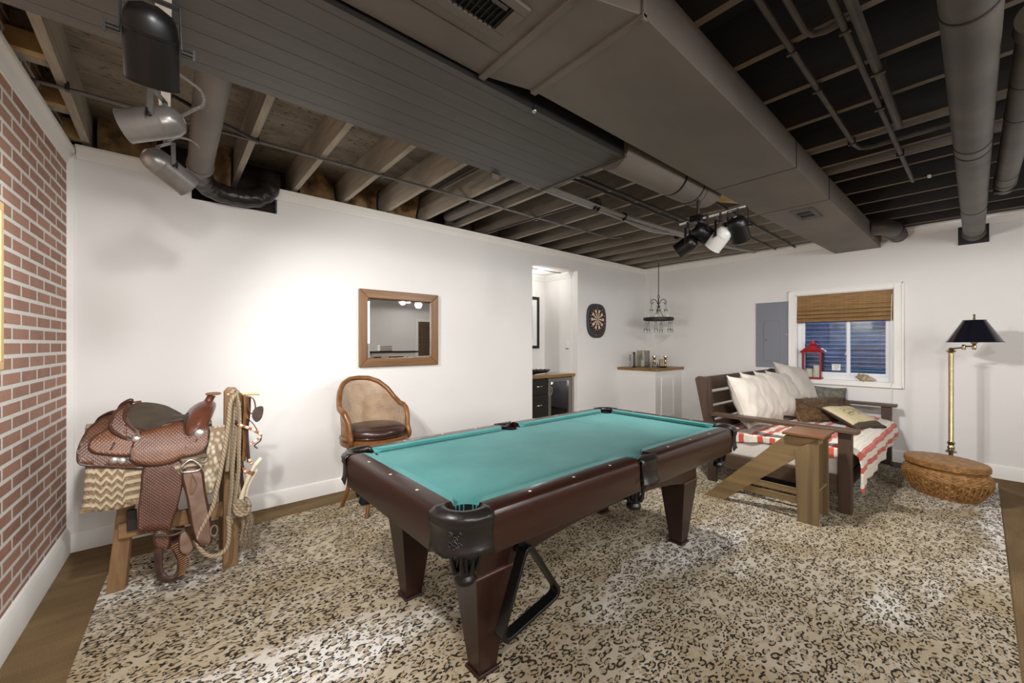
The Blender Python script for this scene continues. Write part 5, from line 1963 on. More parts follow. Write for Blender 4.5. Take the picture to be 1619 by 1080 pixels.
# stirrup
for sg in (-1, 1):
    yy = SYC + sg * 0.31
    s_ = MB()
    P = smoothpath([(-0.036, yy - 0.02 * 0, 0.285), (-0.036, yy, 0.20), (-0.028, yy, 0.14), (-0.004, yy - 0.0, 0.105), (0.028, yy, 0.098), (0.052, yy, 0.12), (0.062, yy, 0.17),
                    (0.046, yy, 0.235), (0.028, yy, 0.30)], 5)
    s_.tube(P, [0.017 if 10 < i < 32 else 0.013 for i in range(len(P))], 10, flat=(0.8, 1.7))
    so = s_.build('stirrup', 'dark_leather', sd, smooth=60)
    lc = MB()
    for k in range(16):
        t_ = k / 15
        x, z = 0.030 + 0.036 * sin(t_ * pi * 0.72), 0.29 - 0.17 * t_
        lc.tube([(x - 0.016, yy - 0.026, z - 0.006), (x, yy - 0.030, z), (x + 0.016, yy - 0.026, z + 0.006)], 0.0035, 5)
    lc.build('lacing', 'tan_leather', so)

# ---- rope, bridle and hackamore hung on the post
rp = thing('lariat_rope', 'pale coiled lariat rope looped over the peg of the saddle stand post', 'rope', (0.25, 2.98, 0.16))
def off(pts, y):
    return [(x, y[i] if isinstance(y, list) else y, z) for i, (x, z) in enumerate(pts)]
for key, y in (('ropeA', 2.915), ('ropeB', 2.975), ('ropeC', 2.99)):
    MB().tube(smoothpath(off(SD[key], y), 6), 0.0115, 8).build('strand', 'rope', rp, smooth=60)
extra = [[(0.305, 1.075), (0.318, 1.0), (0.322, 0.88), (0.318, 0.74), (0.316, 0.6), (0.30, 0.44)], [(0.283, 1.07), (0.280, 0.98), (0.276, 0.86), (0.268, 0.74), (0.262, 0.62)]]
for k, e_ in enumerate(extra):
    MB().tube(smoothpath(off(e_, 2.955 + 0.02 * k), 6), 0.0105, 8).build('strand', 'rope', rp, smooth=60)
MB().tube(smoothpath([(0.283, 2.975, 1.072), (0.295, 3.0, 1.088), (0.312, 3.02, 1.084), (0.322, 2.99, 1.07)], 5), 0.012, 8).build('strand', 'rope', rp, smooth=60)

bd = thing('bridle', 'leather bridle with white and rust beaded browband hanging from the peg', 'bridle', (0.36, 2.98, 0.55))
def strap(name, pts, y, w, mat, parent):
    P = smoothpath(off(pts, y), 5)
    return MB().tube(P, w, 6, flat=(1.0, 0.28)).build(name, mat, parent, smooth=40)
strap('crown_strap', SD['strapA'], 2.985, 0.012, 'tan_leather', bd)
strap('cheek_strap', SD['strapB'], 2.99, 0.010, 'tan_leather', bd)
strap('cheek_strap', SD['cheek'], 2.985, 0.010, 'dark_leather', bd)
strap('cheek_strap', SD['strapC'], 2.965, 0.010, 'dark_leather', bd)
strap('cheek_strap', SD['strapD'], 2.97, 0.009, 'dark_leather', bd)
strap('cheek_strap', [(0.345, 1.06), (0.342, 0.95), (0.338, 0.8), (0.336, 0.62), (0.330, 0.47)], 3.0, 0.016, 'dark_leather', bd)
strap('cheek_strap', [(0.36, 1.055), (0.357, 0.97), (0.350, 0.86), (0.352, 0.76), (0.346, 0.66)], 2.99, 0.017, 'tan_leather', bd)
strap('cheek_strap', [(0.375, 1.05), (0.372, 0.95), (0.362, 0.84), (0.366, 0.74), (0.372, 0.65)], 3.0, 0.015, 'dark_leather', bd)
strap('rein', [(0.338, 0.9), (0.345, 0.75), (0.336, 0.6), (0.345, 0.48), (0.335, 0.36)], 3.01, 0.013, 'dark_leather', bd)
strap('ear_piece', SD['leath'] + SD['leath'][:1], 2.975, 0.013, 'tan_leather', bd)
dk = MB()
dk.prism(rounded_outline(SD['dark'], 3), 'y', 2.955, 2.965)
dk.build('fringed_pad', 'dark_leather', bd, smooth=0)
MB().lathe([(0.002, 0.005), (0.012, 0.003), (0.015, 0)], (0.313, 2.955, 0.905), (0, -1, 0), 14, sy=1.3).build('concho', 'iron', bd)
P = smoothpath(off(SD['browband'], 2.945), 8)
bw = MB()
for i in range(0, len(P) - 1):
    c = P[i].lerp(P[i + 1], 0.5)
    bw.tube([P[i].lerp(P[i + 1], 0.06), P[i].lerp(P[i + 1], 0.94)], 0.0085, 8, mi=0 if (i // 3) % 2 else 1)
bw.build('beaded_browband', ['bead_white', 'bead_red'], bd)
for key in ('strapC', 'strapD'):
    P = smoothpath(off(SD[key], 2.955), 8)
    bw = MB()
    for i in range(len(P) * 2 // 3, len(P) - 1):
        bw.tube([P[i].lerp(P[i + 1], 0.06), P[i].lerp(P[i + 1], 0.94)], 0.0085, 8, mi=(i // 2) % 2)
    bw.build('beaded_wrap', ['bead_white', 'bead_red'], bd)
P = smoothpath([(0.43, 2.95, 0.82), (0.425, 2.95, 0.78), (0.395, 2.95, 0.755), (0.41, 2.95, 0.735)], 5)
MB().tube(P, 0.004, 6).build('tie_string', 'dark_leather', bd)

hk = thing('bone_hackamore', 'pale forked bone noseband with a knotted rope tassel below the bridle', 'hackamore', (0.36, 2.95, 0.14))
MB().tube(smoothpath(off(SD['bone'], 2.935), 5), [0.011 + 0.002 * sin(i * 0.8) for i in range(21)], 10).build('bone_fork', 'bone', hk)
MB().tube(smoothpath(off(SD['bone2'], 2.945), 5), [0.009] * 11, 10).build('bone_fork', 'bone', hk)
MB().tube([(0.372, 2.935, 0.588), (0.382, 2.935, 0.606)], 0.0165, 10).build('leather_wrap', 'tan_leather', hk)
kn = MB()
kc = Vector((0.332, 2.945, 0.40))
for k in range(5):
    a0 = k * 0.62
    kn.tube([kc + Vector((0.036 * cos(t_ + a0) * cos(a0 * 0.5), 0.024 * sin(t_ * 1.0 + a0), 0.048 * sin(t_) * 0.9)) for t_ in [2 * pi * i / 22 for i in range(22)]], 0.0115, 8, closed=True)
kn.build('knot', 'rope', hk, smooth=60)
tsl = MB()
random.seed(3)
for k in range(46):
    a, b_ = random.uniform(-1, 1), random.uniform(-1, 1)
    P = smoothpath([(0.352 + 0.012 * a, 2.94 + 0.01 * b_, 0.38), (0.372 + 0.018 * a, 2.935 + 0.015 * b_, 0.32), (0.362 + 0.022 * a, 2.94 + 0.02 * b_, 0.26),
                    (0.352 + 0.03 * a + random.uniform(-.01, .01), 2.945 + 0.02 * b_, random.uniform(0.13, 0.2))], 3)
    tsl.tube(P, 0.0028, 5)
tsl.build('tassel', 'rope', hk, smooth=60)
MB().tube(smoothpath([(0.335, 2.955, 0.36), (0.34, 2.955, 0.27), (0.33, 2.955, 0.20), (0.345, 2.955, 0.165)], 6), 0.009, 8).build('rope_tail', 'rope', hk, smooth=60)
MB().tube(smoothpath([(0.31, 2.965, 0.60), (0.318, 2.965, 0.52), (0.328, 2.955, 0.44)], 6), 0.009, 8).build('rope_tail', 'rope', hk, smooth=60)
# ================================================================== daybed
db = thing('daybed', 'dark stained slatted wooden daybed bench with white mattress along the window wall end', 'daybed', (5.1, 1.3, RUGZ))
BX0, BX1 = 4.03, 6.17
for (x, y) in ((BX0 + 0.02, 0.72), (BX1 - 0.06, 0.72)):
    MB().box(x, x + 0.065, y - 0.02, y + 0.07, RUGZ, 0.66).build('front_leg', 'dark_wood_z', db, smooth=0, bevel=0.004)
for x in (BX0 + 0.01, BX1 - 0.05):
    m = MB()
    # leaning back post: (y,z)
    m.prism([(1.76, RUGZ), (1.84, RUGZ), (1.845, 0.40), (1.975, 1.02), (1.945, 1.045), (1.83, 1.035), (1.80, 0.66), (1.755, 0.42)], 'x', x, x + 0.05)
    m.build('back_post', 'dark_wood_z', db, smooth=0, bevel=0.004)
for z0 in (0.475, 0.615, 0.755, 0.90):
    def yb(z):
        return 1.80 + (z - 0.42) * 0.185
    m = MB()
    h_ = 0.115 if z0 < 0.89 else 0.135
    m.hexa([(BX0 + 0.06, yb(z0), z0), (BX1 - 0.05, yb(z0), z0), (BX1 - 0.05, yb(z0) + 0.028, z0), (BX0 + 0.06, yb(z0) + 0.028, z0)],
           [(BX0 + 0.06, yb(z0 + h_), z0 + h_), (BX1 - 0.05, yb(z0 + h_), z0 + h_), (BX1 - 0.05, yb(z0 + h_) + 0.028, z0 + h_), (BX0 + 0.06, yb(z0 + h_) + 0.028, z0 + h_)])
    m.build('back_slat', 'dark_wood', db, smooth=0, bevel=0.004)
for x in (BX0 - 0.015, BX1 - 0.085):
    MB().box(x, x + 0.115, 0.655, 1.80, 0.66, 0.692).build('armrest', 'dark_wood_y', db, smooth=0, bevel=0.005)
MB().box(BX0 + 0.03, BX1 - 0.03, 0.735, 0.765, 0.19, 0.31).build('front_rail', 'dark_wood', db, smooth=0, bevel=0.003)
MB().box(BX0 + 0.03, BX1 - 0.03, 1.77, 1.80, 0.19, 0.31).build('rear_rail', 'dark_wood', db, smooth=0, bevel=0.003)
for x in (BX0 + 0.03, BX1 - 0.06):
    MB().box(x, x + 0.03, 0.765, 1.77, 0.17, 0.305).build('side_rail', 'dark_wood_y', db, smooth=0, bevel=0.003)
MB().box(BX0 + 0.06, BX1 - 0.06, 0.765, 1.77, 0.26, 0.295).build('slat_base', 'dark_wood', db, smooth=0)
MB().box(BX0 + 0.05, BX1 - 0.06, 0.74, 1.775, 0.297, 0.50).build('mattress', 'ticking', db, smooth=0, bevel=0.03, bseg=4)
MB().box(BX0 + 0.04, BX0 + 0.055, 1.52, 1.60, 0.29, 0.30).build('bracket', 'steel', db, smooth=0)

bl = MB()
PATH = [(1.80, 0.49), (1.74, 0.515), (1.4, 0.518), (1.05, 0.516), (0.80, 0.514), (0.715, 0.502), (0.672, 0.46), (0.662, 0.40), (0.665, 0.30), (0.672, 0.20)]
PL = [0]
for i in range(1, len(PATH)):
    PL.append(PL[-1] + sqrt((PATH[i][0] - PATH[i - 1][0]) ** 2 + (PATH[i][1] - PATH[i - 1][1]) ** 2))


def blpt(u, v):
    # u along x, v along the path; the drape is cut on a slant: long near the head end
    tot = 1.27 + 0.16 * (1 - u) + 0.01 * sin(u * 15)
    s = v * tot
    for i in range(len(PATH) - 1):
        if s <= PL[i + 1] or i == len(PATH) - 2:
            t_ = (s - PL[i]) / (PL[i + 1] - PL[i])
            y = PATH[i][0] + (PATH[i + 1][0] - PATH[i][0]) * t_
            z = PATH[i][1] + (PATH[i + 1][1] - PATH[i][1]) * t_
            break
    dr_ = max(0, (s - 1.05)) / 0.3
    x = BX0 + 0.045 + (2.10) * u
    x = max(x, BX0 + 0.045)
    wr_ = 0.004 * sin(x * 23 + y * 7) + 0.003 * sin(x * 41 - y * 19)
    y -= dr_ * (0.012 * sin(u * 26) + 0.006 * sin(u * 61)) + dr_ * 0.01
    if v < 0.8:
        z += wr_ + 0.004
    if 0 < dr_ and (x < BX0 + 0.10):
        x = BX0 + 0.10
    return (x, y, z), s


bl.grid(lambda u, v: blpt(u, v)[0], 70, 70, uvfn=lambda u, v: (u * 2.1, blpt(u, v)[1]))
blo = tag(bl.build('striped_blanket', 'blanket', smooth=70, fix=False, solid=0.010), 'red and cream striped quilted blanket spread over the daybed mattress', 'blanket')
# turned down end at the near armrest
be = MB()
be.grid(lambda u, v: (BX0 + 0.042 - 0.006 * sin(u * 30) * v, 0.79 + 0.95 * u, 0.525 - (0.075 + 0.02 * sin(u * 9)) * v), 60, 6, uvfn=lambda u, v: (v * 0.1, 0.25 + (1 - u) * 0.95))
be.build('turned_edge', 'blanket', blo, smooth=70, fix=False, solid=0.012)
fe = MB()
fe.grid(lambda u, v: (BX1 - 0.02 + 0.012 * sin(u * 22) * v + 0.02 * v, 0.70 + 0.30 * u, 0.53 - 0.05 * v * v - 0.05 * v), 20, 6, uvfn=lambda u, v: (v * 0.1, 1.05 - u * 0.3))
fe.build('turned_edge', 'blanket', blo, smooth=70, fix=False, solid=0.012)


def pillow(name, label, cat, c, w, h, t, rot, mat, group=None, seed=0, piping=None, pipe_r=0.005, nu=30, wrinkle=0.014, pinch=0.10, boxy=0.5, uvs=False, front_mat=None, sag=0.0):
    """a stuffed cushion: local x width, z height, y thickness; rot: matrix"""
    rnd = random.Random(seed)
    ph = [rnd.uniform(0, 6) for _ in range(6)]
    root = thing(name, label, cat, c, 0, group)

    def shape(a, b):
        # a,b in [-1,1]
        ed = (1 - abs(a) ** 3.0) * (1 - abs(b) ** 3.0)
        th = t / 2 * max(0.0, ed) ** boxy
        px = w / 2 * a * (1 - pinch * (1 - b * b) * abs(a) ** 2)
        pz = h / 2 * b * (1 - pinch * (1 - a * a) * abs(b) ** 2)
        pz -= sag * (1 - a * a) * max(0, b)
        k = wrinkle * max(0.0, ed) ** 0.3
        d = k * (sin(a * 5 + b * 3 + ph[0]) * 0.5 + sin(a * 3 - b * 9 + ph[1]) * 0.35 + sin(-a * 11 + b * 7 + ph[2]) * 0.25) 
        # radiating corner creases
        for (ca, cb) in ((1, 1), (1, -1), (-1, 1), (-1, -1)):
            da, db_ = a - ca, b - cb
            rr_ = sqrt(da * da + db_ * db_)
            an = atan2(db_, da)
            d += k * 0.55 * sin(an * 13 + ph[3]) * math.exp(-((rr_ - 0.45) / 0.3) ** 2)
        return px, th, pz, d
    R_ = rot
    for si, nm, mt_ in ((-1, 'front_face', front_mat or mat), (1, 'back_face', mat)):
        m = MB()

        def fn(u, v):
            # denser towards the edges
            a = sin((u - 0.5) * pi)
            b = sin((v - 0.5) * pi)
            px, th, pz, d = shape(a, b)
            return R_ @ Vector((px, si * (th + (d if th > 0.002 else 0)), pz))
        m.grid(fn, nu, nu, uvfn=lambda u, v: ((sin((u - 0.5) * pi) + 1) / 2, (sin((v - 0.5) * pi) + 1) / 2))
        if si < 0 or front_mat is not None:
            f_ = m
        m.build(nm, mt_, root, local=True, smooth=80, fix=False)
    P = []
    for k in range(4):
        for i in range(16):
            q = sin((i / 16 - 0.5) * pi)
            a, b = [(q, -1), (1, q), (-q, 1), (-1, -q)][k]
            px, th, pz, d = shape(a, b)
            P.append(R_ @ Vector((px, 0, pz)))
    MB().tube(P, pipe_r, 6, closed=True).build('piping', piping or mat, root, local=True, smooth=60)
    return root


def rotm(yaw=0, lean=0, roll=0):
    return Matrix.Rotation(radians(yaw), 3, 'Z') @ Matrix.Rotation(radians(lean), 3, 'X') @ Matrix.Rotation(radians(roll), 3, 'Y')


GP = 'cream canvas pillows leaning on the daybed back'
for lab, c, w, h, yaw, lean, roll, sd_ in (
        ('first cream canvas pillow, closest to the pool table, on the daybed', (4.37, 1.57, 0.800), 0.50, 0.54, -3, -24, 3, 1),
        ('second cream canvas pillow from the pool table, on the daybed', (4.72, 1.575, 0.805), 0.50, 0.56, -2, -26, 5, 2),
        ('third cream canvas pillow, in the middle of the five', (5.13, 1.56, 0.805), 0.48, 0.56, -6, -30, 6, 3),
        ('fourth cream canvas pillow, half hidden behind the brown fur cushion', (5.50, 1.57, 0.795), 0.46, 0.56, -4, -30, 6, 4),
        ('fifth and highest cream canvas pillow, below the electrical panel', (5.86, 1.55, 0.860), 0.50, 0.60, -14, -32, 10, 5)):
    pillow('canvas_pillow', lab, 'pillow', c, w, h, 0.21, rotm(yaw, lean, roll), 'canvas', GP, sd_, pinch=0.13, boxy=0.55)
pillow('grey_pillow', 'grey green patterned pillow under the window sill', 'pillow', (6.10, 1.30, 0.68), 0.44, 0.38, 0.16, rotm(-58, -30, 6), 'grey_cloth', None, 6, piping='pillow_edge', pinch=0.13, wrinkle=0.014)
fp = pillow('fur_cushion', 'brown fur bolster cushion lying on the daybed blanket', 'cushion', (5.50, 1.21, 0.63), 0.78, 0.30, 0.20, rotm(-28, -38, 0), 'fur', None, 7, wrinkle=0.012, pinch=0.05, boxy=0.45, piping='tan_leather')
fh = MB()
rnd = random.Random(11)
Rm = rotm(-28, -38, 0)
for k in range(5200):
    a, b = rnd.uniform(-0.99, 0.99), rnd.uniform(-0.99, 0.99)
    ed = (1 - abs(a) ** 3) * (1 - abs(b) ** 3)
    th = 0.10 * ed ** 0.45
    p = Vector((0.39 * a * (1 - 0.05 * (1 - b * b) * a * a), -th, 0.15 * b * (1 - 0.05 * (1 - a * a) * b * b)))
    nrm_ = Vector((a * 0.6, -0.75, b * 0.9)).normalized()
    d = (nrm_ * 0.55 + Vector((rnd.uniform(-.5, .5), rnd.uniform(-.3, .1), -0.65 + rnd.uniform(-.4, .4)))).normalized()
    L_ = rnd.uniform(0.022, 0.042)
    s = d.cross(nrm_).normalized() * 0.0022
    vs = [Rm @ (p - s), Rm @ (p + s), Rm @ (p + d * L_)]
    fh.add(vs, [(0, 1, 2)], mi=k % 2)
fh.build('fur_pile', ['fur', 'fur_tip'], fp, local=True, smooth=0, fix=False)['kind'] = 'stuff'
pillow('tapestry_pillow', 'flat beige pillow with woven ducks and dark border, lying on the striped blanket', 'pillow', (5.40, 0.93, 0.60), 0.46, 0.40, 0.12, rotm(-16, -66, 4), 'pillow_edge', None, 8,
       piping='pillow_edge', pipe_r=0.012, front_mat='tapestry', wrinkle=0.006, pinch=0.06)

# round floor plate behind the far daybed leg
fp_ = MB().lathe([(0.145, 0.0), (0.150, 0.005), (0.148, 0.014), (0.12, 0.017), (0.02, 0.018)], (6.13, 0.585, 0.0), seg=36)
tag(fp_.build('floor_disc', 'iron', smooth=40), 'thin dark round disc lying on the floor by the far daybed leg', 'floor plate')

# ================================================================== slanted wooden trestle table
tt = thing('slanted_side_table', 'yellowish wooden side table with slanted leg boards, by the near daybed arm', 'side table', (3.76, 1.2, RUGZ))
MT['varnish_y'] = wood('yellow_varnished_board', '#69553a', '#8d7550', 'y', 0.38, 20)
MT['varnish_z'] = wood('yellow_varnished_upright', '#63503a', '#86704d', 'z', 0.38, 20)
MT['table_cap'] = wood('brown_cap_board', '#5c3d24', '#7b5535', 'y', 0.3, 20)
TA, TB = 3.625, 3.905
for x in (TA, TB - 0.02):
    # slanted board in the plane x = const: (y,z)
    MB().prism([(1.685, RUGZ), (1.515, RUGZ), (0.80, 0.635), (0.80, 0.668), (1.03, 0.668)], 'x', x, x + 0.020).build('slanted_board', 'varnish_y', tt, smooth=0, bevel=0.002)
for x in (TA - 0.012, TB - 0.008):
    MB().prism([(0.82, RUGZ), (0.955, RUGZ), (0.975, 0.56), (0.82, 0.66)], 'x', x, x + 0.018).build('upright', 'varnish_z', tt, smooth=0, bevel=0.002)
MB().box(TA - 0.03, TB + 0.03, 0.785, 1.055, 0.668, 0.688).build('cap_board', 'table_cap', tt, smooth=0, bevel=0.003)
MB().box(TA + 0.006, TB - 0.008, 0.83, 0.96, 0.255, 0.272).build('shelf', 'varnish_y', tt, smooth=0, bevel=0.002)
for x in (TA + 0.02, TB - 0.04):
    MB().box(x, x + 0.018, 0.93, 1.44, 0.135, 0.185).build('stretcher', 'varnish_y', tt, smooth=0, bevel=0.002)
MB().box(TA + 0.04, TB - 0.04, 0.93, 1.22, 0.19, 0.20).build('rear_panel', 'interior_black', tt, smooth=0) if False else None
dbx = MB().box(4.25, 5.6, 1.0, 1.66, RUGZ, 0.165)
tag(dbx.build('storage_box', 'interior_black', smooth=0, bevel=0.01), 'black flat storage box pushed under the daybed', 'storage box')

# ================================================================== wicker basket
bk = thing('wicker_basket', 'oval golden wicker basket with lid in front of the lamp', 'basket', (5.27, 0.24, RUGZ), radians(48))


def woven(prof, nrow, nst, a, b, amp, seg=240, twist=0.0):
    """oval weave: prof(t)->(scale,z); rods woven over nst stakes"""
    def fn(u, v):
        th_ = 2 * pi * u
        s, z = prof(v)
        row = int(v * nrow + 0.0001)
        fr_ = v * nrow - row
        bulge = sqrt(max(0.0, 1 - (2 * fr_ - 1) ** 2)) * 0.003
        w_ = amp * sin(nst * th_ + pi * (row % 2)) + bulge
        return ((a * s + w_) * cos(th_), (b * s + w_) * sin(th_), z)
    m = MB()
    m.grid(fn, seg, nrow * 4)
    return m


A_, B_ = 0.325, 0.25


def bprof(t):
    K = [(0.70, 0.0), (0.74, 0.012), (0.88, 0.075), (0.985, 0.15), (1.0, 0.185), (0.97, 0.215), (0.90, 0.243), (0.86, 0.252)]
    f = t * (len(K) - 1)
    i = min(len(K) - 2, int(f))
    q = f - i
    q = q * q * (3 - 2 * q) * 0.3 + q * 0.7
    return K[i][0] + (K[i + 1][0] - K[i][0]) * q, K[i][1] + (K[i + 1][1] - K[i][1]) * q


woven(bprof, 20, 27, A_, B_, 0.0048).build('body', 'wicker', bk, local=True, smooth=70, fix=False)
br_ = MB()
for (s, z, r_) in ((0.72, 0.008, 0.009), (0.745, 0.024, 0.007), (1.005, 0.168, 0.006), (1.008, 0.180, 0.006), (0.875, 0.252, 0.008)):
    P = []
    for i in range(96):
        th_ = 2 * pi * i / 96
        P.append((A_ * s * cos(th_), B_ * s * sin(th_), z + 0.002 * sin(i * 2.1)))
    br_.tube(P, r_, 7, closed=True)
br_.build('braid', 'wicker', bk, local=True, smooth=60)
sk = MB()
for k in range(42):
    th_ = 2 * pi * (k + 0.5) / 42
    P = [((A_ * s + 0.006) * cos(th_), (B_ * s + 0.006) * sin(th_), z) for s, z in ((0.75, 0.02), (0.86, 0.07), (0.95, 0.12), (0.995, 0.165))]
    sk.tube(P, 0.0085, 6, flat=(1.0, 0.7))
sk.build('stakes', 'wicker', bk, local=True, smooth=60)


def lprof(t):
    K = [(0.965, 0.258), (1.0, 0.268), (1.0, 0.300), (0.975, 0.312), (0.80, 0.318), (0.5, 0.324), (0.25, 0.328), (0.01, 0.330)]
    f = t * (len(K) - 1)
    i = min(len(K) - 2, int(f))
    q = f - i
    return K[i][0] + (K[i + 1][0] - K[i][0]) * q, K[i][1] + (K[i + 1][1] - K[i][1]) * q


lid = woven(lprof, 22, 27, A_ * 0.94, B_ * 0.965, 0.0032)
lid.build('lid', 'wicker', bk, local=True, smooth=70, fix=False)
MB().lathe([(0.84, 0.256), (0.96, 0.257)], seg=60, sx=A_, sy=B_).build('lid_underside', 'wicker', bk, local=True, smooth=0) if False else None

# ================================================================== floor lamp
LXp, LYp = 5.80, 0.222
fl_ = thing('floor_lamp', 'brass swing arm floor lamp with black cone shade behind the wicker basket', 'floor lamp', (LXp, LYp, 0.0))
MB().lathe([(0.14, 0.0), (0.145, 0.006), (0.135, 0.018), (0.08, 0.026), (0.05, 0.034), (0.03, 0.06), (0.016, 0.09)], (LXp, LYp, 0), seg=36).build('base', 'brass', fl_)
MB().lathe([(0.018, 0.08), (0.018, 0.30), (0.040, 0.302), (0.044, 0.312), (0.03, 0.322), (0.024, 0.335), (0.030, 0.350), (0.024, 0.362), (0.020, 0.372), (0.026, 0.384), (0.031, 0.396),
            (0.022, 0.408), (0.019, 0.415), (0.019, 1.285), (0.024, 1.287), (0.036, 1.298), (0.041, 1.305), (0.024, 1.314), (0.016, 1.33), (0.012, 1.336)],
           (LXp, LYp, 0), seg=24).build('pole', 'brass', fl_)
SXp, SYp = LXp - 0.02, LYp - 0.155
am = MB()
J1, J2 = Vector((LXp, LYp, 1.326)), Vector((LXp + 0.02, LYp - 0.085, 1.338))
J3 = Vector((SXp, SYp, 1.338))
am.tube([J1, J2], 0.008, 10).tube([J2 + Vector((0, 0, 0.012)), J3 + Vector((0, 0, 0.012))], 0.008, 10)
am.lathe([(0.014, -0.02), (0.017, 0.0), (0.014, 0.022), (0.006, 0.03)], J2, seg=16)
am.lathe([(0.012, -0.02), (0.016, -0.008), (0.016, 0.02), (0.012, 0.03)], J3, seg=16)
am.build('swing_arm', 'brass', fl_)
MB().lathe([(0.010, 1.36), (0.014, 1.37), (0.024, 1.38), (0.026, 1.40), (0.022, 1.41), (0.018, 1.46)], (SXp, SYp, 0), seg=18).build('socket', 'brass', fl_)
bu = MB().lathe([(0.012, 1.45), (0.03, 1.49), (0.032, 1.52), (0.02, 1.55), (0.004, 1.558)], (SXp, SYp, 0), seg=18)
bu.build('bulb', 'bulb_off', fl_)
sh = MB().lathe([(0.192, 1.392), (0.078, 1.600)], (SXp, SYp, 0), seg=64, close=False)
sh.build('lamp_shade', 'shade_black', fl_, smooth=60, fix=False)
shi = MB().lathe([(0.190, 1.393), (0.0765, 1.599)], (SXp, SYp, 0), seg=64, close=False)
shi.build('shade_lining', 'shade_in', fl_, smooth=60, fix=False)
for r_, z in ((0.192, 1.392), (0.078, 1.600)):
    MB().tube([(SXp + r_ * cos(2 * pi * i / 64), SYp + r_ * sin(2 * pi * i / 64), z) for i in range(64)], 0.003, 6, closed=True).build('shade_rim', 'black_metal', fl_)
rm_ = MB()
for k in range(3):
    a = 2 * pi * k / 3
    rm_.tube([(SXp, SYp, 1.60), (SXp + 0.077 * cos(a), SYp + 0.077 * sin(a), 1.60)], 0.002, 6)
rm_.build('shade_spider', 'black_metal', fl_)
MB().lathe([(0.004, 1.56), (0.004, 1.605), (0.012, 1.61), (0.010, 1.622), (0.004, 1.63), (0.010, 1.642), (0.008, 1.652), (0.003, 1.66)], (SXp, SYp, 0), seg=14).build('finial', 'brass', fl_)
# ================================================================== window wall
ep = thing('breaker_box', 'grey metal electrical panel cover on the wall beside the window', 'electrical panel', (XR, 1.985, 1.05))
py0, py1, pz0, pz1 = 1.785, 2.192, 1.047, 1.958
MB().box(XR - 0.014, XR, py0, py1, pz0, pz1).build('cover', 'panel_grey', ep, smooth=0, bevel=0.004)
MB().box(XR - 0.022, XR - 0.014, 1.885, 2.085, 1.135, 1.70).build('door', 'panel_grey', ep, smooth=0, bevel=0.004)
mm = MB()
mm.box(XR - 0.0265, XR - 0.022, 2.035, 2.075, 1.41, 1.455)
mm.build('latch', 'panel_grey', ep, smooth=0, bevel=0.001)
MB().box(XR - 0.028, XR - 0.026, 2.05, 2.062, 1.425, 1.44).build('latch_slot', 'interior_black', ep, smooth=0)
mm = MB()
for z in (1.22, 1.60):
    mm.tube([(XR - 0.02, 1.883, z - 0.02), (XR - 0.02, 1.883, z + 0.02)], 0.005, 8)
mm.build('hinge', 'panel_grey', ep)
for y in (py0 + 0.02, py1 - 0.02):
    for z in (pz0 + 0.03, (pz0 + pz1) / 2, pz1 - 0.03):
        MB().lathe([(0.007, 0.0), (0.006, 0.003), (0.002, 0.004)], (XR - 0.014, y, z), (-1, 0, 0), 10).build('screw', 'silver', ep)

MT['fold_binding'] = pbr('dark_fold_binding', '#5a3f20', 0.7)  # dark colour for the shadow lines under the shade folds
# bamboo roman shade
rs = thing('bamboo_shade', 'half raised woven bamboo roman shade in the window', 'window shade', (XR + 0.03, 1.2, 1.65))
sx = XR + 0.035
y0, y1 = 0.716, 1.684
MB().box(sx - 0.004, sx + 0.0, y0, y1, 1.86, 2.016).build('flat_panel', 'bamboo', rs, smooth=0)
for k in range(4):
    z1 = 1.875 - k * 0.05
    f_ = MB()
    P = [(sx - 0.004, z1), (sx - 0.022 - 0.004 * k, z1 - 0.03), (sx - 0.026 - 0.005 * k, z1 - 0.058), (sx - 0.012, z1 - 0.062), (sx + 0.002, z1 - 0.04), (sx + 0.002, z1)]
    f_.prism(P, 'y', y0, y1)
    fo_ = f_.build('fold', 'bamboo', rs, smooth=50)
    MB().box(sx - 0.029 - 0.005 * k, sx - 0.020 - 0.005 * k, y0, y1, z1 - 0.066, z1 - 0.058).build('binding', 'fold_binding', fo_, smooth=0)  # thin dark strip drawn as the fold's shadow line
MB().box(sx - 0.005, sx + 0.03, y0, y1, 1.995, 2.016).build('head_rail', 'bamboo', rs, smooth=0)
cdm = MB().tube(smoothpath([(XR - 0.012, 0.722, 1.96), (XR - 0.038, 0.724, 1.7), (XR - 0.045, 0.725, 1.3), (XR - 0.045, 0.726, 0.9), (XR - 0.04, 0.727, 0.62)], 6), 0.0028, 6)
cdm.lathe([(0.003, 0.02), (0.006, 0.015), (0.0085, 0.0), (0.003, -0.002)], (XR - 0.045, 0.7255, 1.16), seg=10)
cdm.build('pull_cord', 'candle', rs)

# red lantern
ln = thing('red_lantern', 'red metal lantern with glass sides standing on the window sill', 'lantern', (XR + 0.045, 1.515, WZ0 + 0.012))
lx, ly, lz = XR + 0.045, 1.515, WZ0 + 0.012
hw_, hd = 0.112, 0.075
MB().box(lx - hd, lx + hd, ly - hw_, ly + hw_, lz, lz + 0.022).build('base', 'red_paint', ln, smooth=0, bevel=0.003)
for a in (-1, 1):
    for b_ in (-1, 1):
        MB().box(lx + a * (hd - 0.011) - 0.009, lx + a * (hd - 0.011) + 0.009, ly + b_ * (hw_ - 0.014) - 0.010, ly + b_ * (hw_ - 0.014) + 0.010, lz + 0.022, lz + 0.345).build('corner_post', 'red_paint', ln, smooth=0, bevel=0.002)
q = lambda sx_, sy_, z: [(lx - sx_, ly - sy_, z), (lx + sx_, ly - sy_, z), (lx + sx_, ly + sy_, z), (lx - sx_, ly + sy_, z)]
rf = MB()
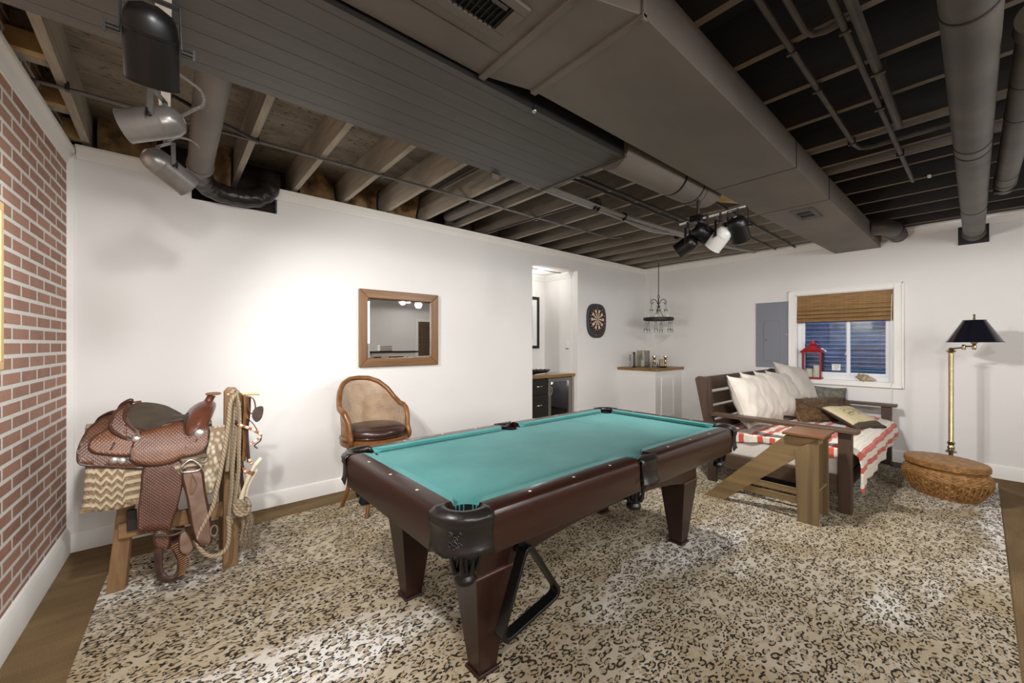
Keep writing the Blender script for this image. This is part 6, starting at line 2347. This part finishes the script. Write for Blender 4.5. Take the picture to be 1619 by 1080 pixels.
rf.hexa(q(hd + 0.02, hw_ + 0.02, lz + 0.345), q(hd + 0.018, hw_ + 0.018, lz + 0.355))
rf.hexa(q(hd + 0.016, hw_ + 0.016, lz + 0.355), q(hd - 0.004, hw_ - 0.010, lz + 0.378))
rf.hexa(q(hd - 0.004, hw_ - 0.010, lz + 0.378), q(hd - 0.014, hw_ - 0.035, lz + 0.408))
rf.build('roof', 'red_paint', ln, smooth=0, bevel=0.003)
MB().lathe([(0.068, 0.405), (0.064, 0.425), (0.05, 0.448), (0.036, 0.460), (0.030, 0.462), (0.030, 0.488), (0.038, 0.492), (0.038, 0.50), (0.004, 0.502)], (lx, ly, lz), seg=20).build('chimney', 'red_paint', ln)
MB().tube(smoothpath([(lx, ly - 0.05, lz + 0.415), (lx - 0.01, ly - 0.085, lz + 0.44), (lx - 0.015, ly - 0.06, lz + 0.475), (lx - 0.02, ly, lz + 0.48), (lx - 0.015, ly + 0.06, lz + 0.475), (lx - 0.01, ly + 0.085, lz + 0.44), (lx, ly + 0.05, lz + 0.415)], 5), 0.003, 6).build('handle', 'iron', ln)
for a in (-1, 1):
    MB().box(lx + a * (hd - 0.012) - 0.001, lx + a * (hd - 0.012) + 0.001, ly - hw_ + 0.02, ly + hw_ - 0.02, lz + 0.022, lz + 0.345).build('glass', 'glass', ln, smooth=0)
    MB().box(lx - hd + 0.02, lx + hd - 0.02, ly + a * (hw_ - 0.014) - 0.001, ly + a * (hw_ - 0.014) + 0.001, lz + 0.022, lz + 0.345).build('glass', 'glass', ln, smooth=0)
for k, (dy, h_, r_, lab) in enumerate(((0.040, 0.105, 0.038, 'shorter white candle inside the red lantern'), (-0.045, 0.150, 0.038, 'taller white candle inside the red lantern'))):
    cn = MB().lathe([(r_, 0.0), (r_, h_), (r_ * 0.9, h_ + 0.003), (r_ * 0.5, h_ - 0.006), (0.003, h_ - 0.008)], (lx, ly + dy, lz + 0.0225), seg=22)
    co_ = tag(cn.build('candle', 'candle'), lab, 'candle', 'candles inside the red lantern')
    MB().tube([(lx, ly + dy, lz + h_ + 0.01), (lx + 0.003, ly + dy, lz + h_ + 0.032)], 0.0015, 5).build('wick', 'interior_black', co_)

# conch shell on the sill
shl = MB()
cx_, cy_, cz_ = XR + 0.03, 0.965, WZ0 + 0.012


def shellfn(u, v):
    # spiral body along -y, large whorl in the middle
    a = 2 * pi * v
    s = u
    prof_ = [0.004, 0.022, 0.034, 0.044, 0.052, 0.050, 0.042, 0.032, 0.022, 0.013, 0.003]
    f = s * 10
    k = min(9, int(f))
    r_ = prof_[k] + (prof_[k + 1] - prof_[k]) * (f - k)
    spike = 1 + (0.34 * max(0, sin(a * 4 + s * 26)) ** 3) * (1 if s < 0.5 else 0.25) * (1 if 0.05 < s < 0.95 else 0)
    y = 0.095 - 0.19 * s
    return (cx_ + r_ * spike * cos(a) * 0.95, cy_ + y + 0.01 * sin(a + s * 6), cz_ + 0.045 - 0.018 * s + r_ * spike * sin(a) * 0.85)


shl.grid(shellfn, 44, 44)
so = tag(shl.build('conch_shell', 'shell_mat', smooth=60, fix=False), 'spiky tan conch shell on the window sill', 'seashell')
sp = MB()
for k in range(9):
    a = 0.6 + k * 0.7
    p = Vector((cx_ + 0.035 * cos(a), cy_ + 0.075 - 0.012 * k, cz_ + 0.045 + 0.03 * sin(a)))
    d = Vector((cos(a), 0.35, abs(sin(a)) + 0.1)).normalized()
    sp.tube([p, p + d * 0.02, p + d * 0.036], [0.011, 0.007, 0.001], 8)
sp.build('spikes', 'shell_mat', so)

# ================================================================== hanging candle rack in the corner
HX, HY_ = 5.745, 3.392
hr = thing('candle_chandelier', 'black iron candle rack with glass votives hanging over the corner shelf', 'chandelier', (HX, HY_, 1.7))
MB().tube([(HX, HY_, 2.66), (HX, HY_, 2.14)], 0.006, 8).build('rod', 'iron', hr)
MB().tube(smoothpath([(HX, HY_, 2.715), (HX + 0.012, HY_, 2.70), (HX + 0.015, HY_, 2.675), (HX, HY_, 2.655), (HX - 0.016, HY_, 2.662), (HX - 0.014, HY_, 2.68)], 5), 0.005, 8).build('ceiling_hook', 'silver', hr)
MB().tube([(HX + 0.024 * cos(a), HY_ - 0.0, 2.115 + 0.024 * sin(a)) for a in [2 * pi * i / 18 for i in range(18)]], 0.0055, 8, closed=True).build('top_ring', 'iron', hr)
MB().tube([(HX, HY_, 2.092), (HX, HY_, 1.955)], 0.009, 8).ball((HX, HY_, 1.96), 0.018).build('hub', 'iron', hr)
zr, rr_ = 1.765, 0.222
rg_ = MB()
for (r_, a, b_) in ((rr_, 0, 0),):
    prof_ = [(r_ - 0.006, zr - 0.022), (r_ + 0.006, zr - 0.022), (r_ + 0.008, zr + 0.022), (r_ - 0.006, zr + 0.022), (r_ - 0.006, zr - 0.022)]
    rg_.lathe(prof_, (HX, HY_, 0), seg=48, close=False)
for k in range(3):
    a = 2 * pi * k / 3 + 0.2
    rg_.bar((HX - rr_ * cos(a), HY_ - rr_ * sin(a), zr - 0.015), (HX + rr_ * cos(a), HY_ + rr_ * sin(a), zr - 0.015), 0.012, 0.004)
rg_.build('hoop', 'iron', hr, smooth=40)
for k in range(3):
    a = 2 * pi * k / 3 + 0.75
    c_, s_ = cos(a), sin(a)
    P = smoothpath([(HX + 0.012 * c_, HY_ + 0.012 * s_, 1.97), (HX + 0.03 * c_, HY_ + 0.03 * s_, 1.89), (HX + 0.085 * c_, HY_ + 0.085 * s_, 1.78), (HX + 0.10 * c_, HY_ + 0.10 * s_, 1.75)], 5)
    MB().tube(P, 0.005, 8).build('stay', 'iron', hr)


def votive(name, x, y, z, r_=0.026, parent=hr):
    g_ = MB().lathe([(0.003, 0.0), (r_ * 0.85, 0.001), (r_, 0.05), (r_ * 0.97, 0.05), (r_ * 0.8, 0.006), (0.003, 0.006)], (x, y, z), seg=16)
    o_ = g_.build(name, 'glass', parent)
    MB().lathe([(r_ * 0.74, 0.008), (r_ * 0.8, 0.026), (0.003, 0.027)], (x, y, z), seg=14).build('candle', 'candle', o_)
    return o_


for k in range(3):
    a = radians(41.6) + (k - 0.5) * 2 * pi / 3
    a = [-0.75, 2.35, 0.6][k]
    c_, s_ = cos(a), sin(a)
    pts = [(0.012, 2.0), (0.035, 2.05), (0.075, 2.075), (0.112, 2.055), (0.118, 2.02), (0.098, 2.005), (0.085, 2.022), (0.093, 2.038)]
    P = smoothpath([(HX + r_ * c_, HY_ + r_ * s_, z) for r_, z in pts], 5)
    MB().tube(P, 0.0055, 8).build('scroll_arm', 'iron', hr)
    vx, vy = HX + 0.112 * c_, HY_ + 0.112 * s_
    hm = MB()
    for q_ in (-1, 1):
        hm.tube([(vx, vy, 2.0), (vx + q_ * 0.027 * s_, vy - q_ * 0.027 * c_, 1.985), (vx + q_ * 0.027 * s_, vy - q_ * 0.027 * c_, 1.90)], 0.0022, 6)
    hm.tube([(vx + 0.028 * cos(t_), vy + 0.028 * sin(t_), 1.905) for t_ in [2 * pi * i / 16 for i in range(16)]], 0.0025, 6, closed=True)
    hm.build('cup_holder', 'iron', hr)
    votive('votive_glass', vx, vy, 1.872)
for k in range(6):
    a = 2 * pi * k / 6 + 0.35
    x, y = HX + 0.205 * cos(a), HY_ + 0.205 * sin(a)
    hm = MB()
    hm.tube(smoothpath([(x, y, zr - 0.02), (x + 0.012, y - 0.01, zr - 0.045), (x, y, zr - 0.062), (x - 0.012, y + 0.01, zr - 0.05)], 4), 0.0035, 6)
    for q_ in (-1, 1):
        hm.tube([(x, y, zr - 0.062), (x + q_ * 0.027, y, zr - 0.085), (x + q_ * 0.027, y, zr - 0.165)], 0.002, 6)
    hm.tube([(x + 0.028 * cos(t_), y + 0.028 * sin(t_), zr - 0.16) for t_ in [2 * pi * i / 16 for i in range(16)]], 0.0025, 6, closed=True)
    hm.build('hook', 'iron', hr)
    votive('votive_glass', x, y, zr - 0.215, 0.029)
for k in range(5):
    a = 2 * pi * k / 5 + 0.9
    x, y = HX + 0.15 * cos(a), HY_ + 0.15 * sin(a)
    cn = MB().lathe([(0.027, 0.0), (0.027, 0.072), (0.003, 0.073)], (x, y, zr - 0.012), seg=14)
    cn.build('ring_candle', 'candle', hr)

# ================================================================== corner cabinet
CXa, CYa = 5.545, 3.325
cc = thing('corner_cabinet', 'white boxed corner cabinet with thick oak top below the hanging candles', 'cabinet', (5.95, 3.66, 0))
MB().box(CXa, XR - 0.001, CYa, YB - 0.001, 0.0, 0.93).build('body', 'wall', cc, smooth=0)
tp = MB()
tp.prism([(5.505, 3.999), (5.505, 3.30), (5.525, 3.285), (6.349, 3.285), (6.349, 3.999)], 'z', 0.957, 1.0)
tp.build('top', 'counter_wood', cc, smooth=0, bevel=0.004)
ml = MB()
def q2(o_, z):
    return [(CXa - o_, CYa - o_, z), (XR - 0.001, CYa - o_, z), (XR - 0.001, YB - 0.001, z), (CXa - o_, YB - 0.001, z)]
ml.hexa(q2(0.002, 0.895), q2(0.028, 0.956))
ml.build('cove_moulding', 'trim', cc, smooth=0)
ad = MB()
ax0, ax1, az0, az1 = 5.70, 6.10, 0.20, 0.86
for (a, b_, c_, d_) in ((ax0, ax0 + 0.05, az0, az1), (ax1 - 0.05, ax1, az0, az1), (ax0 + 0.05, ax1 - 0.05, az1 - 0.05, az1), (ax0 + 0.05, ax1 - 0.05, az0, az0 + 0.05)):
    ad.box(a, b_, CYa - 0.016, CYa, c_, d_)
ado = ad.build('door_frame', 'trim', cc, smooth=0, bevel=0.003)
dd = MB().box(ax0 + 0.05, ax1 - 0.05, CYa - 0.009, CYa, az0 + 0.05, az1 - 0.05).build('door', 'trim', cc, smooth=0, bevel=0.003)
hh = MB()
for z in (0.32, 0.76):
    hh.box(ax1 - 0.056, ax1 - 0.044, CYa - 0.019, CYa - 0.008, z - 0.025, z + 0.025)
hh.build('hinge', 'white_plastic', dd, smooth=0)
SZ = 1.0005
# twisted candlesticks
for k, (x, y, mat, lab, h_) in enumerate(((5.60, 3.74, 'iron', 'black twisted candlestick on the corner cabinet beside the glass lantern', 0.245), (5.575, 3.80, 'silver', 'silver twisted candlestick behind the black one on the corner cabinet', 0.215))):
    t_ = thing('twisted_candlestick', lab, 'candlestick', (x, y, SZ), 0, 'twisted candlesticks')
    MB().lathe([(0.038, 0), (0.04, 0.006), (0.02, 0.014), (0.012, 0.022)], (x, y, SZ), seg=18).build('foot', mat, t_)
    tm = MB()
    for ph in (0, pi):
        P = [(x + 0.010 * cos(ph + z * 95), y + 0.010 * sin(ph + z * 95), SZ + 0.02 + z) for z in [i * (h_ - 0.04) / 60 for i in range(61)]]
        tm.tube(P, 0.0065, 6)
    tm.build('twisted_stem', mat, t_)
    MB().lathe([(0.012, h_ - 0.022), (0.022, h_ - 0.012), (0.020, h_), (0.012, h_)], (x, y, SZ), seg=16).build('cup', mat, t_)
# brass and glass box lantern
gx, gy = 5.80, 3.70
gl_ = thing('glass_lantern', 'square glass lantern with brass edges on the corner cabinet', 'lantern', (gx, gy, SZ))
s_ = 0.068
m = MB()
for a in (-1, 1):
    for b_ in (-1, 1):
        m.box(gx + a * s_ - 0.006, gx + a * s_ + 0.006, gy + b_ * s_ - 0.006, gy + b_ * s_ + 0.006, SZ, SZ + 0.27)
m.build('edge_posts', 'brass', gl_, smooth=0)
m = MB()
for z in (0.006, 0.265):
    for a in (-1, 1):
        m.box(gx - s_, gx + s_, gy + a * s_ - 0.006, gy + a * s_ + 0.006, SZ + z - 0.006, SZ + z + 0.006)
        m.box(gx + a * s_ - 0.006, gx + a * s_ + 0.006, gy - s_, gy + s_, SZ + z - 0.006, SZ + z + 0.006)
m.build('rims', 'brass', gl_, smooth=0)
m = MB()
for a in (-1, 1):
    m.box(gx - s_, gx + s_, gy + a * s_ - 0.001, gy + a * s_ + 0.001, SZ, SZ + 0.265)
    m.box(gx + a * s_ - 0.001, gx + a * s_ + 0.001, gy - s_, gy + s_, SZ, SZ + 0.265)
m.build('glass_sides', 'glass', gl_, smooth=0)
cdl = tag(MB().lathe([(0.034, 0.0), (0.034, 0.11), (0.003, 0.108)], (gx, gy, SZ + 0.001), seg=18).build('candle', 'candle'), 'cream candle standing inside the glass lantern on the corner cabinet', 'candle')
# small clear jars
for k, (x, y, r_, h_) in enumerate(((5.80, 3.56, 0.024, 0.06), (5.90, 3.56, 0.028, 0.085), (5.845, 3.50, 0.02, 0.05))):
    j = MB().lathe([(r_ * 0.9, 0.0), (r_, 0.004), (r_, h_ * 0.8), (r_ * 0.7, h_ * 0.9), (r_ * 0.75, h_), (r_ * 0.68, h_), (r_ * 0.6, h_ * 0.85), (r_ * 0.9, h_ * 0.7), (r_ * 0.88, 0.006), (0.002, 0.006)], (x, y, SZ), seg=16)
    tag(j.build('glass_jar', 'glass'), ('small clear jar right before the brass edged lantern', 'tallest clear jar between brass lantern and brass candlestick', 'tiny clear jar at the front of the three jars')[k], 'jar', 'clear jars on the corner cabinet')
# brass candlesticks
for k, (x, y, lab) in enumerate(((6.0, 3.62, 'brass candlestick beside the dark dish on the corner cabinet'), (6.14, 3.50, 'brass candlestick closest to the window wall on the corner cabinet'))):
    t_ = thing('brass_candlestick', lab, 'candlestick', (x, y, SZ), 0, 'brass candlesticks')
    MB().lathe([(0.038, 0.0), (0.04, 0.006), (0.028, 0.014), (0.020, 0.022)], (x, y, SZ), seg=20).build('foot', 'brass', t_)
    MB().lathe([(0.020, 0.020), (0.016, 0.04), (0.024, 0.05), (0.017, 0.062), (0.022, 0.085), (0.017, 0.11), (0.024, 0.122), (0.018, 0.132), (0.026, 0.15)], (x, y, SZ), seg=20).build('stem', 'brass', t_)
    MB().lathe([(0.026, 0.148), (0.036, 0.16), (0.034, 0.178), (0.026, 0.18), (0.022, 0.165)], (x, y, SZ), seg=20).build('cup', 'brass', t_)
pcn = tag(MB().lathe([(0.030, 0.0), (0.030, 0.12), (0.026, 0.124), (0.003, 0.118)], (6.07, 3.54, SZ), seg=18).build('pillar_candle', pbr('tan_wax', '#a98f62', 0.6)), 'tan pillar candle between the two brass candlesticks', 'candle')
dsh = thing('dark_dish', 'dark oval dish at the front of the corner cabinet top', 'dish', (5.90, 3.42, SZ))
MB().lathe([(0.03, 0.0), (0.055, 0.004), (0.085, 0.016), (0.082, 0.018), (0.05, 0.007), (0.002, 0.006)], (5.90, 3.42, SZ), seg=26).build('bowl', 'iron', dsh)
vg = thing('votive_glass', 'small votive glass in front of the brass candlestick stem', 'votive', (6.035, 3.565, SZ))
MB().lathe([(0.018, 0.0), (0.02, 0.003), (0.024, 0.07), (0.022, 0.07), (0.018, 0.008), (0.002, 0.008)], (6.005, 3.545, SZ), seg=16).build('cup', 'glass', vg)

# ================================================================== dartboard
dbd = thing('dartboard', 'electronic dartboard with black and cream sectors on the white back wall', 'dartboard', (4.95, 3.985, 1.47))
dx, dz, dR = 4.946, 1.752, 0.198
ol = []
for i in range(64):
    a = 2 * pi * i / 64
    c_, s__ = cos(a), sin(a)
    wx, hz = 0.222, 0.262
    px_ = wx * (abs(c_) ** 0.62) * (1 if c_ >= 0 else -1)
    pz_ = hz * (abs(s__) ** 0.62) * (1 if s__ >= 0 else -1)
    px_ *= 1.0 - 0.16 * max(0, -pz_ / hz) ** 2 - 0.05 * max(0, pz_ / hz) ** 3
    ol.append((dx + px_, 1.732 + pz_))
MB().prism(ol, 'y', 3.962, 3.999).build('housing', pbr('grey_black_plastic', '#37373a', 0.45), dbd, smooth=40, bevel=0.008)
MT['dart_black'] = pbr('dart_black', '#131313', 0.6)
MT['dart_cream'] = pbr('dart_cream', '#d9cdb4', 0.6)
MT['dart_red'] = pbr('dart_red', '#a6361f', 0.6)
MT['dart_green'] = pbr('dart_green', '#3c2a20', 0.6)
fm = MB()
rings = [(0.014, 0.092, 0), (0.092, 0.104, 1), (0.104, 0.152, 0), (0.152, 0.164, 1)]
yf = 3.9565
for k in range(20):
    for (r0, r1, dbl) in rings:
        n_ = 3
        for q_ in range(n_):
            a0 = 2 * pi * (k - 0.5 + q_ / n_) / 20
            a1 = 2 * pi * (k - 0.5 + (q_ + 1) / n_) / 20
            dark = (k % 2 == 0)
            mi = (2 if dark else 3) if dbl else (0 if dark else 1)
            fm.add([(dx + r0 * sin(a0), yf, dz + r0 * cos(a0)), (dx + r1 * sin(a0), yf, dz + r1 * cos(a0)), (dx + r1 * sin(a1), yf, dz + r1 * cos(a1)), (dx + r0 * sin(a1), yf, dz + r0 * cos(a1))], [(0, 1, 2, 3)], mi=mi)
for i in range(20):
    a0, a1 = 2 * pi * i / 20, 2 * pi * (i + 1) / 20
    fm.add([(dx, yf, dz), (dx + 0.014 * sin(a0), yf, dz + 0.014 * cos(a0)), (dx + 0.014 * sin(a1), yf, dz + 0.014 * cos(a1))], [(0, 1, 2)], mi=2)
fm.build('sectors', ['dart_black', 'dart_cream', 'dart_red', 'dart_green'], dbd, smooth=0, fix=False)
MB().lathe([(0.002, 0.0), (dR, 0.0), (dR, 0.005), (0.166, 0.0052), (0.164, 0.0)], (dx, 3.962, dz), (0, -1, 0), 48).build('number_ring', 'dart_black', dbd, smooth=0)
# the ring of numbers
cu_names = [20, 1, 18, 4, 13, 6, 10, 15, 2, 17, 3, 19, 7, 16, 8, 11, 14, 9, 12, 5]
nm_ = MB()
for k, nmb in enumerate(cu_names):
    a = 2 * pi * k / 20
    cd_ = bpy.data.curves.new('number', 'FONT')
    cd_.body = str(nmb)
    cd_.size = 0.026
    cd_.align_x = 'CENTER'
    cd_.align_y = 'CENTER'
    to = bpy.data.objects.new('number', cd_)
    COL.objects.link(to)
    me_ = bpy.data.meshes.new_from_object(to.evaluated_get(bpy.context.evaluated_depsgraph_get()))
    b0 = Vector((dx + 0.181 * sin(a), 3.9555, dz + 0.181 * cos(a)))
    nm_.add([b0 + Vector((v.co.x, 0, v.co.y)) for v in me_.vertices], [tuple(p.vertices) for p in me_.polygons])
    bpy.data.objects.remove(to)
    bpy.data.curves.remove(cd_)
    bpy.data.meshes.remove(me_)
nm_.build('numerals', 'bead_white', dbd, smooth=0, fix=False)
MB().box(dx - 0.075, dx + 0.075, 3.9585, 3.963, 1.497, 1.537).build('score_panel', 'dart_black', dbd, smooth=0, bevel=0.003)
mm = MB()
for k in range(4):
    mm.box(dx + 0.015 + k * 0.014, dx + 0.024 + k * 0.014, 3.957, 3.9585, 1.505, 1.527)
mm.build('red_digits', 'dart_red', dbd, smooth=0)
mm = MB()
for k in range(3):
    mm.box(dx - 0.065 + k * 0.022, dx - 0.05 + k * 0.022, 3.957, 3.9585, 1.507, 1.522)
mm.build('buttons', 'panel_grey', dbd, smooth=0)

# ================================================================== bar alcove furniture
AY = 4.075
ct_ = thing('alcove_worktop', 'grey worktop with oak edge over the dark drawers in the alcove', 'worktop', (3.8, 4.4, 0.90))
MB().box(3.632, 4.529, AY - 0.012, 4.698, 0.905, 0.938).build('slab', pbr('grey_counter', '#b1ada4', 0.35), ct_, smooth=0)
MB().box(3.632, 4.529, AY - 0.035, AY - 0.012, 0.900, 0.940).build('front_edge', 'counter_wood', ct_, smooth=0, bevel=0.004)
dc = thing('drawer_cabinet', 'black drawer cabinet with brass cup pulls in the alcove', 'cabinet', (3.5, 4.35, 0))
MB().box(3.632, 3.995, AY + 0.02, 4.69, 0.0, 0.898).build('carcass', 'black_cab', dc, smooth=0)
for (x0, x1) in ((3.635, 3.985),):
    for (z0, z1) in ((0.675, 0.885), (0.36, 0.665), (0.06, 0.35)):
        d_ = MB()
        d_.box(x0, x1, AY, AY + 0.02, z0, z1)
        d_.box(x0 + 0.04, x1 - 0.04, AY - 0.003, AY, z0 + 0.04, z1 - 0.04)
        do_ = d_.build('drawer', 'black_cab', dc, smooth=0, bevel=0.003)
        xm, zm = (x0 + x1) / 2 + (0.02 if x0 > 3.5 else 0), z0 + (z1 - z0) * 0.56
        cp_ = MB()
        cp_.grid(lambda u, v: (xm - 0.052 + 0.104 * u, AY - 0.003 - 0.026 * sin(pi * u) ** 0.5 * sin(v * pi / 2 * 1.0) , zm + 0.024 * sin(pi * u) ** 0.45 * cos(v * pi / 2) - 0.008), 16, 8)
        cp_.build('cup_pull', 'brass', do_, smooth=60, fix=False, solid=0.002)
wc_ = thing('beverage_cooler', 'steel framed glass door beverage cooler under the alcove worktop', 'wine cooler', (4.25, 4.35, 0))
fx0_, fx1_ = 4.005, 4.475
bdy = MB()
bdy.box(fx0_, fx0_ + 0.02, AY + 0.03, 4.68, 0.0, 0.895)
bdy.box(fx1_ - 0.02, fx1_, AY + 0.03, 4.68, 0.0, 0.895)
bdy.box(fx0_, fx1_, 4.66, 4.68, 0.0, 0.895)
bdy.box(fx0_, fx1_, AY + 0.03, 4.68, 0.875, 0.895)
bdy.box(fx0_, fx1_, AY + 0.03, 4.68, 0.0, 0.10)
light('cooler_light', 'POINT', (4.24, 4.25, 0.80), 2.5, (0.95, 0.98, 1.0), 0.03)  # added fill light to brighten the cooler inside, no fitting modelled
bdy.build('cabinet', pbr('cooler_lining', '#77747a', 0.5), wc_, smooth=0)
drf = MB()
for (a, b_, c_, d_) in ((fx0_, fx0_ + 0.05, 0.06, 0.885), (fx1_ - 0.05, fx1_, 0.06, 0.885), (fx0_ + 0.05, fx1_ - 0.05, 0.835, 0.885), (fx0_ + 0.05, fx1_ - 0.05, 0.06, 0.12)):
    drf.box(a, b_, AY, AY + 0.03, c_, d_)
dro = drf.build('door', 'steel', wc_, smooth=0, bevel=0.003)
MB().box(fx0_ + 0.05, fx1_ - 0.05, AY + 0.012, AY + 0.018, 0.12, 0.835).build('door_glass', 'smoke_glass', dro, smooth=0)
MB().tube(smoothpath([(fx0_ + 0.03, AY, 0.80), (fx0_ + 0.032, AY - 0.03, 0.77), (fx0_ + 0.036, AY - 0.035, 0.71), (fx0_ + 0.034, AY - 0.02, 0.66), (fx0_ + 0.03, AY, 0.645)], 5), 0.007, 8).build('handle', 'silver', dro)
MB().box(4.48, 4.528, AY - 0.005, 4.66, 0.0, 0.90).build('filler_panel', 'steel', wc_, smooth=0)
for z in (0.40, 0.645):
    sm = MB()
    for k in range(7):
        sm.tube([(fx0_ + 0.022, AY + 0.06 + k * 0.07, z), (fx1_ - 0.022, AY + 0.06 + k * 0.07, z)], 0.003, 6)
    for k in range(2):
        sm.tube([(fx0_ + 0.06 + k * 0.33, AY + 0.05, z - 0.003), (fx0_ + 0.06 + k * 0.33, 4.60, z - 0.003)], 0.003, 6)
    sm.build('wire_shelf', 'silver', wc_)
gi = 0
for z, n_, h_ in ((0.649, 6, 0.055), (0.404, 6, 0.17)):
    for k in range(n_):
        x = fx0_ + 0.075 + (k % 3) * 0.085 + (0.055 if z > 0.6 else 0)
        y = AY + 0.10 + (k // 3) * 0.13
        r_ = 0.033
        gm = MB().lathe([(r_ * 0.85, 0.0), (r_, 0.006), (r_, h_), (r_ * 0.93, h_), (r_ * 0.9, 0.01), (0.002, 0.009)], (x, y, z), seg=14)
        lab = ('low drinking glass stored on the upper wire shelf of the cooler' if z > 0.6 else 'tall drinking glass stored on the lower wire shelf of the cooler')
        tag(gm.build('drinking_glass', 'glass'), lab, 'glass', 'low glasses on the upper cooler shelf' if z > 0.6 else 'tall glasses on the lower cooler shelf')
        gi += 1
random.seed(5)
bc = [('can', 'silver'), ('can', 'panel_grey'), ('can', 'black_plastic')]
for k in range(8):
    x = fx0_ + 0.075 + (k % 4) * 0.082
    y = AY + 0.10 + (k // 4) * 0.10
    z = 0.102
    gm = MB().lathe([(0.026, 0.0), (0.032, 0.006), (0.032, 0.20), (0.018, 0.235), (0.014, 0.27), (0.003, 0.272)], (x, y, z), seg=14)
    tag(gm.build('drink_bottle', 'black_plastic' if k % 3 else 'grey_can'), 'dark bottle standing on the cooler floor', 'bottle', 'bottles at the bottom of the cooler')

# tray bowl on the worktop
tb = thing('scalloped_tray', 'dark scalloped metal tray bowl on the alcove worktop', 'tray', (4.10, 4.32, 0.94))
tm = MB()


def trayfn(u, v):
    a = 2 * pi * u
    r_ = 0.09 + 0.10 * v
    w_ = 1 + 0.04 * cos(a * 18) * v
    return (4.02 + r_ * 1.15 * w_ * cos(a), 4.33 + r_ * 0.8 * w_ * sin(a), 0.941 + 0.055 * v * v + 0.004 * cos(a * 18) * v)


tm.grid(trayfn, 108, 6)
tm.build('rim', pbr('tarnished_metal', '#3d322a', 0.3, 0.7), tb, smooth=60, fix=False, solid=0.003)
MB().lathe([(0.10, 0.0), (0.10, 0.003)], (4.02, 4.33, 0.941), seg=24, sx=1.1, sy=0.8).build('bottom', 'iron', tb, smooth=0)
jr = thing('glass_jar', 'clear jar with silver lid at the alcove wall edge on the worktop', 'jar', (3.74, 4.30, 0.94))
MB().lathe([(0.04, 0.0), (0.045, 0.005), (0.045, 0.07), (0.035, 0.08), (0.002, 0.081)], (3.80, 4.25, 0.941), seg=18).build('jar', 'glass', jr)
MB().lathe([(0.037, 0.081), (0.037, 0.098), (0.01, 0.102), (0.008, 0.115), (0.002, 0.117)], (3.80, 4.25, 0.941), seg=18).build('lid', 'silver', jr)
tg = thing('serving_spoon', 'pale serving spoon lying before the scalloped tray', 'spoon', (3.95, 4.18, 0.94))
MB().tube([(3.86, 4.17, 0.947), (4.02, 4.16, 0.955)], 0.007, 8).ball((3.85, 4.17, 0.946), 0.018, sc=(1.5, 1, 0.3)).build('spoon', 'bead_white', tg)

# framed picture in the alcove
ap = thing('framed_picture', 'black framed picture on the alcove wall above the worktop', 'picture', (4.05, 4.68, 1.3))
f_ = MB()
a0, a1, z0, z1, w = 3.75, 4.395, 1.305, 2.115, 0.045
f_.box(a0, a0 + w, 4.675, 4.699, z0, z1)
f_.box(a1 - w, a1, 4.675, 4.699, z0, z1)
f_.box(a0 + w, a1 - w, 4.675, 4.699, z1 - w, z1)
f_.box(a0 + w, a1 - w, 4.675, 4.699, z0, z0 + w)
f_.build('frame', 'black_plastic', ap, smooth=0, bevel=0.003)
MB().box(a0 + w, a1 - w, 4.688, 4.692, z0 + w, z1 - w).build('mat_board', 'white_plastic', ap, smooth=0)
MB().box(a0 + 0.14, a1 - 0.14, 4.686, 4.688, z0 + 0.15, z1 - 0.15).build('print', pbr('dark_print', '#6f6a62', 0.6, col2='#2f2b28', nscale=6), ap, smooth=0)
# switch plate
swp = thing('light_switch', 'white light switch plate on the alcove side wall', 'light switch', (4.525, 4.2, 1.30))
MB().box(4.524, 4.53, 4.165, 4.245, 1.315, 1.425).build('plate', 'white_plastic', swp, smooth=0, bevel=0.002)
MB().box(4.519, 4.524, 4.19, 4.22, 1.34, 1.40).build('rocker', 'white_plastic', swp, smooth=0, bevel=0.002)
MB().box(4.5265, 4.53, 4.175, 4.235, 1.295, 1.312).build('lower_tab', 'panel_grey', swp, smooth=0)
# recessed lamp
rl = thing('recessed_light', 'round recessed ceiling light glowing in the bar alcove', 'ceiling light', (4.06, 4.35, 2.44))
MB().lathe([(0.055, -0.004), (0.085, -0.006), (0.088, 0.0), (0.055, 0.0)], (4.06, 4.35, 2.452), seg=28, close=False).build('trim_ring', 'trim', rl)
MB().lathe([(0.002, -0.003), (0.056, -0.003), (0.056, 0.0)], (4.06, 4.35, 2.452), seg=28).build('lens', 'bulb', rl, smooth=0)

# ------------------------------------------------------------------ things the mirror sees behind the camera
tg = thing('folded_towels', 'white folded towel stack on the half wall ledge', 'towels', (4.1, -2.03, 1.2))
for k in range(3):
    MB().box(3.90, 4.22, -2.12, -1.94, 1.2005 + k * 0.05, 1.245 + k * 0.05).build('towel', 'canvas', tg, smooth=0, bevel=0.018, bseg=3)
tag(MB().box(3.85, 4.5, -2.14, -1.93, 1.2002, 1.203).build('ledge_mat', 'black_plastic', smooth=0), 'flat black mat under the white towels', 'mat') if False else None
